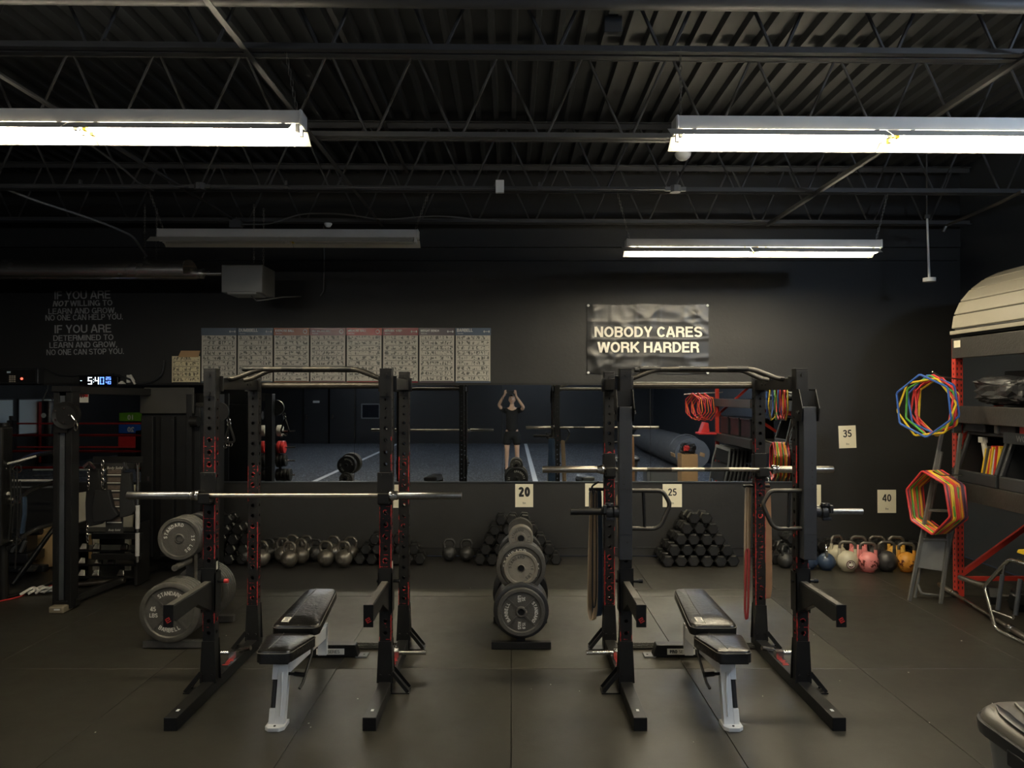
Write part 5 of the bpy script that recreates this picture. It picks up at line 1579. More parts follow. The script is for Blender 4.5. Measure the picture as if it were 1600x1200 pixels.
b = MB().tube(smooth_path([(0.135, -0.10, 1.66), (0.125, -0.1, 1.60), (0.14, -0.1, 1.56), (0.158, -0.1, 1.60), (0.14, -0.1, 1.66)], 3), 0.005, 6)
b.cyl((0.13, -0.1, 1.66), (0.10, -0.1, 1.70), 0.004, 6)
b.build('carabiner', M_chrome, pc)
b = MB().box((0, -0.06, 0.03), (0.13, 0.16, 0.06)).build('foot', mat('tan_rubber_foot', (0.20, 0.17, 0.12), 0.5), t, bevel=0.012)
MB().box((0.01, -0.141, 0.035), (0.05, 0.002, 0.012)).build('foot_label', M_white, fb2 if False else b)
b = MB().box((0, 0.04, 0.055), (0.18, 0.06, 0.06)).box((0, 0.04, 0.10), (0.11, 0.08, 0.10))
b.build('base_plate', M_black2, t)
# tower with shrouds
tx, ty = xx(277, 8.2) - o.x, 8.2 - o.y
b = MB().box((tx, ty, 0.95), (0.62, 0.30, 1.60))
b.build('weight_tower', M_tower, t, bevel=0.01)
pp = [(-0.30, 0), (0.26, 0), (0.26, 0.27), (-0.25, 0.27), (-0.285, 0.245), (-0.30, 0.20)]
MB().prism(pp, -0.012, 0.012, T(tx, ty - 0.19, 1.68) @ RX(PI / 2)).build('top_panel', M_plastic if False else mat('warm_black_panel', (0.035, 0.034, 0.030), 0.35, ns=3), t, bevel=0.004)
for dx, wd in ((-0.22, 0.125), (-0.01, 0.14)):
    b = MB().box((tx + dx, ty - 0.18, 0.92), (wd, 0.07, 1.46))
    s_ = b.build('shroud', M_tower, t, bevel=0.006)
    b = MB()
    for q in (-0.35, 0.35): b.cyl((tx + dx + q * wd, ty - 0.215, 1.62), (tx + dx + q * wd, ty - 0.219, 1.62), 0.006, 8)
    b.build('rivet', M_ink, s_)
MB().box((tx + 0.215, ty - 0.16, 0.98), (0.06, 0.10, 1.80)).build('tower_edge', M_tower, t, bevel=0.004)
MB().box((tx - 0.20, ty - 0.218, 1.005), (0.02, 0.004, 0.05)).build('lock', M_chrome, t)
MB().cyl((tx + 0.25, ty - 0.25, 1.60), (tx + 0.33, ty - 0.25, 1.60), 0.055, 20).build('top_pulley', M_black, t)
# cross arm to second column on the right
rx, ry = -3.10 - o.x, 8.10 - o.y
for pa, pb, w_, h_ in (((tx + 0.2, ty, 1.84), (rx, ry, 1.84), 0.06, 0.10), ((tx - 0.2, ty - 0.05, 1.90), (0.0, 0.1, 1.92), 0.06, 0.07), ((tx - 0.2, ty - 0.05, 0.06), (0.0, 0.05, 0.06), 0.06, 0.06), ((tx + 0.2, ty, 0.06), (rx, ry, 0.06), 0.06, 0.06)):
    MB().bar(pa, pb, w_, h_).build('frame_tube', M_black2, t, bevel=0.003)
b = MB().box((rx, ry, 0.96), (0.09, 0.13, 1.84))
b.build('column', M_tower, t, bevel=0.004)
b = MB().cyl((rx + 0.05, ry - 0.08, 1.70), (rx + 0.05, ry - 0.12, 1.70), 0.10, 24)
p2 = b.build('pulley_carriage', M_black, t)
b = MB()
MB().tube(smooth_path([(rx + 0.16, ry - 0.1, 1.56), (rx + 0.10, ry - 0.1, 1.38), (rx + 0.22, ry - 0.1, 1.38), (rx + 0.16, ry - 0.1, 1.56)], 3), 0.012, 6).build('cable_handle', M_black, p2)
b = MB()
for q, z in ((0.15, 1.61), (0.155, 1.57), (0.13, 1.42), (0.14, 1.37), (0.17, 1.36), (0.115, 1.34)):
    b.tube([(rx + q + 0.018 * math.cos(a), ry - 0.1, z + 0.024 * math.sin(a)) for a in [2 * PI * k / 8 for k in range(8)]], 0.004, 5, closed=True)
b.build('carabiner', M_chrome, p2)
b = MB().tube(smooth_path([(rx - 0.03, ry - 0.1, 1.58), (rx - 0.11, ry - 0.1, 1.58), (rx - 0.11, ry - 0.1, 1.70), (rx - 0.03, ry - 0.1, 1.70)], 3), 0.006, 6)
b.build('selector_handle', M_black, t)
# accessory storage between column and tower
b = MB()
za = H - (729 - HY) / F * 7.3
xL, xR_ = xx(128, 7.3) - o.x, xx(231, 7.6) - o.x
MB().box(((xL + xR_) / 2, 7.42 - o.y, za), (xR_ - xL, 0.16, 0.05)).box(((xL + xR_) / 2, 7.5 - o.y, za + 0.05), (xR_ - xL, 0.01, 0.06)).build('accessory_rail', M_black2, t, bevel=0.003)
for z in (0.50, 0.30): MB().box(((xL + xR_) / 2, 7.5 - o.y, z), (xR_ - xL, 0.05, 0.055)).build('accessory_rail', M_black2, t, bevel=0.003)
def zpx(y, d): return H - (y - HY) / F * d

# poster strip
t = thing('poster_strip', 'narrow black photo poster hanging inside the cable trainer', 'poster', (xx(180, 7.3), 7.3, zpx(778, 7.3)))
MB().box((0, 0, 0), (0.165, 0.006, 0.66)).build('sheet', M_ink, t)
b = MB(); mph = mat('dim_photo', (0.10, 0.075, 0.06), 0.4, ns=60, na=0.8)
for k in range(7):
    z = 0.22 - k * 0.075
    b.box((0, -0.004, z), (0.14, 0.002, 0.007))
    MB().box((0, -0.004, z + 0.03), (0.125, 0.002, 0.04)).build('photo_row', mph, t)
b.build('caption_bars', M_bantext, t)
MB().text('Body Solid', 0.035, T(0, -0.005, 0.275) @ RX(PI / 2), shear=0.3).text('Body Solid', 0.026, T(0, -0.005, -0.31) @ RX(PI / 2), shear=0.3).build('lettering', M_letter, t)

def strap(x, y0, y1, d, w, m, lab, name='ab_strap'):
    z1, z0 = zpx(y0, d), zpx(y1, d)
    x = xx(x, d)
    h = z1 - z0
    b = MB().prism([(-w * 0.4, h), (w * 0.4, h), (w * 0.6, h * 0.45), (w * 0.95, 0.05), (w * 0.5, 0.0), (-w * 0.5, -0.03), (-w * 0.55, h * 0.4)], -0.03, 0.03, T(x, d, z0) @ RX(PI / 2))
    return tag(b.build(name, m, origin=(x, d, z0), bevel=0.012), lab, 'strap')
strap(149, 732, 818, 7.28, 0.14, M_cloth, 'black fabric ab strap hanging from the trainer rail at left')
strap(162, 765, 812, 7.27, 0.17, M_cloth, 'second black fabric strap hanging beside the poster strip')
strap(199, 738, 804, 7.26, 0.11, M_cloth, 'black strap hanging between the poster strip and the silver bar')
def chain_h(x, y0, y1, d, lab, rl=0.02):
    z1, z0 = zpx(y0, d), zpx(y1, d); x = xx(x, d)
    b = MB(); n = int((z1 - z0) / (rl * 1.5))
    for i in range(n):
        c = Vector((x, d, z0 + (z1 - z0) * (i + 0.5) / n)); u = Vector((1, 0, 0)) if i % 2 else Vector((0.3, 0.95, 0))
        b.tube([c + u * rl * 0.45 * math.cos(a) + Vector((0, 0, 1)) * rl * math.sin(a) for a in [2 * PI * k / 8 for k in range(8)]], rl * 0.16, 5, closed=True)
    return tag(b.build('chain', M_chrome, origin=(x, d, z1)), lab, 'chain')
chain_h(139, 728, 765, 7.2, 'thin steel chain hanging in front of the left ab strap')
chain_h(161, 720, 762, 7.2, 'thicker steel chain hanging left of the poster strip', 0.028)
chain_h(138, 816, 846, 7.2, 'short chain with a clip below the left ab strap', 0.022)
b = MB()
d = 7.2
for xa, ya, xb, yb_ in ((131, 730, 140, 722), (140, 722, 150, 732), (196, 735, 194, 722), (194, 722, 201, 733)):
    b.bar((xx(xa, d), d, zpx(ya, d)), (xx(xb, d), d, zpx(yb_, d)), 0.016, 0.02)
tag(b.build('pulldown_grip', M_chrome, origin=(xx(140, d), d, zpx(722, d))), 'silver V handles hooked on the trainer rail', 'handle')
t = thing('straight_bar', 'silver straight pulldown bar hanging vertically beside the weight tower', 'bar', (xx(216, 7.25), 7.25, zpx(723, 7.25)))
L = t.location.z - zpx(878, 7.25)
MB().cyl((0, 0, -0.02), (0, 0, -L), 0.014, 12).build('shaft', M_chrome, t)
MB().cyl((0, 0, -0.40), (0, 0, -0.62), 0.019, 12).cyl((0, 0, -0.66), (0, 0, -L + 0.06), 0.019, 12).build('grip', mat('pale_grip', (0.45, 0.44, 0.42), 0.4), t)
MB().tube([(-0.012, 0, 0.0), (-0.008, 0, -0.03), (0.008, 0, -0.03), (0.012, 0, 0.0)], 0.005, 6).build('hook', M_chrome, t)
# cream panel behind
d = 8.2
Vp = [(122, 838), (122, 770), (213, 757), (208, 826)]
P = [(xx(x, d), zpx(y, d)) for x, y in Vp]
o = MB().prism([(x - P[0][0], z) for x, z in P], -0.01, 0.01, T(P[0][0], d, 0) @ RX(PI / 2)).box((xx(150, d), d + 0.02, 0.25), (0.05, 0.04, 0.5)).box((xx(200, d), d + 0.02, 0.25), (0.05, 0.04, 0.5))
tag(o.build('cream_panel', mat('cream_board', (0.62, 0.58, 0.44), 0.5), origin=(P[0][0], d, 0)), 'cream board standing behind the accessories of the trainer', 'board')
d = 8.0
P = [(xx(x, d), zpx(y, d)) for x, y in ((168, 860), (167, 848), (194, 841), (191, 851))]
# dumbbell handles shelf
t = thing('accessory_rack', 'low black rack with chrome bright attachments at the foot of the trainer', 'rack', (xx(175, 7.7), 7.7, 0))
wd = 0.62
b = MB()
for z in (0.08, 0.20, 0.34, 0.52):
    b.box((0, 0, z), (wd, 0.26, 0.02))
for q in (-1, 1): b.box((q * wd / 2, 0, 0.30), (0.03, 0.26, 0.60))
b.build('frame', M_black2, t, bevel=0.003)
b = MB()
rnd = random.Random(3)
for z in (0.12, 0.24, 0.38):
    for k in range(4):
        x = -0.2 + k * 0.13 + rnd.uniform(-0.02, 0.02)
        if rnd.random() < 0.2: continue
        b.prism([(-0.035, -0.03), (0.04, -0.03), (0.025, 0.03), (-0.02, 0.035)], -0.02, 0.02, T(x, -0.13, z) @ RX(PI / 2 - 0.5))
b.build('attachment_block', M_chrome, t, bevel=0.005)
MB().cyl((-0.25, -0.16, 0.02), (0.22, -0.16, 0.06), 0.026, 12).build('lower_tube', M_steel, t)

# horizontal pale bars seen low behind column (rope ring apron bars)
for k, (ya, yb_, x0, x1, m) in enumerate(((750.5, 750.5, 10, 88, M_ropew), (761, 761, 10, 88, M_grey))):
    d = 8.4
    o = MB().cyl((xx(x0 - 60, d), d, zpx(ya, d)), (xx(x1 + 6, d), d, zpx(yb_, d)), 0.012 if k == 0 else 0.01, 8)
    tag(o.build('pole', m, origin=(xx(x0, d), d, zpx(ya, d))), ('pale horizontal pole just under the left mirror', 'thin grey horizontal pole below the pale one')[k], 'pole')

# ================================================================ RING CORNER AT THE LEFT EDGE
t = thing('boxing_ring', 'edge of a boxing ring with black padded corner and ropes at the far left', 'boxing ring', (xx(2, 7.0), 7.0, 0))
o = t.location
MB().box((0.0, 0, 1.05), (0.125, 0.16, 1.08)).build('corner_pad', M_leather, t, bevel=0.02)
MB().cyl((0, 0.05, 0), (0, 0.05, 1.62), 0.04, 14).build('corner_post', M_black2, t)
P2 = Vector((xx(92, 8.0), 8.0, 0)) - Vector((o.x, o.y, 0))
MB().cyl((P2.x, P2.y, 0), (P2.x, P2.y, 1.45), 0.035, 14).build('rear_post', M_black2, t)
for z0, z1, m, r in ((1.26, 1.28, M_leather, 0.026), (0.90, 0.98, M_leather, 0.022), (0.52, 0.55, M_leather, 0.022)):
    pts = smooth_path([(0.06, 0.02, z0 - 0.04), (P2.x * 0.55, P2.y * 0.5, (z0 + z1) / 2 + 0.02), (P2.x, P2.y, z1)], 4)
    MB().tube(pts, r, 8).build('rope', m, t)
for z in (1.20, 0.92, 0.54):
    b = MB().lathe([(0.032, -0.005), (0.042, -0.005), (0.042, 0.005), (0.032, 0.005), (0.032, -0.005)], 18, T(0.12, 0.05, z) @ RX(PI / 2)).cyl((0.0, 0.04, z), (0.09, 0.05, z), 0.012, 8)
    b.build('turnbuckle', M_chrome, t)
for x1, y1 in ((0.22, 0.35), (0.30, -0.05)):
    MB().cyl((P2.x, P2.y, 0.55), (P2.x - x1 * 0.9, P2.y - 0.25 - y1 * 0.5, 0.01), 0.022, 10).build('brace', M_black2, t)
b = MB()
for q, z0, z1 in ((0.10, 1.25, 0.55), (0.16, 1.22, 0.30), (0.13, 1.20, 0.62), (0.19, 1.1, 0.6)):
    b.tube(smooth_path([(q, -0.02, z0), (q + 0.02, -0.03, (z0 + z1) / 2), (q - 0.01, -0.02, z1)], 4), 0.007, 6)
b.build('hanging_cord', M_cloth, t)
b = MB().tube(smooth_path([(0.02, 0, 1.24), (0.14, 0, 1.27), (0.26, 0.1, 1.31)], 4), 0.010, 6).tube(smooth_path([(-0.3, 0, 0.93), (0.0, 0, 0.96), (0.08, 0, 0.98)], 3), 0.016, 6)
b.build('white_tape', M_ropew, t)
MB().tube(smooth_path([(0.22, 0, 0.95), (0.23, -0.01, 0.8), (0.20, 0, 0.62)], 4), 0.03, 8, flat=(1, 0.4)).build('blue_strap', M_navyband, t)

# ropes and clutter on the floor
t = thing('floor_rope', 'tangled black and white rope lying on the mats before the ring corner', 'rope', (-4.6, 7.2, 0))
b = MB().tube(smooth_path([(xx(0, 7.0) + 4.6, -0.15, 0.02), (xx(30, 7.1) + 4.6, 0.02, 0.025), (xx(52, 7.2) + 4.6, 0.08, 0.04), (xx(88, 7.6) + 4.6, 0.45, 0.04)], 5), 0.018, 8)
b.build('black_rope', M_leather, t)
rnd = random.Random(8)
b = MB()
for k in range(4):
    x = xx(52, 7.2) + 4.6 + k * 0.055
    b.tube(smooth_path([(x - 0.08, -0.05 + k * 0.03, 0.02), (x, 0.04 + rnd.uniform(-.03, .03), 0.075), (x + 0.07, 0.02 + k * 0.04, 0.03), (x + 0.16, 0.12, 0.02)], 4), 0.013, 6)
b.build('white_rope', M_ropew, t)
o = MB().tube(smooth_path([FL(-10, 942) + Vector((0, 0, .008)), FL(30, 934) + Vector((0, 0, .008)), FL(62, 920) + Vector((0, 0, .008)), FL(92, 913) + Vector((0, 0, .008))], 6), 0.006, 6)
tag(o.build('floor_cable', M_redp, origin=FL(30, 934)), 'thin red cord lying on the floor at the left edge', 'cord')
# plywood box
d = 8.45
t0 = MB().box((0, 0, 0.20), (0.50, 0.34, 0.40))
tag(t0.build('plyometric_box', M_wood, loc=(xx(89, d), d + 0.1, 0), bevel=0.004), 'pale plywood jump box on the floor behind the trainer column', 'box').rotation_euler = (0, 0, R(-8))
# low black machine
t = thing('rowing_machine', 'low black exercise machine with two pale foot pads behind the ring ropes', 'exercise machine', (xx(28, 8.2), 8.2, 0))
b = MB().box((0, 0, 0.16), (0.42, 0.30, 0.10)).box((0.0, 0.02, 0.30), (0.30, 0.20, 0.20)).cyl((-0.25, 0, 0.40), (0.26, 0, 0.42), 0.04, 12).box((0, -0.1, 0.05), (0.75, 0.10, 0.07))
b.build('frame', M_plastic, t, bevel=0.01)
for x in (-0.17, 0.24):
    MB().box((x, -0.16, 0.10), (0.16, 0.10, 0.03), RX(R(12))).build('foot_pad', M_lidgrey, t, bevel=0.005)
b = MB()
for k in range(4): b.bar((-0.15 + k * 0.09, -0.12, 0.22), (-0.10 + k * 0.09, -0.12, 0.34), 0.04, 0.03)
b.build('ribbed_guard', M_heater, t, bevel=0.006)
# chart slice beside the weight tower
d = 8.6
t = thing('exercise_chart', 'tall narrow cream chart visible between the weight tower and the left rack post', 'poster', (xx(306, d), d, zpx(692, d)))
MB().box((0, 0.01, -0.1), (0.20, 0.012, 1.3)).build('backing', M_ink, t)
MB().box((0, 0, 0.02), (0.19, 0.006, 0.60)).build('chart_panel', mat_chart('side_chart', (0.70, 0.64, 0.46), (0.06, 0.05, 0.04), 4, 8, 31), t)
b = MB().box((0, 0.02, -0.72), (0.05, 0.02, 0.9)); b.build('stand', M_black2, t)

# ================================================================ RIGHT SIDE: PALLET RACKING
XF, XBK = 4.14, 5.10
t = thing('pallet_rack', 'red and black steel shelving along the right wall', 'shelving', (XF, 7.2, 0))
o = t.location
def upright(y, x):
    b = MB()
    # column with punched slots: solid core + face strips
    b.box((x, y, 1.20), (0.070, 0.062, 2.40))
    u = b.build('upright', M_red, t, bevel=0.002)
    b = MB()
    for k in range(46):
        z = 0.08 + k * 0.051
        for q in (-0.018, 0.018):
            b.box((x + q, y - 0.0312, z), (0.011, 0.0015, 0.026))
    for k in range(46):
        z = 0.08 + k * 0.051
        b.box((x - 0.0352, y, z), (0.0015, 0.014, 0.02))
    b.build('slot', M_ink, u)
    return u
YS = (0.0, -2.45, -4.9)
for y in YS:
    upright(y, 0.035); upright(y, XBK - XF)
    b = MB()
    for (z0, z1) in ((0.15, 0.80), (0.80, 0.15),):
        pass
    zz = 0.12
    s = 0
    for z0, z1 in ((0.20, 0.85), (1.45, 0.85), (1.45, 2.25)):
        b.bar((0.06, y, z0), (XBK - XF, y, z1), 0.03, 0.045)
    for z in (0.16, 2.28): b.bar((0.06, y, z), (XBK - XF, y, z), 0.03, 0.04)
    b.build('cross_brace', M_red, t)
def beam(y0, y1, z0, z1, m=M_beamb, x=0.0):
    b = MB().box((x - 0.012, (y0 + y1) / 2, (z0 + z1) / 2), (0.05, y0 - y1, z1 - z0))
    b.box((XBK - XF, (y0 + y1) / 2, (z0 + z1) / 2), (0.05, y0 - y1, z1 - z0))
    o_ = b.build('beam', m, t, bevel=0.004)
    return o_
for (ya, yb_) in ((-0.035, -2.415), (-2.485, -4.865)):
    for z0, z1 in ((2.215, 2.40), (1.62, 1.775), (0.92, 1.08)):
        bm_ = beam(ya, yb_, z0, z1)
        b = MB().box(((XBK - XF) / 2, (ya + yb_) / 2, z1 - 0.02), (XBK - XF - 0.04, ya - yb_, 0.03))
        b.build('deck_board', M_beamb, t)
MB().box((-0.040, -0.13, 2.345), (0.003, 0.10, 0.065)).build('paper_label', M_paper, t)
MB().box((-0.040, -0.09, 1.03), (0.003, 0.11, 0.05)).build('paper_label', M_paper, t)
for z in (1.58, 1.14): MB().box((0.0, -0.045, z), (0.08, 0.03, 0.12)).build('beam_clip', M_chrome, t, bevel=0.004)

# long quarter-barrel of slatted vinyl on top
t = thing('slatted_cover', 'large beige curved slatted cover lying on top of the shelving', 'cover', (XF - 0.02, 5.2, 2.40))
a0 = 0.0
prof = []
NA = 7
for k in range(NA + 1):
    a = PI * 0.0 + (PI * 0.5) * k / NA
    prof.append((0.80 - 0.80 * math.cos(a), 0.09 + 0.60 * math.sin(a)))
for k in range(NA):
    (xa, za_), (xb, zb_) = prof[k], prof[k + 1]
    e = 0.006
    dx, dz = xb - xa, zb_ - za_
    L = math.hypot(dx, dz)
    ux, uz = dx / L, dz / L
    nx, nz = -uz, ux
    pa = (xa + ux * e, za_ + uz * e); pb = (xb - ux * e, zb_ - uz * e)
    poly = [pa, pb, (pb[0] - nx * 0.03, pb[1] - nz * 0.03), (pa[0] - nx * 0.03, pa[1] - nz * 0.03)]
    MB().prism([(p[0], p[1]) for p in poly], -2.0, 2.0 - 0.035 * max(0, k - 4), RX(PI / 2) @ Matrix.Scale(-1, 4, (0, 0, 1))).build('slat', M_dome, t, bevel=0.008)
V = [(p[0] + 0.012, p[1] - 0.006) for p in prof] + [(0.93, 0.69), (0.93, 0.02), (0.03, 0.02)]
MB().prism(V, -1.97, 1.96, RX(PI / 2) @ Matrix.Scale(-1, 4, (0, 0, 1))).build('core', M_ink, t)
MB().box((0.0, 0, 0.055), (0.03, 4.0, 0.035)).build('edge_strip', M_dome, t, bevel=0.004)

# wall duct / dark structure on the right above
# goods on the shelves ------------------------------------------------
def crumple(loc, sx, sy, sz, seed, m, name, label, cat):
    rnd = random.Random(seed)
    from mathutils import noise as mn
    V = []; Fc = []
    nu, nv = 40, 22
    for j in range(nv + 1):
        ph = -PI / 2 + PI * j / nv
        for i in range(nu):
            th = 2 * PI * i / nu
            p = Vector((math.cos(ph) * math.cos(th), math.cos(ph) * math.sin(th), math.sin(ph)))
            q = Vector(tuple(math.copysign(abs(c) ** 0.6, c) for c in p))
            n = mn.noise(p * 2.2 + Vector((seed, 0, 0))) * 0.22 + abs(mn.noise(p * 5 + Vector((0, seed, 0)))) * 0.20
            q = q * (0.86 + n)
            V.append((q.x * sx / 2, q.y * sy / 2, max(0, (q.z + 1) * sz / 2)))
    for j in range(nv):
        for i in range(nu):
            Fc.append((j * nu + i, j * nu + (i + 1) % nu, (j + 1) * nu + (i + 1) % nu, (j + 1) * nu + i))
    return tag(MB().add(V, Fc, smooth=False).build(name, m, loc=loc), label, cat)
crumple((4.42, 6.62, 1.775), 0.62, 0.85, 0.27, 5, M_bag, 'plastic_bag', 'crumpled black plastic bag on the middle shelf of the racking', 'bag')
crumple((4.46, 5.75, 1.775), 0.60, 0.75, 0.25, 9, M_bag, 'plastic_bag', 'second black bag nearer the camera on the middle shelf', 'bag')
tag(MB().box((0, 0, 0.16), (0.5, 0.7, 0.32)).build('storage_box', M_plastic, loc=(4.80, 6.75, 1.775), bevel=0.01), 'dark box behind the bag on the middle shelf', 'box')
b = MB()
for k in range(3): b.cyl((0, k * 0.07, 0), (0, k * 0.07, 0.32), 0.022, 10)
tag(b.build('metal_canister', M_sleeve, loc=(4.72, 6.28, 1.775)), 'slim grey metal canisters upright behind the black bag', 'canister')
tag(MB().cyl((0, 0, 0), (0, -0.9, 0.0), 0.03, 12).build('foam_tube', M_redp, loc=(4.30, 6.38, 2.10)), 'red padded bar resting high on the black bag', 'tube') if False else None
tag(MB().box((0, -0.35, 0), (0.05, 0.7, 0.05)).box((0.1, -0.02, -0.10), (0.22, 0.04, 0.25)).box((0.1, -0.62, -0.10), (0.22, 0.04, 0.25)).build('red_trestle', M_red, loc=(4.36, 6.42, 2.0), bevel=0.006), 'red metal trestle standing on the shelf under the top beam', 'trestle')

# open fronted bins with hurdle slats
def open_bin(y, label):
    """black stacking bin, open towards the aisle (-x); origin on the shelf"""
    t = thing('storage_bin', label, 'bin', (4.13, y, 1.08))
    L, D, Hh = 0.60, 0.55, 0.46
    b = MB()
    b.box((D / 2, 0, 0.008), (D, L, 0.016)).box((D - 0.01, 0, Hh / 2), (0.02, L, Hh))
    for s in (-1, 1):
        b.prism([(0.0, 0.0), (D, 0.0), (D, Hh), (0.12, Hh), (0.0, 0.16)], -0.008, 0.008, T(0, s * (L / 2 - 0.01), 0) @ RX(PI / 2))
    b.build('shell', M_plastic, t, bevel=0.004)
    b = MB().box((0.0, 0, 0.055), (0.035, L, 0.11)).box((0.12, 0, Hh - 0.015), (0.04, L, 0.03))
    for s in (-1, 1):
        b.bar((0.0, s * (L / 2 - 0.015), 0.10), (0.12, s * (L / 2 - 0.015), Hh - 0.01), 0.035, 0.04)
    b.build('rim', M_armgrey, t, bevel=0.01)
    return t
open_bin(6.84, 'open fronted black storage bin on the lower shelf, farther from the camera')
open_bin(6.20, 'open fronted black storage bin on the lower shelf, nearer the camera')
rnd = random.Random(21)
cols = [(M_yellow, 'yellow'), (M_lidgrey, 'grey'), (M_yellow, 'yellow'), (M_redp, 'red'), (M_yellow, 'yellow'), (M_ropew, 'white'), (M_redp, 'red'), (M_yellow, 'yellow'), (M_yellow, 'yellow'), (M_ropew, 'white'), (M_yellow, 'yellow'), (M_redp, 'red')]
for i, (m, nm) in enumerate(cols):
    y = 6.93 - i * 0.030
    b = MB().box((0, 0, 0.15), (0.16, 0.018, 0.33 + rnd.uniform(-0.05, 0.03)), RX(R(14 + rnd.uniform(-6, 6))))
    o_ = b.build('training_slat', m, loc=(4.30, y, 1.115), bevel=0.002)
    tag(o_, '%s flat slat, %s from the left of those standing in the black bin' % (nm, ORD[i]), 'slat', 'coloured slats in the black bin')
tag(MB().cyl((0, 0, 0), (0, 0.09, 0.36), 0.022, 10).box((0, 0.10, 0.37), (0.05, 0.06, 0.05)).build('white_pipe', M_ropew, loc=(4.27, 6.87, 1.10)), 'white plastic pipe leaning in the black bin', 'pipe')
tag(MB().box((0, 0, 0.02), (0.2, 0.22, 0.04)).build('red_pad', M_redp, loc=(4.26, 6.98, 1.098), bevel=0.006), 'flat red pad lying in the corner of the black bin', 'pad')
for i, (y, m, w_, l) in enumerate(((6.98, M_plastic, 0.34, 'dark bin on top of the open bins at left'), (6.66, M_grey, 0.05, 'thin pale panel between the upper dark bins'), (6.50, M_armgrey, 0.20, 'charcoal case on top of the open bins'), (6.22, M_redp, 0.26, 'red case on top of the open bins'))):
    tag(MB().box((0, 0, 0.0), (0.34, w_, 0.075 if i == 3 else 0.09)).build('storage_case', m, loc=(4.36, y, 1.54 + 0.047), bevel=0.008), l, 'case')
t = thing('weight_case', 'black box with faint capital letters beside the red case', 'box', (4.25, 6.22, 1.50 - 0.0))
t.location.z = 1.54
MB().box((-0.13, 0, -0.0), (0.02, 0.42, 0.09)).build('panel', M_plastic, t)
MB().text('WOL', 0.07, T(-0.142, -0.04, -0.022) @ RZ(-PI / 2) @ RX(PI / 2), bold=0.02).build('lettering', M_heater, t)
t.location.z = 1.52

# floor level goods
t = thing('tote_box', 'large black lidded plastic tote under the lowest shelf', 'tote', (4.42, 5.85, 0.0))
b = MB()
V = []
for z, k in ((0.0, 0.88), (0.50, 1.0)):
    for i, j in ((-1, -1), (1, -1), (1, 1), (-1, 1)): V.append((i * 0.26 * k, j * 0.42 * k, z))
b.add(V, [(3, 2, 1, 0), (4, 5, 6, 7), (0, 1, 5, 4), (1, 2, 6, 5), (2, 3, 7, 6), (3, 0, 4, 7)])
b.build('tub', mat('navy_black_plastic', (0.010, 0.013, 0.020), 0.4), t, bevel=0.02)
MB().box((0, 0, 0.52), (0.58, 0.90, 0.06)).box((0, 0, 0.56), (0.46, 0.76, 0.03)).build('lid', M_plastic, t, bevel=0.012)
tag(MB().prism([(-0.07, 0), (0.09, 0), (0.07, 0.03), (0.01, 0.045), (-0.06, 0.035)], -0.05, 0.05, RZ(PI / 2) @ RX(PI / 2)).build('yellow_cone', M_yellow, loc=(4.17, 6.20, 0.59), bevel=0.006), 'small yellow rubber piece on the rim of the black tote', 'rubber piece')
tag(MB().box((0, 0, 0.14), (0.4, 0.6, 0.28)).box((0, 0, 0.29), (0.44, 0.64, 0.03)).build('crate', M_plastic, loc=(4.48, 5.70, 0.59), bevel=0.01), 'black crate stacked on the large tote', 'crate')
tag(MB().tube(smooth_path([(0, 0, 0), (0, -0.08, 0.03), (0, -0.30, 0.0), (0.05, -0.34, -0.03)], 4), 0.032, 10).build('red_grip_bar', M_redp, loc=(4.22, 6.16, 0.905)), 'short red padded grip lying under the shelf beam', 'grip bar') if False else tag(MB().box((0, -0.1, 0.03), (0.09, 0.24, 0.06)).build('red_block', M_redp, loc=(4.30, 6.02, 0.895), bevel=0.02), 'red block on top of the black crate', 'block')
b = MB()
for y in (0.0, 0.14, 0.40):
    b.box((0.25, -y, 0.42), (0.03, 0.03, 0.84))
for z in (0.1, 0.28, 0.42, 0.60, 0.74): b.box((0.25, -0.2, z), (0.025, 0.42, 0.02))
tag(b.build('wire_frame', M_heater, loc=(4.45, 7.0, 0)), 'grey steel frame standing behind the red brace', 'frame')
for i, (x, y, z, l) in enumerate(((4.42, 6.90, 0.10, 'left'), (4.50, 6.70, 0.09, 'right'))):
    t = copy_tree(db0); t.location = (x, y, 0.075); t.scale = (1.3, 1.1, 1.3); t.rotation_euler = (0, R(60 * i), R(70 + 20 * i))
    t['label'] = 'large black hex dumbbell on the floor under the shelving, ' + l + ' of two'; t['group'] = 'dumbbells under the shelving'

# agility hexagons
def hexring(r, m, bend=0.006):
    t_ = [(r * math.cos(PI / 3 * k + PI / 6 + PI / 6 * 0), 0, r * math.sin(PI / 3 * k + PI / 6)) for k in range(6)]
    P = []
    for i in range(6):
        a = Vector(t_[i]); n_ = Vector(t_[(i + 1) % 6])
        P += [a + (Vector(t_[i - 1]) - a).normalized() * 0.012, a + (n_ - a).normalized() * 0.012]
    return MB().tube(P, 0.0095, 6, closed=True).build('agility_hexagon', m)
ringmesh = {}
def put_ring(m, loc, r, rot, label, grp):
    key = (m.name, r)
    if key not in ringmesh:
        o_ = hexring(r, m); ringmesh[key] = o_.data
    else:
        o_ = bpy.data.objects.new('agility_hexagon', ringmesh[key]); COL.objects.link(o_)
    o_.location = loc; o_.rotation_euler = rot
    return tag(o_, label, 'agility ring', grp)
def cname(m): return {M_redp: 'red', M_yellow: 'yellow', M_green: 'green', M_blue: 'blue', M_purple: 'dark purple', M_orange: 'orange'}[m]
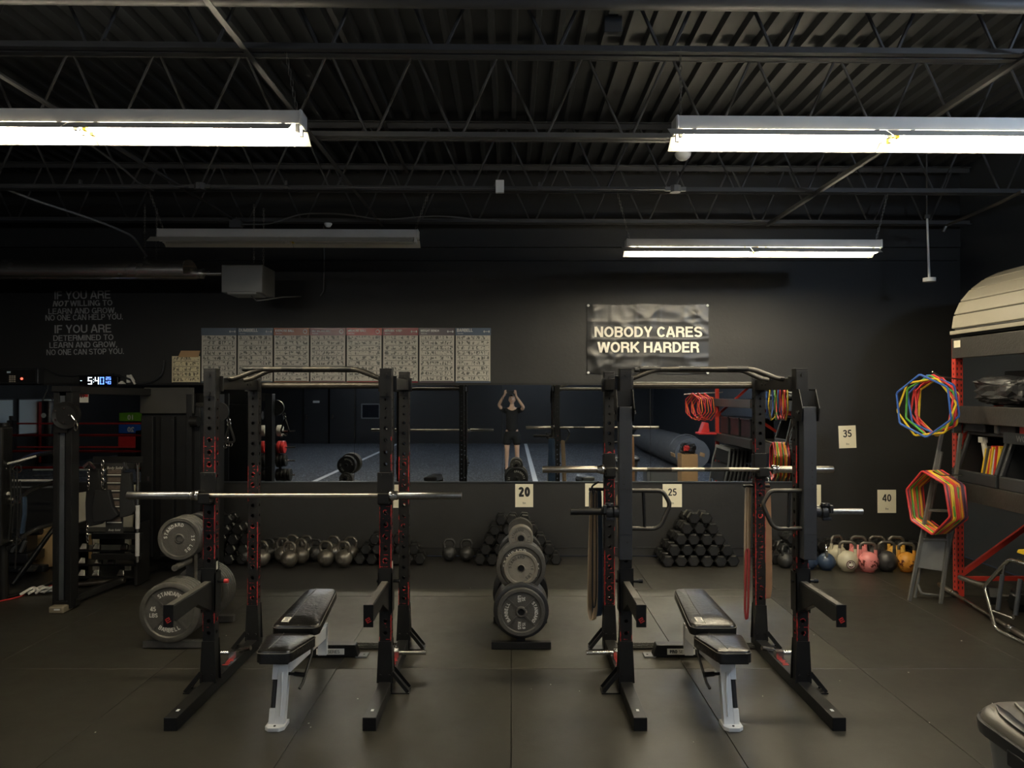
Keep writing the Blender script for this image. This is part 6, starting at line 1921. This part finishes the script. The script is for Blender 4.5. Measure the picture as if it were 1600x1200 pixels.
# upper cluster: hung on a hook that sticks out into the aisle, planes facing along it
c = W(1442, 634, 6.92)
nrm = Vector((math.cos(R(27)), math.sin(R(27)), 0))
up = [(M_blue, 0.0, 0.0, 0.285, -62, -6), (M_yellow, 0.045, -0.015, 0.28, -60, 22), (M_green, 0.10, 0.0, 0.275, -68, 4), (M_redp, 0.135, 0.0, 0.275, -78, 14), (M_blue, 0.16, 0.01, 0.275, -66, -10),
      (M_redp, 0.19, 0.01, 0.275, -80, -4), (M_redp, 0.225, 0.0, 0.27, -76, 12), (M_yellow, 0.25, -0.01, 0.27, -78, 5)]
for i, (m, s_, dz, r, yaw, roll) in enumerate(up):
    p = c + nrm * s_ * 0.85 + Vector((0, 0, dz))
    put_ring(m, p, r, (0, R(roll), R(yaw)), '%s agility hexagon, %s from the front in the upper cluster on the racking' % (cname(m), ORD[i]), 'agility hexagons on the upper hook')
# lower cluster
seq = [M_redp, M_purple, M_redp, M_yellow, M_green, M_yellow, M_redp, M_redp, M_orange, M_green, M_redp, M_yellow, M_orange, M_purple, M_purple, M_redp]
c = W(1448, 785, 6.92)
for i, m in enumerate(seq):
    p = c + Vector((math.cos(R(20)), math.sin(R(20)), 0)) * 0.0135 * i
    put_ring(m, p, 0.285, (0, R(random.uniform(-5, 5) - 8), R(-78 + random.uniform(-3, 3))), '%s agility hexagon, %s from the front in the lower cluster on the racking' % (cname(m), ORD[i]), 'agility hexagons on the lower hook')
for z, l in ((2.02, 'upper'), (1.15, 'lower')):
    b = MB().tube(smooth_path([(XF + 0.02, 7.16, z), (XF - 0.02, 7.02, z - 0.005), (XF - 0.38, 6.75, z + 0.02), (XF - 0.46, 6.72, z + 0.06)], 4), 0.006, 8)
    tag(b.build('wall_hook', M_steel, origin=(XF, 7.1, z)), 'steel hook carrying the %s cluster of hexagons' % l, 'hook')
# same kind hanging at the other end of the shelving, seen in the mirror
for i in range(9):
    m = (M_redp, M_orange, M_redp, M_redp, M_orange, M_redp, M_redp, M_orange, M_redp)[i]
    put_ring(m, (3.70 + 0.04 * i, 2.20, 1.62 - 0.02 * (i % 3)), 0.27, (0, R(10 * (i % 3)), R(-112 - 4 * (i % 3))), '%s agility hexagon hanging at the near end of the shelving, %s from the left' % (cname(m), ORD[i]), 'agility hexagons seen in the mirror')
tag(MB().cyl((3.55, 2.1, 1.86), (4.3, 2.28, 1.90), 0.012, 8).build('wall_hook', M_steel, origin=(4.2, 2.2, 1.88)), 'steel hook at the near end of the shelving', 'hook')

# step ladder
t = thing('step_ladder', 'folded grey aluminium step ladder leaning against the racking', 'ladder', (3.78, 7.08, 0))
lean = 0.20
def lp(x, z, y=0.0): return (x + lean * z * 1.0, y - 0.0 * z, z)
b = MB()
for x in (-0.16, 0.07):
    b.bar(lp(x, 0.0, -0.06 if x < 0 else -0.16), lp(x + (0.035 if x < 0 else -0.02), 1.52), 0.03, 0.025, up=(0, 1, 0))
b.build('front_rail', M_ladder, t, bevel=0.003)
b = MB()
for x in (-0.05, 0.19):
    b.cyl(lp(x, 0.0, 0.05), lp(x - 0.01, 1.35, 0.06), 0.014, 10)
b.tube(smooth_path([lp(-0.05, 0.12, 0.04), lp(-0.03, 0.05, 0.0), lp(0.16, 0.03, 0.0), lp(0.18, 0.12, 0.04)], 3), 0.013, 8)
b.build('rear_rail', M_ladder, t)
for z in (0.30, 0.56, 0.82, 1.08):
    if z == 0.30:
        b = MB().bar(lp(-0.13, 0.30, -0.06), lp(-0.13, 0.30, 0.02), 0.02, 0.02)
        x0, x1 = -0.14, 0.06
        V = [lp(x0, z, -0.05), lp(x1, z - 0.02, -0.12), lp(x1, z + 0.25, -0.09), lp(x0, z + 0.25, -0.03)]
        b = MB().add(V + [(a, c_ + 0.02, d_) for a, c_, d_ in V], [(0, 1, 2, 3), (7, 6, 5, 4), (0, 4, 5, 1), (1, 5, 6, 2), (2, 6, 7, 3), (3, 7, 4, 0)])
        b.build('platform', M_ladder, t, bevel=0.004)
    else:
        MB().bar(lp(-0.13, z, -0.03), lp(0.06, z, -0.08), 0.06, 0.02).build('step', M_ladder, t, bevel=0.003)

# long bar on the floor and hex trap bar
a = FL(1466, 918); b_ = FL(1612, 1010)
L = (b_ - a).length
ang = math.atan2(b_.y - a.y, b_.x - a.x)
t = barbell(((a.x + b_.x) / 2, (a.y + b_.y) / 2, 0.036), L, 'chrome barbell lying on the floor along the shelving', M_chrome, M_steel, rz=ang, sl=0.33)
t = thing('trap_bar', 'silver hexagonal trap bar leaning on its edge at the right', 'barbell', (3.84, 5.60, 0))
o = t.location
def tp(y, z): return (0.12 * z / 0.6 * 1.0, y - o.y, z)
hexp = [tp(6.36, 0.30), tp(6.12, 0.575), tp(5.45, 0.575), tp(5.20, 0.30), tp(5.75, 0.018) , tp(6.14, 0.018)]
hexp = [tp(6.36, 0.30), tp(6.12, 0.575), tp(5.30, 0.575), tp(5.05, 0.30), tp(5.30, 0.018), tp(6.12, 0.018)]
hexp = [tp(6.36, 0.30), tp(6.12, 0.575), tp(5.45, 0.575), tp(5.21, 0.30), tp(5.45, 0.018), tp(6.12, 0.018)]
b = MB().tube(smooth_path(hexp, 3, closed=True, k_=0.13), 0.016, 10, closed=True)
b.build('frame', M_chrome, t)
MB().cyl(tp(6.36, 0.30), tp(6.70, 0.29), 0.022, 14).build('sleeve', M_steel, t)
MB().cyl(tp(5.21, 0.30), tp(4.87, 0.29), 0.022, 14).build('sleeve', M_steel, t)
for z in (0.18, 0.42):
    pass
for y in (6.12, 5.45):
    s = 1 if y > 5.8 else -1
    b = MB().cyl(tp(y + s * 0.0, 0.10), tp(y + s * 0.0, 0.50), 0.012, 8)
for yy in (6.16, 6.02):
    h_ = MB().cyl((tp(yy, 0.22)[0] + (0.0 if yy > 6.1 else 0.05), yy - o.y, 0.16), (tp(yy, 0.42)[0] + (0 if yy > 6.1 else 0.05), yy - o.y, 0.44), 0.017, 12).build('handle', M_rail, t)
b = MB().tube(smooth_path([tp(6.20, 0.14), (0.08, 6.02 - o.y, 0.13), (0.08, 6.02 - o.y, 0.16)], 3), 0.011, 8).tube(smooth_path([tp(6.16, 0.53), tp(6.16, 0.44)], 2), 0.011, 8)
b.build('handle_bracket', M_chrome, t)

# waste bin bottom right
t = thing('waste_bin', 'grey plastic bin with a ribbed lid at the lower right corner', 'bin', (2.16, 2.83, -0.0))
def rsq(w_, r, n=6):
    out = []
    for cx_, cy_, a0_ in ((w_ - r, w_ - r, 0), (-w_ + r, w_ - r, PI / 2), (-w_ + r, -w_ + r, PI), (w_ - r, -w_ + r, 1.5 * PI)):
        for k in range(n + 1):
            a_ = a0_ + PI / 2 * k / n
            out.append((cx_ + r * math.cos(a_), cy_ + r * math.sin(a_)))
    return out
def loft(levels, m, name, caps=(True, True)):
    b = MB(); V = []; n = None
    for z, w_, r in levels:
        ring = rsq(w_, r); n = len(ring)
        V += [(x, y, z) for x, y in ring]
    Fc = []
    for k in range(len(levels) - 1):
        for i in range(n): Fc.append((k * n + i, k * n + (i + 1) % n, (k + 1) * n + (i + 1) % n, (k + 1) * n + i))
    b.add(V, Fc, smooth=True)
    b.add(V, [tuple(reversed(range(n))), tuple(range((len(levels) - 1) * n, len(levels) * n))])
    return b.build(name, m, t)
loft([(0.0, 0.24, 0.10), (0.02, 0.25, 0.11), (0.585, 0.295, 0.14)], M_binbody, 'body')
loft([(0.565, 0.325, 0.16), (0.61, 0.328, 0.16), (0.615, 0.322, 0.16)], M_plastic, 'rim')
ld = loft([(0.615, 0.318, 0.155), (0.63, 0.315, 0.155), (0.645, 0.30, 0.15), (0.653, 0.24, 0.12), (0.654, 0.05, 0.02)], M_lidgrey, 'lid')
b = MB()
for x in (-0.275, -0.11, 0.05, 0.19):
    pts = [(x + 0.05 * (1 - math.cos(q * 1.4)), q * 0.24, 0.657) for q in (-1, -0.5, 0, 0.5, 1)]
    b.tube(smooth_path(pts, 3), [0.004] + [0.022] * (len(smooth_path(pts, 3)) - 2) + [0.004], 8, flat=(1, 0.35))
b.build('lid_groove', M_plastic, ld)
b = MB()
for x in (-0.195, -0.03, 0.12):
    pts = [(x + 0.05 * (1 - math.cos(q * 1.4)), q * 0.24, 0.660) for q in (-1, -0.5, 0, 0.5, 1)]
    b.tube(smooth_path(pts, 3), 0.008, 6)
b.build('lid_rib', M_lidgrey, ld)
for s in (-1,):
    MB().box((s * 0.32, -0.05, 0.55), (0.02, 0.16, 0.06)).build('handle', M_plastic, t, bevel=0.006)

# ================================================================ BEHIND THE CAMERA, SEEN IN THE MIRROR
DM = 2 * YF
def MW(x, y, dt):      # mirror pixel at total optical distance dt
    return Vector(((x - 800) / F * dt, DM - dt, H - (y - HY) / F * dt))
# doors and window on the far wall
def wall_door(n, x0, x1):
    t = thing('door_%d' % n, 'x', 'x', ((x0 + x1) / 2, YB, 0)); del t['label']; del t['category']; t['kind'] = 'structure'
    w_ = x1 - x0
    MB().box((0, 0.03, 1.02), (w_, 0.05, 2.04)).build('panel', M_door, t, bevel=0.004)
    b = MB()
    for s in (-1, 1): b.box((s * (w_ / 2 + 0.03), 0.03, 1.04), (0.06, 0.08, 2.1))
    b.box((0, 0.03, 2.08), (w_ + 0.12, 0.08, 0.08)); b.build('frame', M_black2, t)
    MB().cyl((-0.36, 0.05, 1.0), (-0.36, 0.12, 1.0), 0.014, 8).cyl((-0.36, 0.12, 1.0), (-0.25, 0.12, 1.0), 0.012, 8).box((-0.36, 0.06, 1.0), (0.05, 0.01, 0.16)).build('door_handle', M_chrome, t)
    return t
d1 = wall_door(1, -6.75, -5.85)
d2 = wall_door(2, -7.70, -6.82)
MB().box((-0.0, 0.06, 1.55), (0.24, 0.004, 0.08)).build('door_sign', M_white, d2)
t = thing('window_1', 'x', 'x', (-5.25, YB, 1.2)); del t['label']; del t['category']; t['kind'] = 'structure'
b = MB()
for s in (-1, 1): b.box((s * 0.33, 0.02, 0), (0.04, 0.05, 0.56)).box((0, 0.02, s * 0.26), (0.70, 0.05, 0.04))
b.build('window_frame', M_grey, t); MB().box((0, 0.01, 0), (0.64, 0.01, 0.5)).build('pane', M_window, t)

# rolled turf
t = thing('rolled_turf', 'thick roll of dark turf lying on the floor behind the camera', 'roll', (4.38, -3.6, 0.0))
b = MB()
pts = []; prof = []
from mathutils import noise as mnoise
for i in range(33):
    y = 2.9 - i * 0.2
    rr = 0.40 + 0.03 * mnoise.noise(Vector((y * 1.5, 0, 3)))
    prof.append((y, rr))
V = []; n = 28
for y, rr in prof:
    for k in range(n):
        a_ = 2 * PI * k / n
        r2 = rr * (1 + 0.04 * mnoise.noise(Vector((math.cos(a_) * 2, math.sin(a_) * 2, y * 2))))
        V.append((r2 * 1.08 * math.cos(a_), y, max(0.0, 0.40 + r2 * math.sin(a_))))
Fc = [(i * n + k, i * n + (k + 1) % n, (i + 1) * n + (k + 1) % n, (i + 1) * n + k) for i in range(len(prof) - 1) for k in range(n)]
b.add(V, Fc, smooth=True); b.add(V, [tuple(range(n)), tuple(reversed(range(len(V) - n, len(V))))])
b.build('roll', M_rollcl, t)
MB().lathe([(0.415, -0.05), (0.43, -0.05), (0.43, 0.05), (0.415, 0.05), (0.415, -0.05)], 24, T(0, 2.2, 0.42) @ RX(PI / 2)).build('binding_strap', M_grey, t)
# carton, tote and folded chairs
p = MW(1071, 735, 16.2)
t = thing('cardboard_carton', 'open brown carton with gloves on top beside the stacked chairs', 'carton', (3.72, DM - 16.3, 0))
MB().box((0, 0, 0.30), (0.34, 0.40, 0.60)).build('box', M_card, t)
b = MB()
for s in (-1, 1): b.box((s * 0.19, 0, 0.63), (0.012, 0.38, 0.08), RY(s * 0.2))
b.build('flap', M_card, t)
crumple((3.72, DM - 16.3, 0.58), 0.34, 0.38, 0.26, 3, M_plastic, 'boxing_glove', 'black gloves heaped in the open carton', 'glove')
crumple((3.66, DM - 16.15, 0.66), 0.13, 0.13, 0.13, 4, M_redp, 'boxing_glove', 'red glove on top of the heap in the carton', 'glove')
tag(MB().box((0, 0, 0.16), (0.62, 0.42, 0.32)).box((0, 0, 0.33), (0.66, 0.46, 0.03)).build('storage_tote', M_binbody, loc=(3.02, DM - 15.7, 0), bevel=0.01), 'grey lidded tote on the floor near the rolled turf', 'tote')
t0 = None
for i in range(7):
    if t0 is None:
        t0 = thing('folding_chair', 'x', 'chair')
        b = MB().prism([(-0.21, 0.0), (-0.17, 0.0), (-0.20, 0.55), (-0.17, 0.80), (0.17, 0.80), (0.20, 0.55), (0.17, 0.0), (0.21, 0.0), (0.235, 0.55), (0.20, 0.86), (-0.20, 0.86), (-0.235, 0.55)], -0.012, 0.012, RX(PI / 2))
        b.build('frame', M_grey, t0)  # lighter grey frame: the edge highlights are put into its colour
        MB().box((0, -0.01, 0.68), (0.36, 0.016, 0.24)).build('backrest', M_plastic, t0, bevel=0.006)
        MB().box((0, 0.02, 0.35), (0.36, 0.02, 0.34)).build('seat', M_armgrey, t0, bevel=0.006)
        t = t0
    else:
        t = copy_tree(t0)
    t.location = (4.00 + i * 0.085, DM - 15.1 - 0.02 * i, 0.0)
    t.rotation_euler = (R(4), R(10), R(62))
    t['label'] = 'folded black chair in the leaning row, %s from the left in the mirror' % ORD[i]; t['group'] = 'folded black chairs'
# red hat / pad on shelf seen in mirror
tag(MB().box((0, 0, 0.03), (0.45, 0.35, 0.04)).prism([(-0.18, 0.05), (0.0, 0.05), (-0.02, 0.24), (-0.1, 0.26)], -0.12, 0.12, RX(PI / 2)).build('red_foam_pad', M_redp, loc=(3.98, DM - 15.6, 1.04), bevel=0.01), 'red foam pad on the shelf at the near end of the racking', 'pad')
for y, l in ((2.6, 'far'), (3.3, 'middle'), (4.0, 'near')):
    tag(MB().box((0, 0, 0.16), (0.42, 0.55, 0.32)).box((0, 0, 0.33), (0.46, 0.6, 0.03)).build('storage_box', M_plastic, loc=(4.45, y, 1.08), bevel=0.01), 'black storage box on the near half of the racking, %s one' % l, 'box', None)

# plate storage rack at left behind, reflecting beside the left rack
t = thing('plate_rack', 'upright rack with red and black plates seen in the mirror beside the left rack', 'plate rack', (-4.36, 4.0, 0))
b = MB().box((0, 0, 0.9), (0.06, 0.08, 1.8)).bar((0.0, 0, 1.1), (0.30, 0, 0.02), 0.04, 0.05).bar((0, 0, 1.1), (-0.30, 0, 0.02), 0.04, 0.05).box((0, 0, 0.03), (0.7, 0.5, 0.05))
b.build('frame', M_rail, t, bevel=0.003)
for z in (1.20, 0.90, 0.66, 0.40):
    for s in (-1, 1): MB().cyl((0, 0, z), (s * 0.42, -0.02, z), 0.016, 10).build('peg', M_chrome, t)
def xplate(r, w_, m, loc, lab):
    b = MB().lathe([(0.02, -w_ / 2), (r * 0.5, -w_ / 2), (r * 0.55, -w_ * 0.35), (r * 0.8, -w_ * 0.35), (r * 0.85, -w_ / 2), (r * 0.96, -w_ / 2), (r, -w_ * 0.3), (r, w_ * 0.3), (r * 0.96, w_ / 2), (0.02, w_ / 2), (0.02, -w_ / 2)], 28, RY(PI / 2))
    return tag(b.build('weight_plate', m, loc=loc), lab, 'weight plate', 'plates on the upright rack')
rx0, ry0 = -4.36, 4.0
for s, sn in ((1, 'right'), (-1, 'left')):
    xplate(0.10, 0.09, M_ropew, (rx0 + s * 0.15, ry0, 1.205), 'pale plate at the top %s of the upright rack' % sn)
    for k in range(2): xplate(0.115, 0.06, M_redp, (rx0 + s * (0.14 + 0.07 * k), ry0 - 0.01, 0.905), 'red plate on the %s arm of the upright rack, %s' % (sn, ('inner', 'outer')[k]))
    for k in range(3): xplate(0.13 - 0.01 * k, 0.05, M_plateb, (rx0 + s * (0.12 + 0.06 * k), ry0 - 0.01, 0.665), 'black plate on the %s third arm of the upright rack, %s' % (sn, ('inner', 'middle', 'outer')[k]))
    for k in range(4): xplate(0.115, 0.06, M_rubber, (rx0 + s * (0.12 + 0.066 * k), ry0 - 0.01, 0.405), 'black rubber plate on the %s lowest arm, %s from the post' % (sn, ORD[k]))
# ring ropes, heavy bag and soft boxes in the far left
t = thing('boxing_ring', 'boxing ring with red ropes filling the left part of the mirror', 'boxing ring', (-9.0, 2.4, 0))
rc = [(-2.7, 2.5), (2.75, 2.5), (2.75, -2.4), (-2.7, -2.4)]
for x, y in rc:
    MB().cyl((x, y, 0), (x, y, 1.35), 0.045, 12).build('corner_post', M_black2, t)
    MB().box((x * 0.975, y * 0.97, 0.9), (0.16, 0.16, 0.7)).build('corner_pad', M_leather, t, bevel=0.02)
for z in (1.17, 0.90, 0.62):
    b = MB()
    for k in range(4):
        (xa, ya), (xb, yb_) = rc[k], rc[(k + 1) % 4]
        b.cyl((xa, ya, z), (xb, yb_, z), 0.02, 8)
    b.build('rope', M_redp, t)
p = MW(75, 690, 19.5)
t = thing('heavy_bag', 'black and red heavy punching bag hanging left of the trainer column in the mirror', 'punching bag', (p.x, p.y, 0))
b = MB().lathe([(0, 0.10), (0.17, 0.11), (0.19, 0.16), (0.195, 1.62), (0.18, 1.68), (0, 1.69)], 28)
b.build('bag_body', M_leather, t)
V = []
for z in (0.14, 1.66):
    for k in range(9):
        a_ = R(100 + 12 * k); V.append((0.197 * math.cos(a_), 0.197 * math.sin(a_), z))
MB().add(V, [(k, k + 1, k + 10, k + 9) for k in range(8)]).build('red_stripe', M_softred, t)
MB().cyl((0, 0, 1.685), (0, 0, 1.70), 0.12, 20).build('white_cap', M_white, t)
b = MB()
for a_ in (0.3, 1.87, 3.44, 5.0): b.cyl((0.17 * math.cos(a_), 0.17 * math.sin(a_), 1.66), (0, 0, 1.98), 0.010, 6)
b.cyl((0, 0, 1.98), (0, 0, 3.84), 0.012, 6)
b.build('chain', M_chrome, t)
MB().cyl((0.02, 0.19, 1.32), (0.02, 0.205, 1.32), 0.06, 20).build('round_badge', M_bantext, t)
p = MW(214, 690, 20.0)
for i, (z0, z1, m, wd_, nm, txt) in enumerate(((1.13, 1.38, M_softgreen, 0.62, 'green', '10'), (0.82, 1.12, M_softblue, 0.64, 'blue', '20'), (0.44, 0.80, M_softred, 0.66, 'red', ''), (0.0, 0.43, M_plastic, 0.68, 'black', ''))):
    t = thing('soft_plyo_box', '%s soft vinyl jump box in the stack seen in the mirror' % nm, 'box', (p.x, p.y, z0), 0, 'soft jump boxes')
    MB().box((0, 0, (z1 - z0) / 2), (wd_, 0.6, z1 - z0 - 0.01)).build('foam_block', m, t, bevel=0.02)
    if txt:
        MB().text(txt, 0.17, T(0, 0.303, 0.07) @ RZ(PI) @ RX(PI / 2), bold=0.03).build('lettering', M_bantext, t)
    if i < 3: MB().box((0, 0, 0.02), (wd_ + 0.004, 0.604, 0.03)).build('base_band', M_leather, t)
# whiteboards on the left wall
for i, (y, wd_) in enumerate(((-1.5, 1.6), (0.2, 1.4))):
    t = thing('whiteboard', ('pale whiteboard on the far left wall, right hand one in the mirror', 'pale whiteboard on the far left wall, left hand one in the mirror')[i], 'whiteboard', (XL, y, 1.30))
    MB().box((0.012, 0, 0), (0.02, wd_, 0.85)).build('panel', M_board, t)
    b = MB()
    for s in (-1, 1): b.box((0.016, s * wd_ / 2, 0), (0.03, 0.03, 0.88)).box((0.016, 0, s * 0.43), (0.03, wd_, 0.03))
    b.build('frame', M_rail, t)

# ================================================================ THE PHOTOGRAPHER
def skin_obj(name, verts, edges, root, m, parent, sub=2, loc=(0, 0, 0)):
    me = bpy.data.meshes.new(name)
    me.from_pydata([v[:3] for v in verts], edges, [])
    me.materials.append(m)
    ob = bpy.data.objects.new(name, me); COL.objects.link(ob)
    if parent is not None: ob.parent = parent
    ob.modifiers.new('skin', 'SKIN')
    if not me.skin_vertices: me.skin_vertices_new if False else None
    for i, v in enumerate(verts):
        sv = me.skin_vertices[0].data[i]
        sv.radius = (v[3], v[4] if len(v) > 4 else v[3])
        sv.use_root = (i == root)
    s = ob.modifiers.new('sub', 'SUBSURF'); s.levels = sub; s.render_levels = sub
    for mod in ob.modifiers:
        if mod.type == 'SKIN': mod.use_smooth_shade = True
    return ob
def chainv(V, E, start, pts):
    prev = start
    for p in pts:
        V.append(p); i = len(V) - 1
        if prev is not None: E.append((prev, i))
        prev = i
    return prev
P0 = Vector((0.0, -0.46, 0))
person = thing('person', 'person in black t-shirt and shorts holding up a phone, seen only in the mirror', 'person', P0)
V = [(0, 0, 0.98, 0.115, 0.085)]; E = []
sp = chainv(V, E, 0, [(0, 0.0, 1.12, 0.125, 0.09), (0, -0.01, 1.27, 0.14, 0.10), (0, 0.0, 1.42, 0.135, 0.10)])
nk = chainv(V, E, sp, [(0, 0.01, 1.535, 0.055), (0, 0.03, 1.60, 0.05), (0, 0.035, 1.655, 0.055)])
for s in (-1, 1):
    chainv(V, E, 0, [(s * 0.095, 0, 0.88, 0.080), (s * 0.115, 0.01, 0.70, 0.078), (s * 0.12, 0.02, 0.52, 0.056), (s * 0.125, -0.01, 0.37, 0.056), (s * 0.13, -0.03, 0.20, 0.040), (s * 0.13, -0.03, 0.085, 0.036), (s * 0.14, 0.07, 0.045, 0.034), (s * 0.145, 0.15, 0.035, 0.028)])
hands = []
for s, el, wr in ((1, (0.275, 0.20, 1.545), (0.105, 0.38, 1.80)), (-1, (-0.315, 0.16, 1.60), (-0.205, 0.37, 1.80))):
    i_el = chainv(V, E, sp, [(s * 0.10, 0, 1.475, 0.065), (s * 0.185, 0.0, 1.475, 0.056), (s * 0.23, 0.09, 1.49, 0.046), (el[0], el[1], el[2], 0.038)])
    mid = tuple(el[k] + (wr[k] - el[k]) * 0.45 for k in range(3))
    i_w = chainv(V, E, i_el, [(*mid, 0.037), (*wr, 0.025)])
    hands.append((s, wr, i_w))
# palms and fingers: the phone spans x -0.17..0.07 at z 1.865..1.935, y 0.445
for s, wr, i_w in hands:
    ex = 0.062 if s > 0 else -0.142     # phone end
    palm = (ex + s * 0.022, 0.425, 1.868)
    ip = chainv(V, E, i_w, [(ex + s * 0.03, 0.40, 1.835, 0.024), (*palm, 0.026)])
    for k in range(4):
        z = 1.945 - k * 0.020
        ln = (0.9, 1.0, 0.95, 0.8)[k]
        chainv(V, E, ip, [(ex + s * 0.030, 0.437, z - 0.010, 0.0095), (ex + s * 0.018, 0.458, z, 0.0085), (ex - s * 0.014 * ln, 0.4575, z + 0.002, 0.0075)])
    chainv(V, E, ip, [(ex + s * 0.012, 0.418, 1.872, 0.011), (ex - s * 0.010, 0.428, 1.885, 0.0095), (ex - s * 0.030, 0.430, 1.895, 0.008)])
body = skin_obj('body', V, E, 0, M_skin, person)
# head
hb = MB()
nu, nv = 32, 24
HV = []
for j in range(nv + 1):
    ph = -PI / 2 + PI * j / nv
    for i in range(nu):
        th = 2 * PI * i / nu
        x = 0.076 * math.cos(ph) * math.cos(th); y = 0.097 * math.cos(ph) * math.sin(th); z = 0.118 * math.sin(ph)
        if z < 0: x *= 1 - 0.28 * (-z / 0.118) ** 1.3; y *= (1 - 0.12 * (-z / 0.118)) if y > 0 else 1 - 0.32 * (-z / 0.118)
        if y > 0.05:
            nz = math.exp(-((z + 0.012) / 0.026) ** 2) * math.exp(-(x / 0.013) ** 2); y += 0.022 * nz
            for q in (-1, 1): y -= 0.010 * math.exp(-((z - 0.018) / 0.013) ** 2) * math.exp(-((x - q * 0.031) / 0.016) ** 2)
            y += 0.006 * math.exp(-((z + 0.052) / 0.01) ** 2) * math.exp(-(x / 0.024) ** 2)
            y += 0.006 * math.exp(-((z - 0.036) / 0.01) ** 2) * math.exp(-(x / 0.045) ** 2)
            y += 0.008 * math.exp(-((z + 0.09) / 0.016) ** 2) * math.exp(-(x / 0.025) ** 2)
        HV.append((x, y, z))
HF = [(j * nu + i, j * nu + (i + 1) % nu, (j + 1) * nu + (i + 1) % nu, (j + 1) * nu + i) for j in range(nv) for i in range(nu)]
HM = T(0, 0.045, 1.725) @ RX(R(8))
hb.add(HV, HF, HM, smooth=True)
for q in (-1, 1):
    hb.lathe([(0.0, 0), (0.012, 0.002), (0.02, 0.004), (0.022, -0.003), (0.01, -0.008), (0, -0.008)], 12, HM @ T(q * 0.078, -0.005, -0.005) @ RY(q * PI / 2) @ Matrix.Scale(1.5, 4, (1, 0, 0)))
head = hb.build('head', M_skin, person)
b = MB()
for q in (-1, 1): b.lathe([(0, -0.011), (0.008, -0.008), (0.011, 0), (0.008, 0.008), (0, 0.011)], 12, HM @ T(q * 0.031, 0.080, 0.018))
b.build('eyes', M_white, head)
b = MB()
for q in (-1, 1): b.lathe([(0, 0.0), (0.005, 0.0), (0.004, 0.002), (0, 0.002)], 10, HM @ T(q * 0.031, 0.091, 0.018) @ RX(-PI / 2)); b.box((q * 0.031, 0.092, 0.040), (0.034, 0.008, 0.006), HM)
b.build('pupils_and_brows', M_hair, head)
MB().box((0, 0.096, -0.052), (0.042, 0.004, 0.008), HM).build('mouth', mat('lips', (0.35, 0.12, 0.10), 0.5), head)
hv = [(x * 1.07, y * 1.06 - 0.008, z * 1.07 + 0.004) for x, y, z in HV]
keepf = []
for f in HF:
    cz = sum(HV[i][2] for i in f) / 4; cy = sum(HV[i][1] for i in f) / 4
    if cz > 0.062 or (cy < 0.01 and cz > -0.045): keepf.append(f)
MB().add(hv, keepf, HM, smooth=True).build('hair', M_hair, person)
# clothes
V = [(0, 0, 0.86, 0.17, 0.13)]; E = []
a1 = chainv(V, E, 0, [(0, 0.0, 1.12, 0.155, 0.115), (0, -0.01, 1.27, 0.165, 0.122), (0, 0.0, 1.40, 0.160, 0.120)])
chainv(V, E, a1, [(0, 0.005, 1.50, 0.082, 0.08)])
for s in (-1, 1):
    chainv(V, E, a1, [(s * 0.11, 0, 1.468, 0.085), (s * 0.19, 0.0, 1.478, 0.078), (s * 0.232, 0.085, 1.492, 0.070), (s * 0.255, 0.13, 1.51 + (0.02 if s < 0 else 0), 0.066)])
skin_obj('t_shirt', V, E, 0, M_cloth, person)
V = [(0, 0, 1.04, 0.15, 0.11)]; E = []
chainv(V, E, 0, [(0, 0, 0.93, 0.16, 0.12)])
for s in (-1, 1):
    chainv(V, E, 1, [(s * 0.105, 0, 0.84, 0.115), (s * 0.12, 0.01, 0.72, 0.108), (s * 0.125, 0.015, 0.62, 0.104)])
skin_obj('shorts', V, E, 0, M_cloth, person)
for s in (-1, 1):
    V = [(s * 0.13, -0.055, 0.05, 0.048, 0.045)]; E = []
    chainv(V, E, 0, [(s * 0.135, 0.04, 0.045, 0.046, 0.04), (s * 0.142, 0.13, 0.038, 0.045, 0.032), (s * 0.146, 0.185, 0.034, 0.032, 0.025)])
    chainv(V, E, 0, [(s * 0.13, -0.035, 0.10, 0.046, 0.046)])
    skin_obj('shoe', V, E, 0, M_white if False else M_cloth, person)
ph = thing('phone', 'dark phone held sideways by the photographer', 'phone', (-0.04, -0.014, 1.90))
MB().box((0, -0.004, 0), (0.160, 0.008, 0.076)).build('case', M_plastic, ph, bevel=0.003)
MB().box((0, -0.0085, 0), (0.150, 0.001, 0.069)).build('screen', M_screen, ph)
MB().cyl((0.040, 0.0, 0.0), (0.040, 0.003, 0.0), 0.008, 14).cyl((0.058, 0.0, 0.016), (0.058, 0.003, 0.016), 0.008, 14).build('lens', M_window, ph)

# crumbs of white grit on the mats
rnd = random.Random(77)
b = MB()
for px, py in ((860, 1068), (905, 1078), (830, 1075), (484, 1128), (487, 1134), (1417, 1049), (1449, 1127), (1547, 1097), (1270, 991), (1190, 1086), (1082, 1157), (152, 1142), (355, 992), (735, 918), (672, 935), (1310, 1062), (1500, 1000), (560, 1090)):
    p = FL(px, py)
    s_ = rnd.uniform(0.004, 0.008)
    b.prism([(s_, 0), (0, s_ * 0.6), (-s_ * 0.8, 0), (0, -s_ * 0.7)], 0.0, 0.003, T(p.x, p.y, 0.0) @ RZ(rnd.uniform(0, 6)))
tag(b.build('floor_crumbs', M_ropew, origin=(0, 5, 0)), 'tiny pale crumbs scattered over the black floor mats', 'debris', kind='stuff')
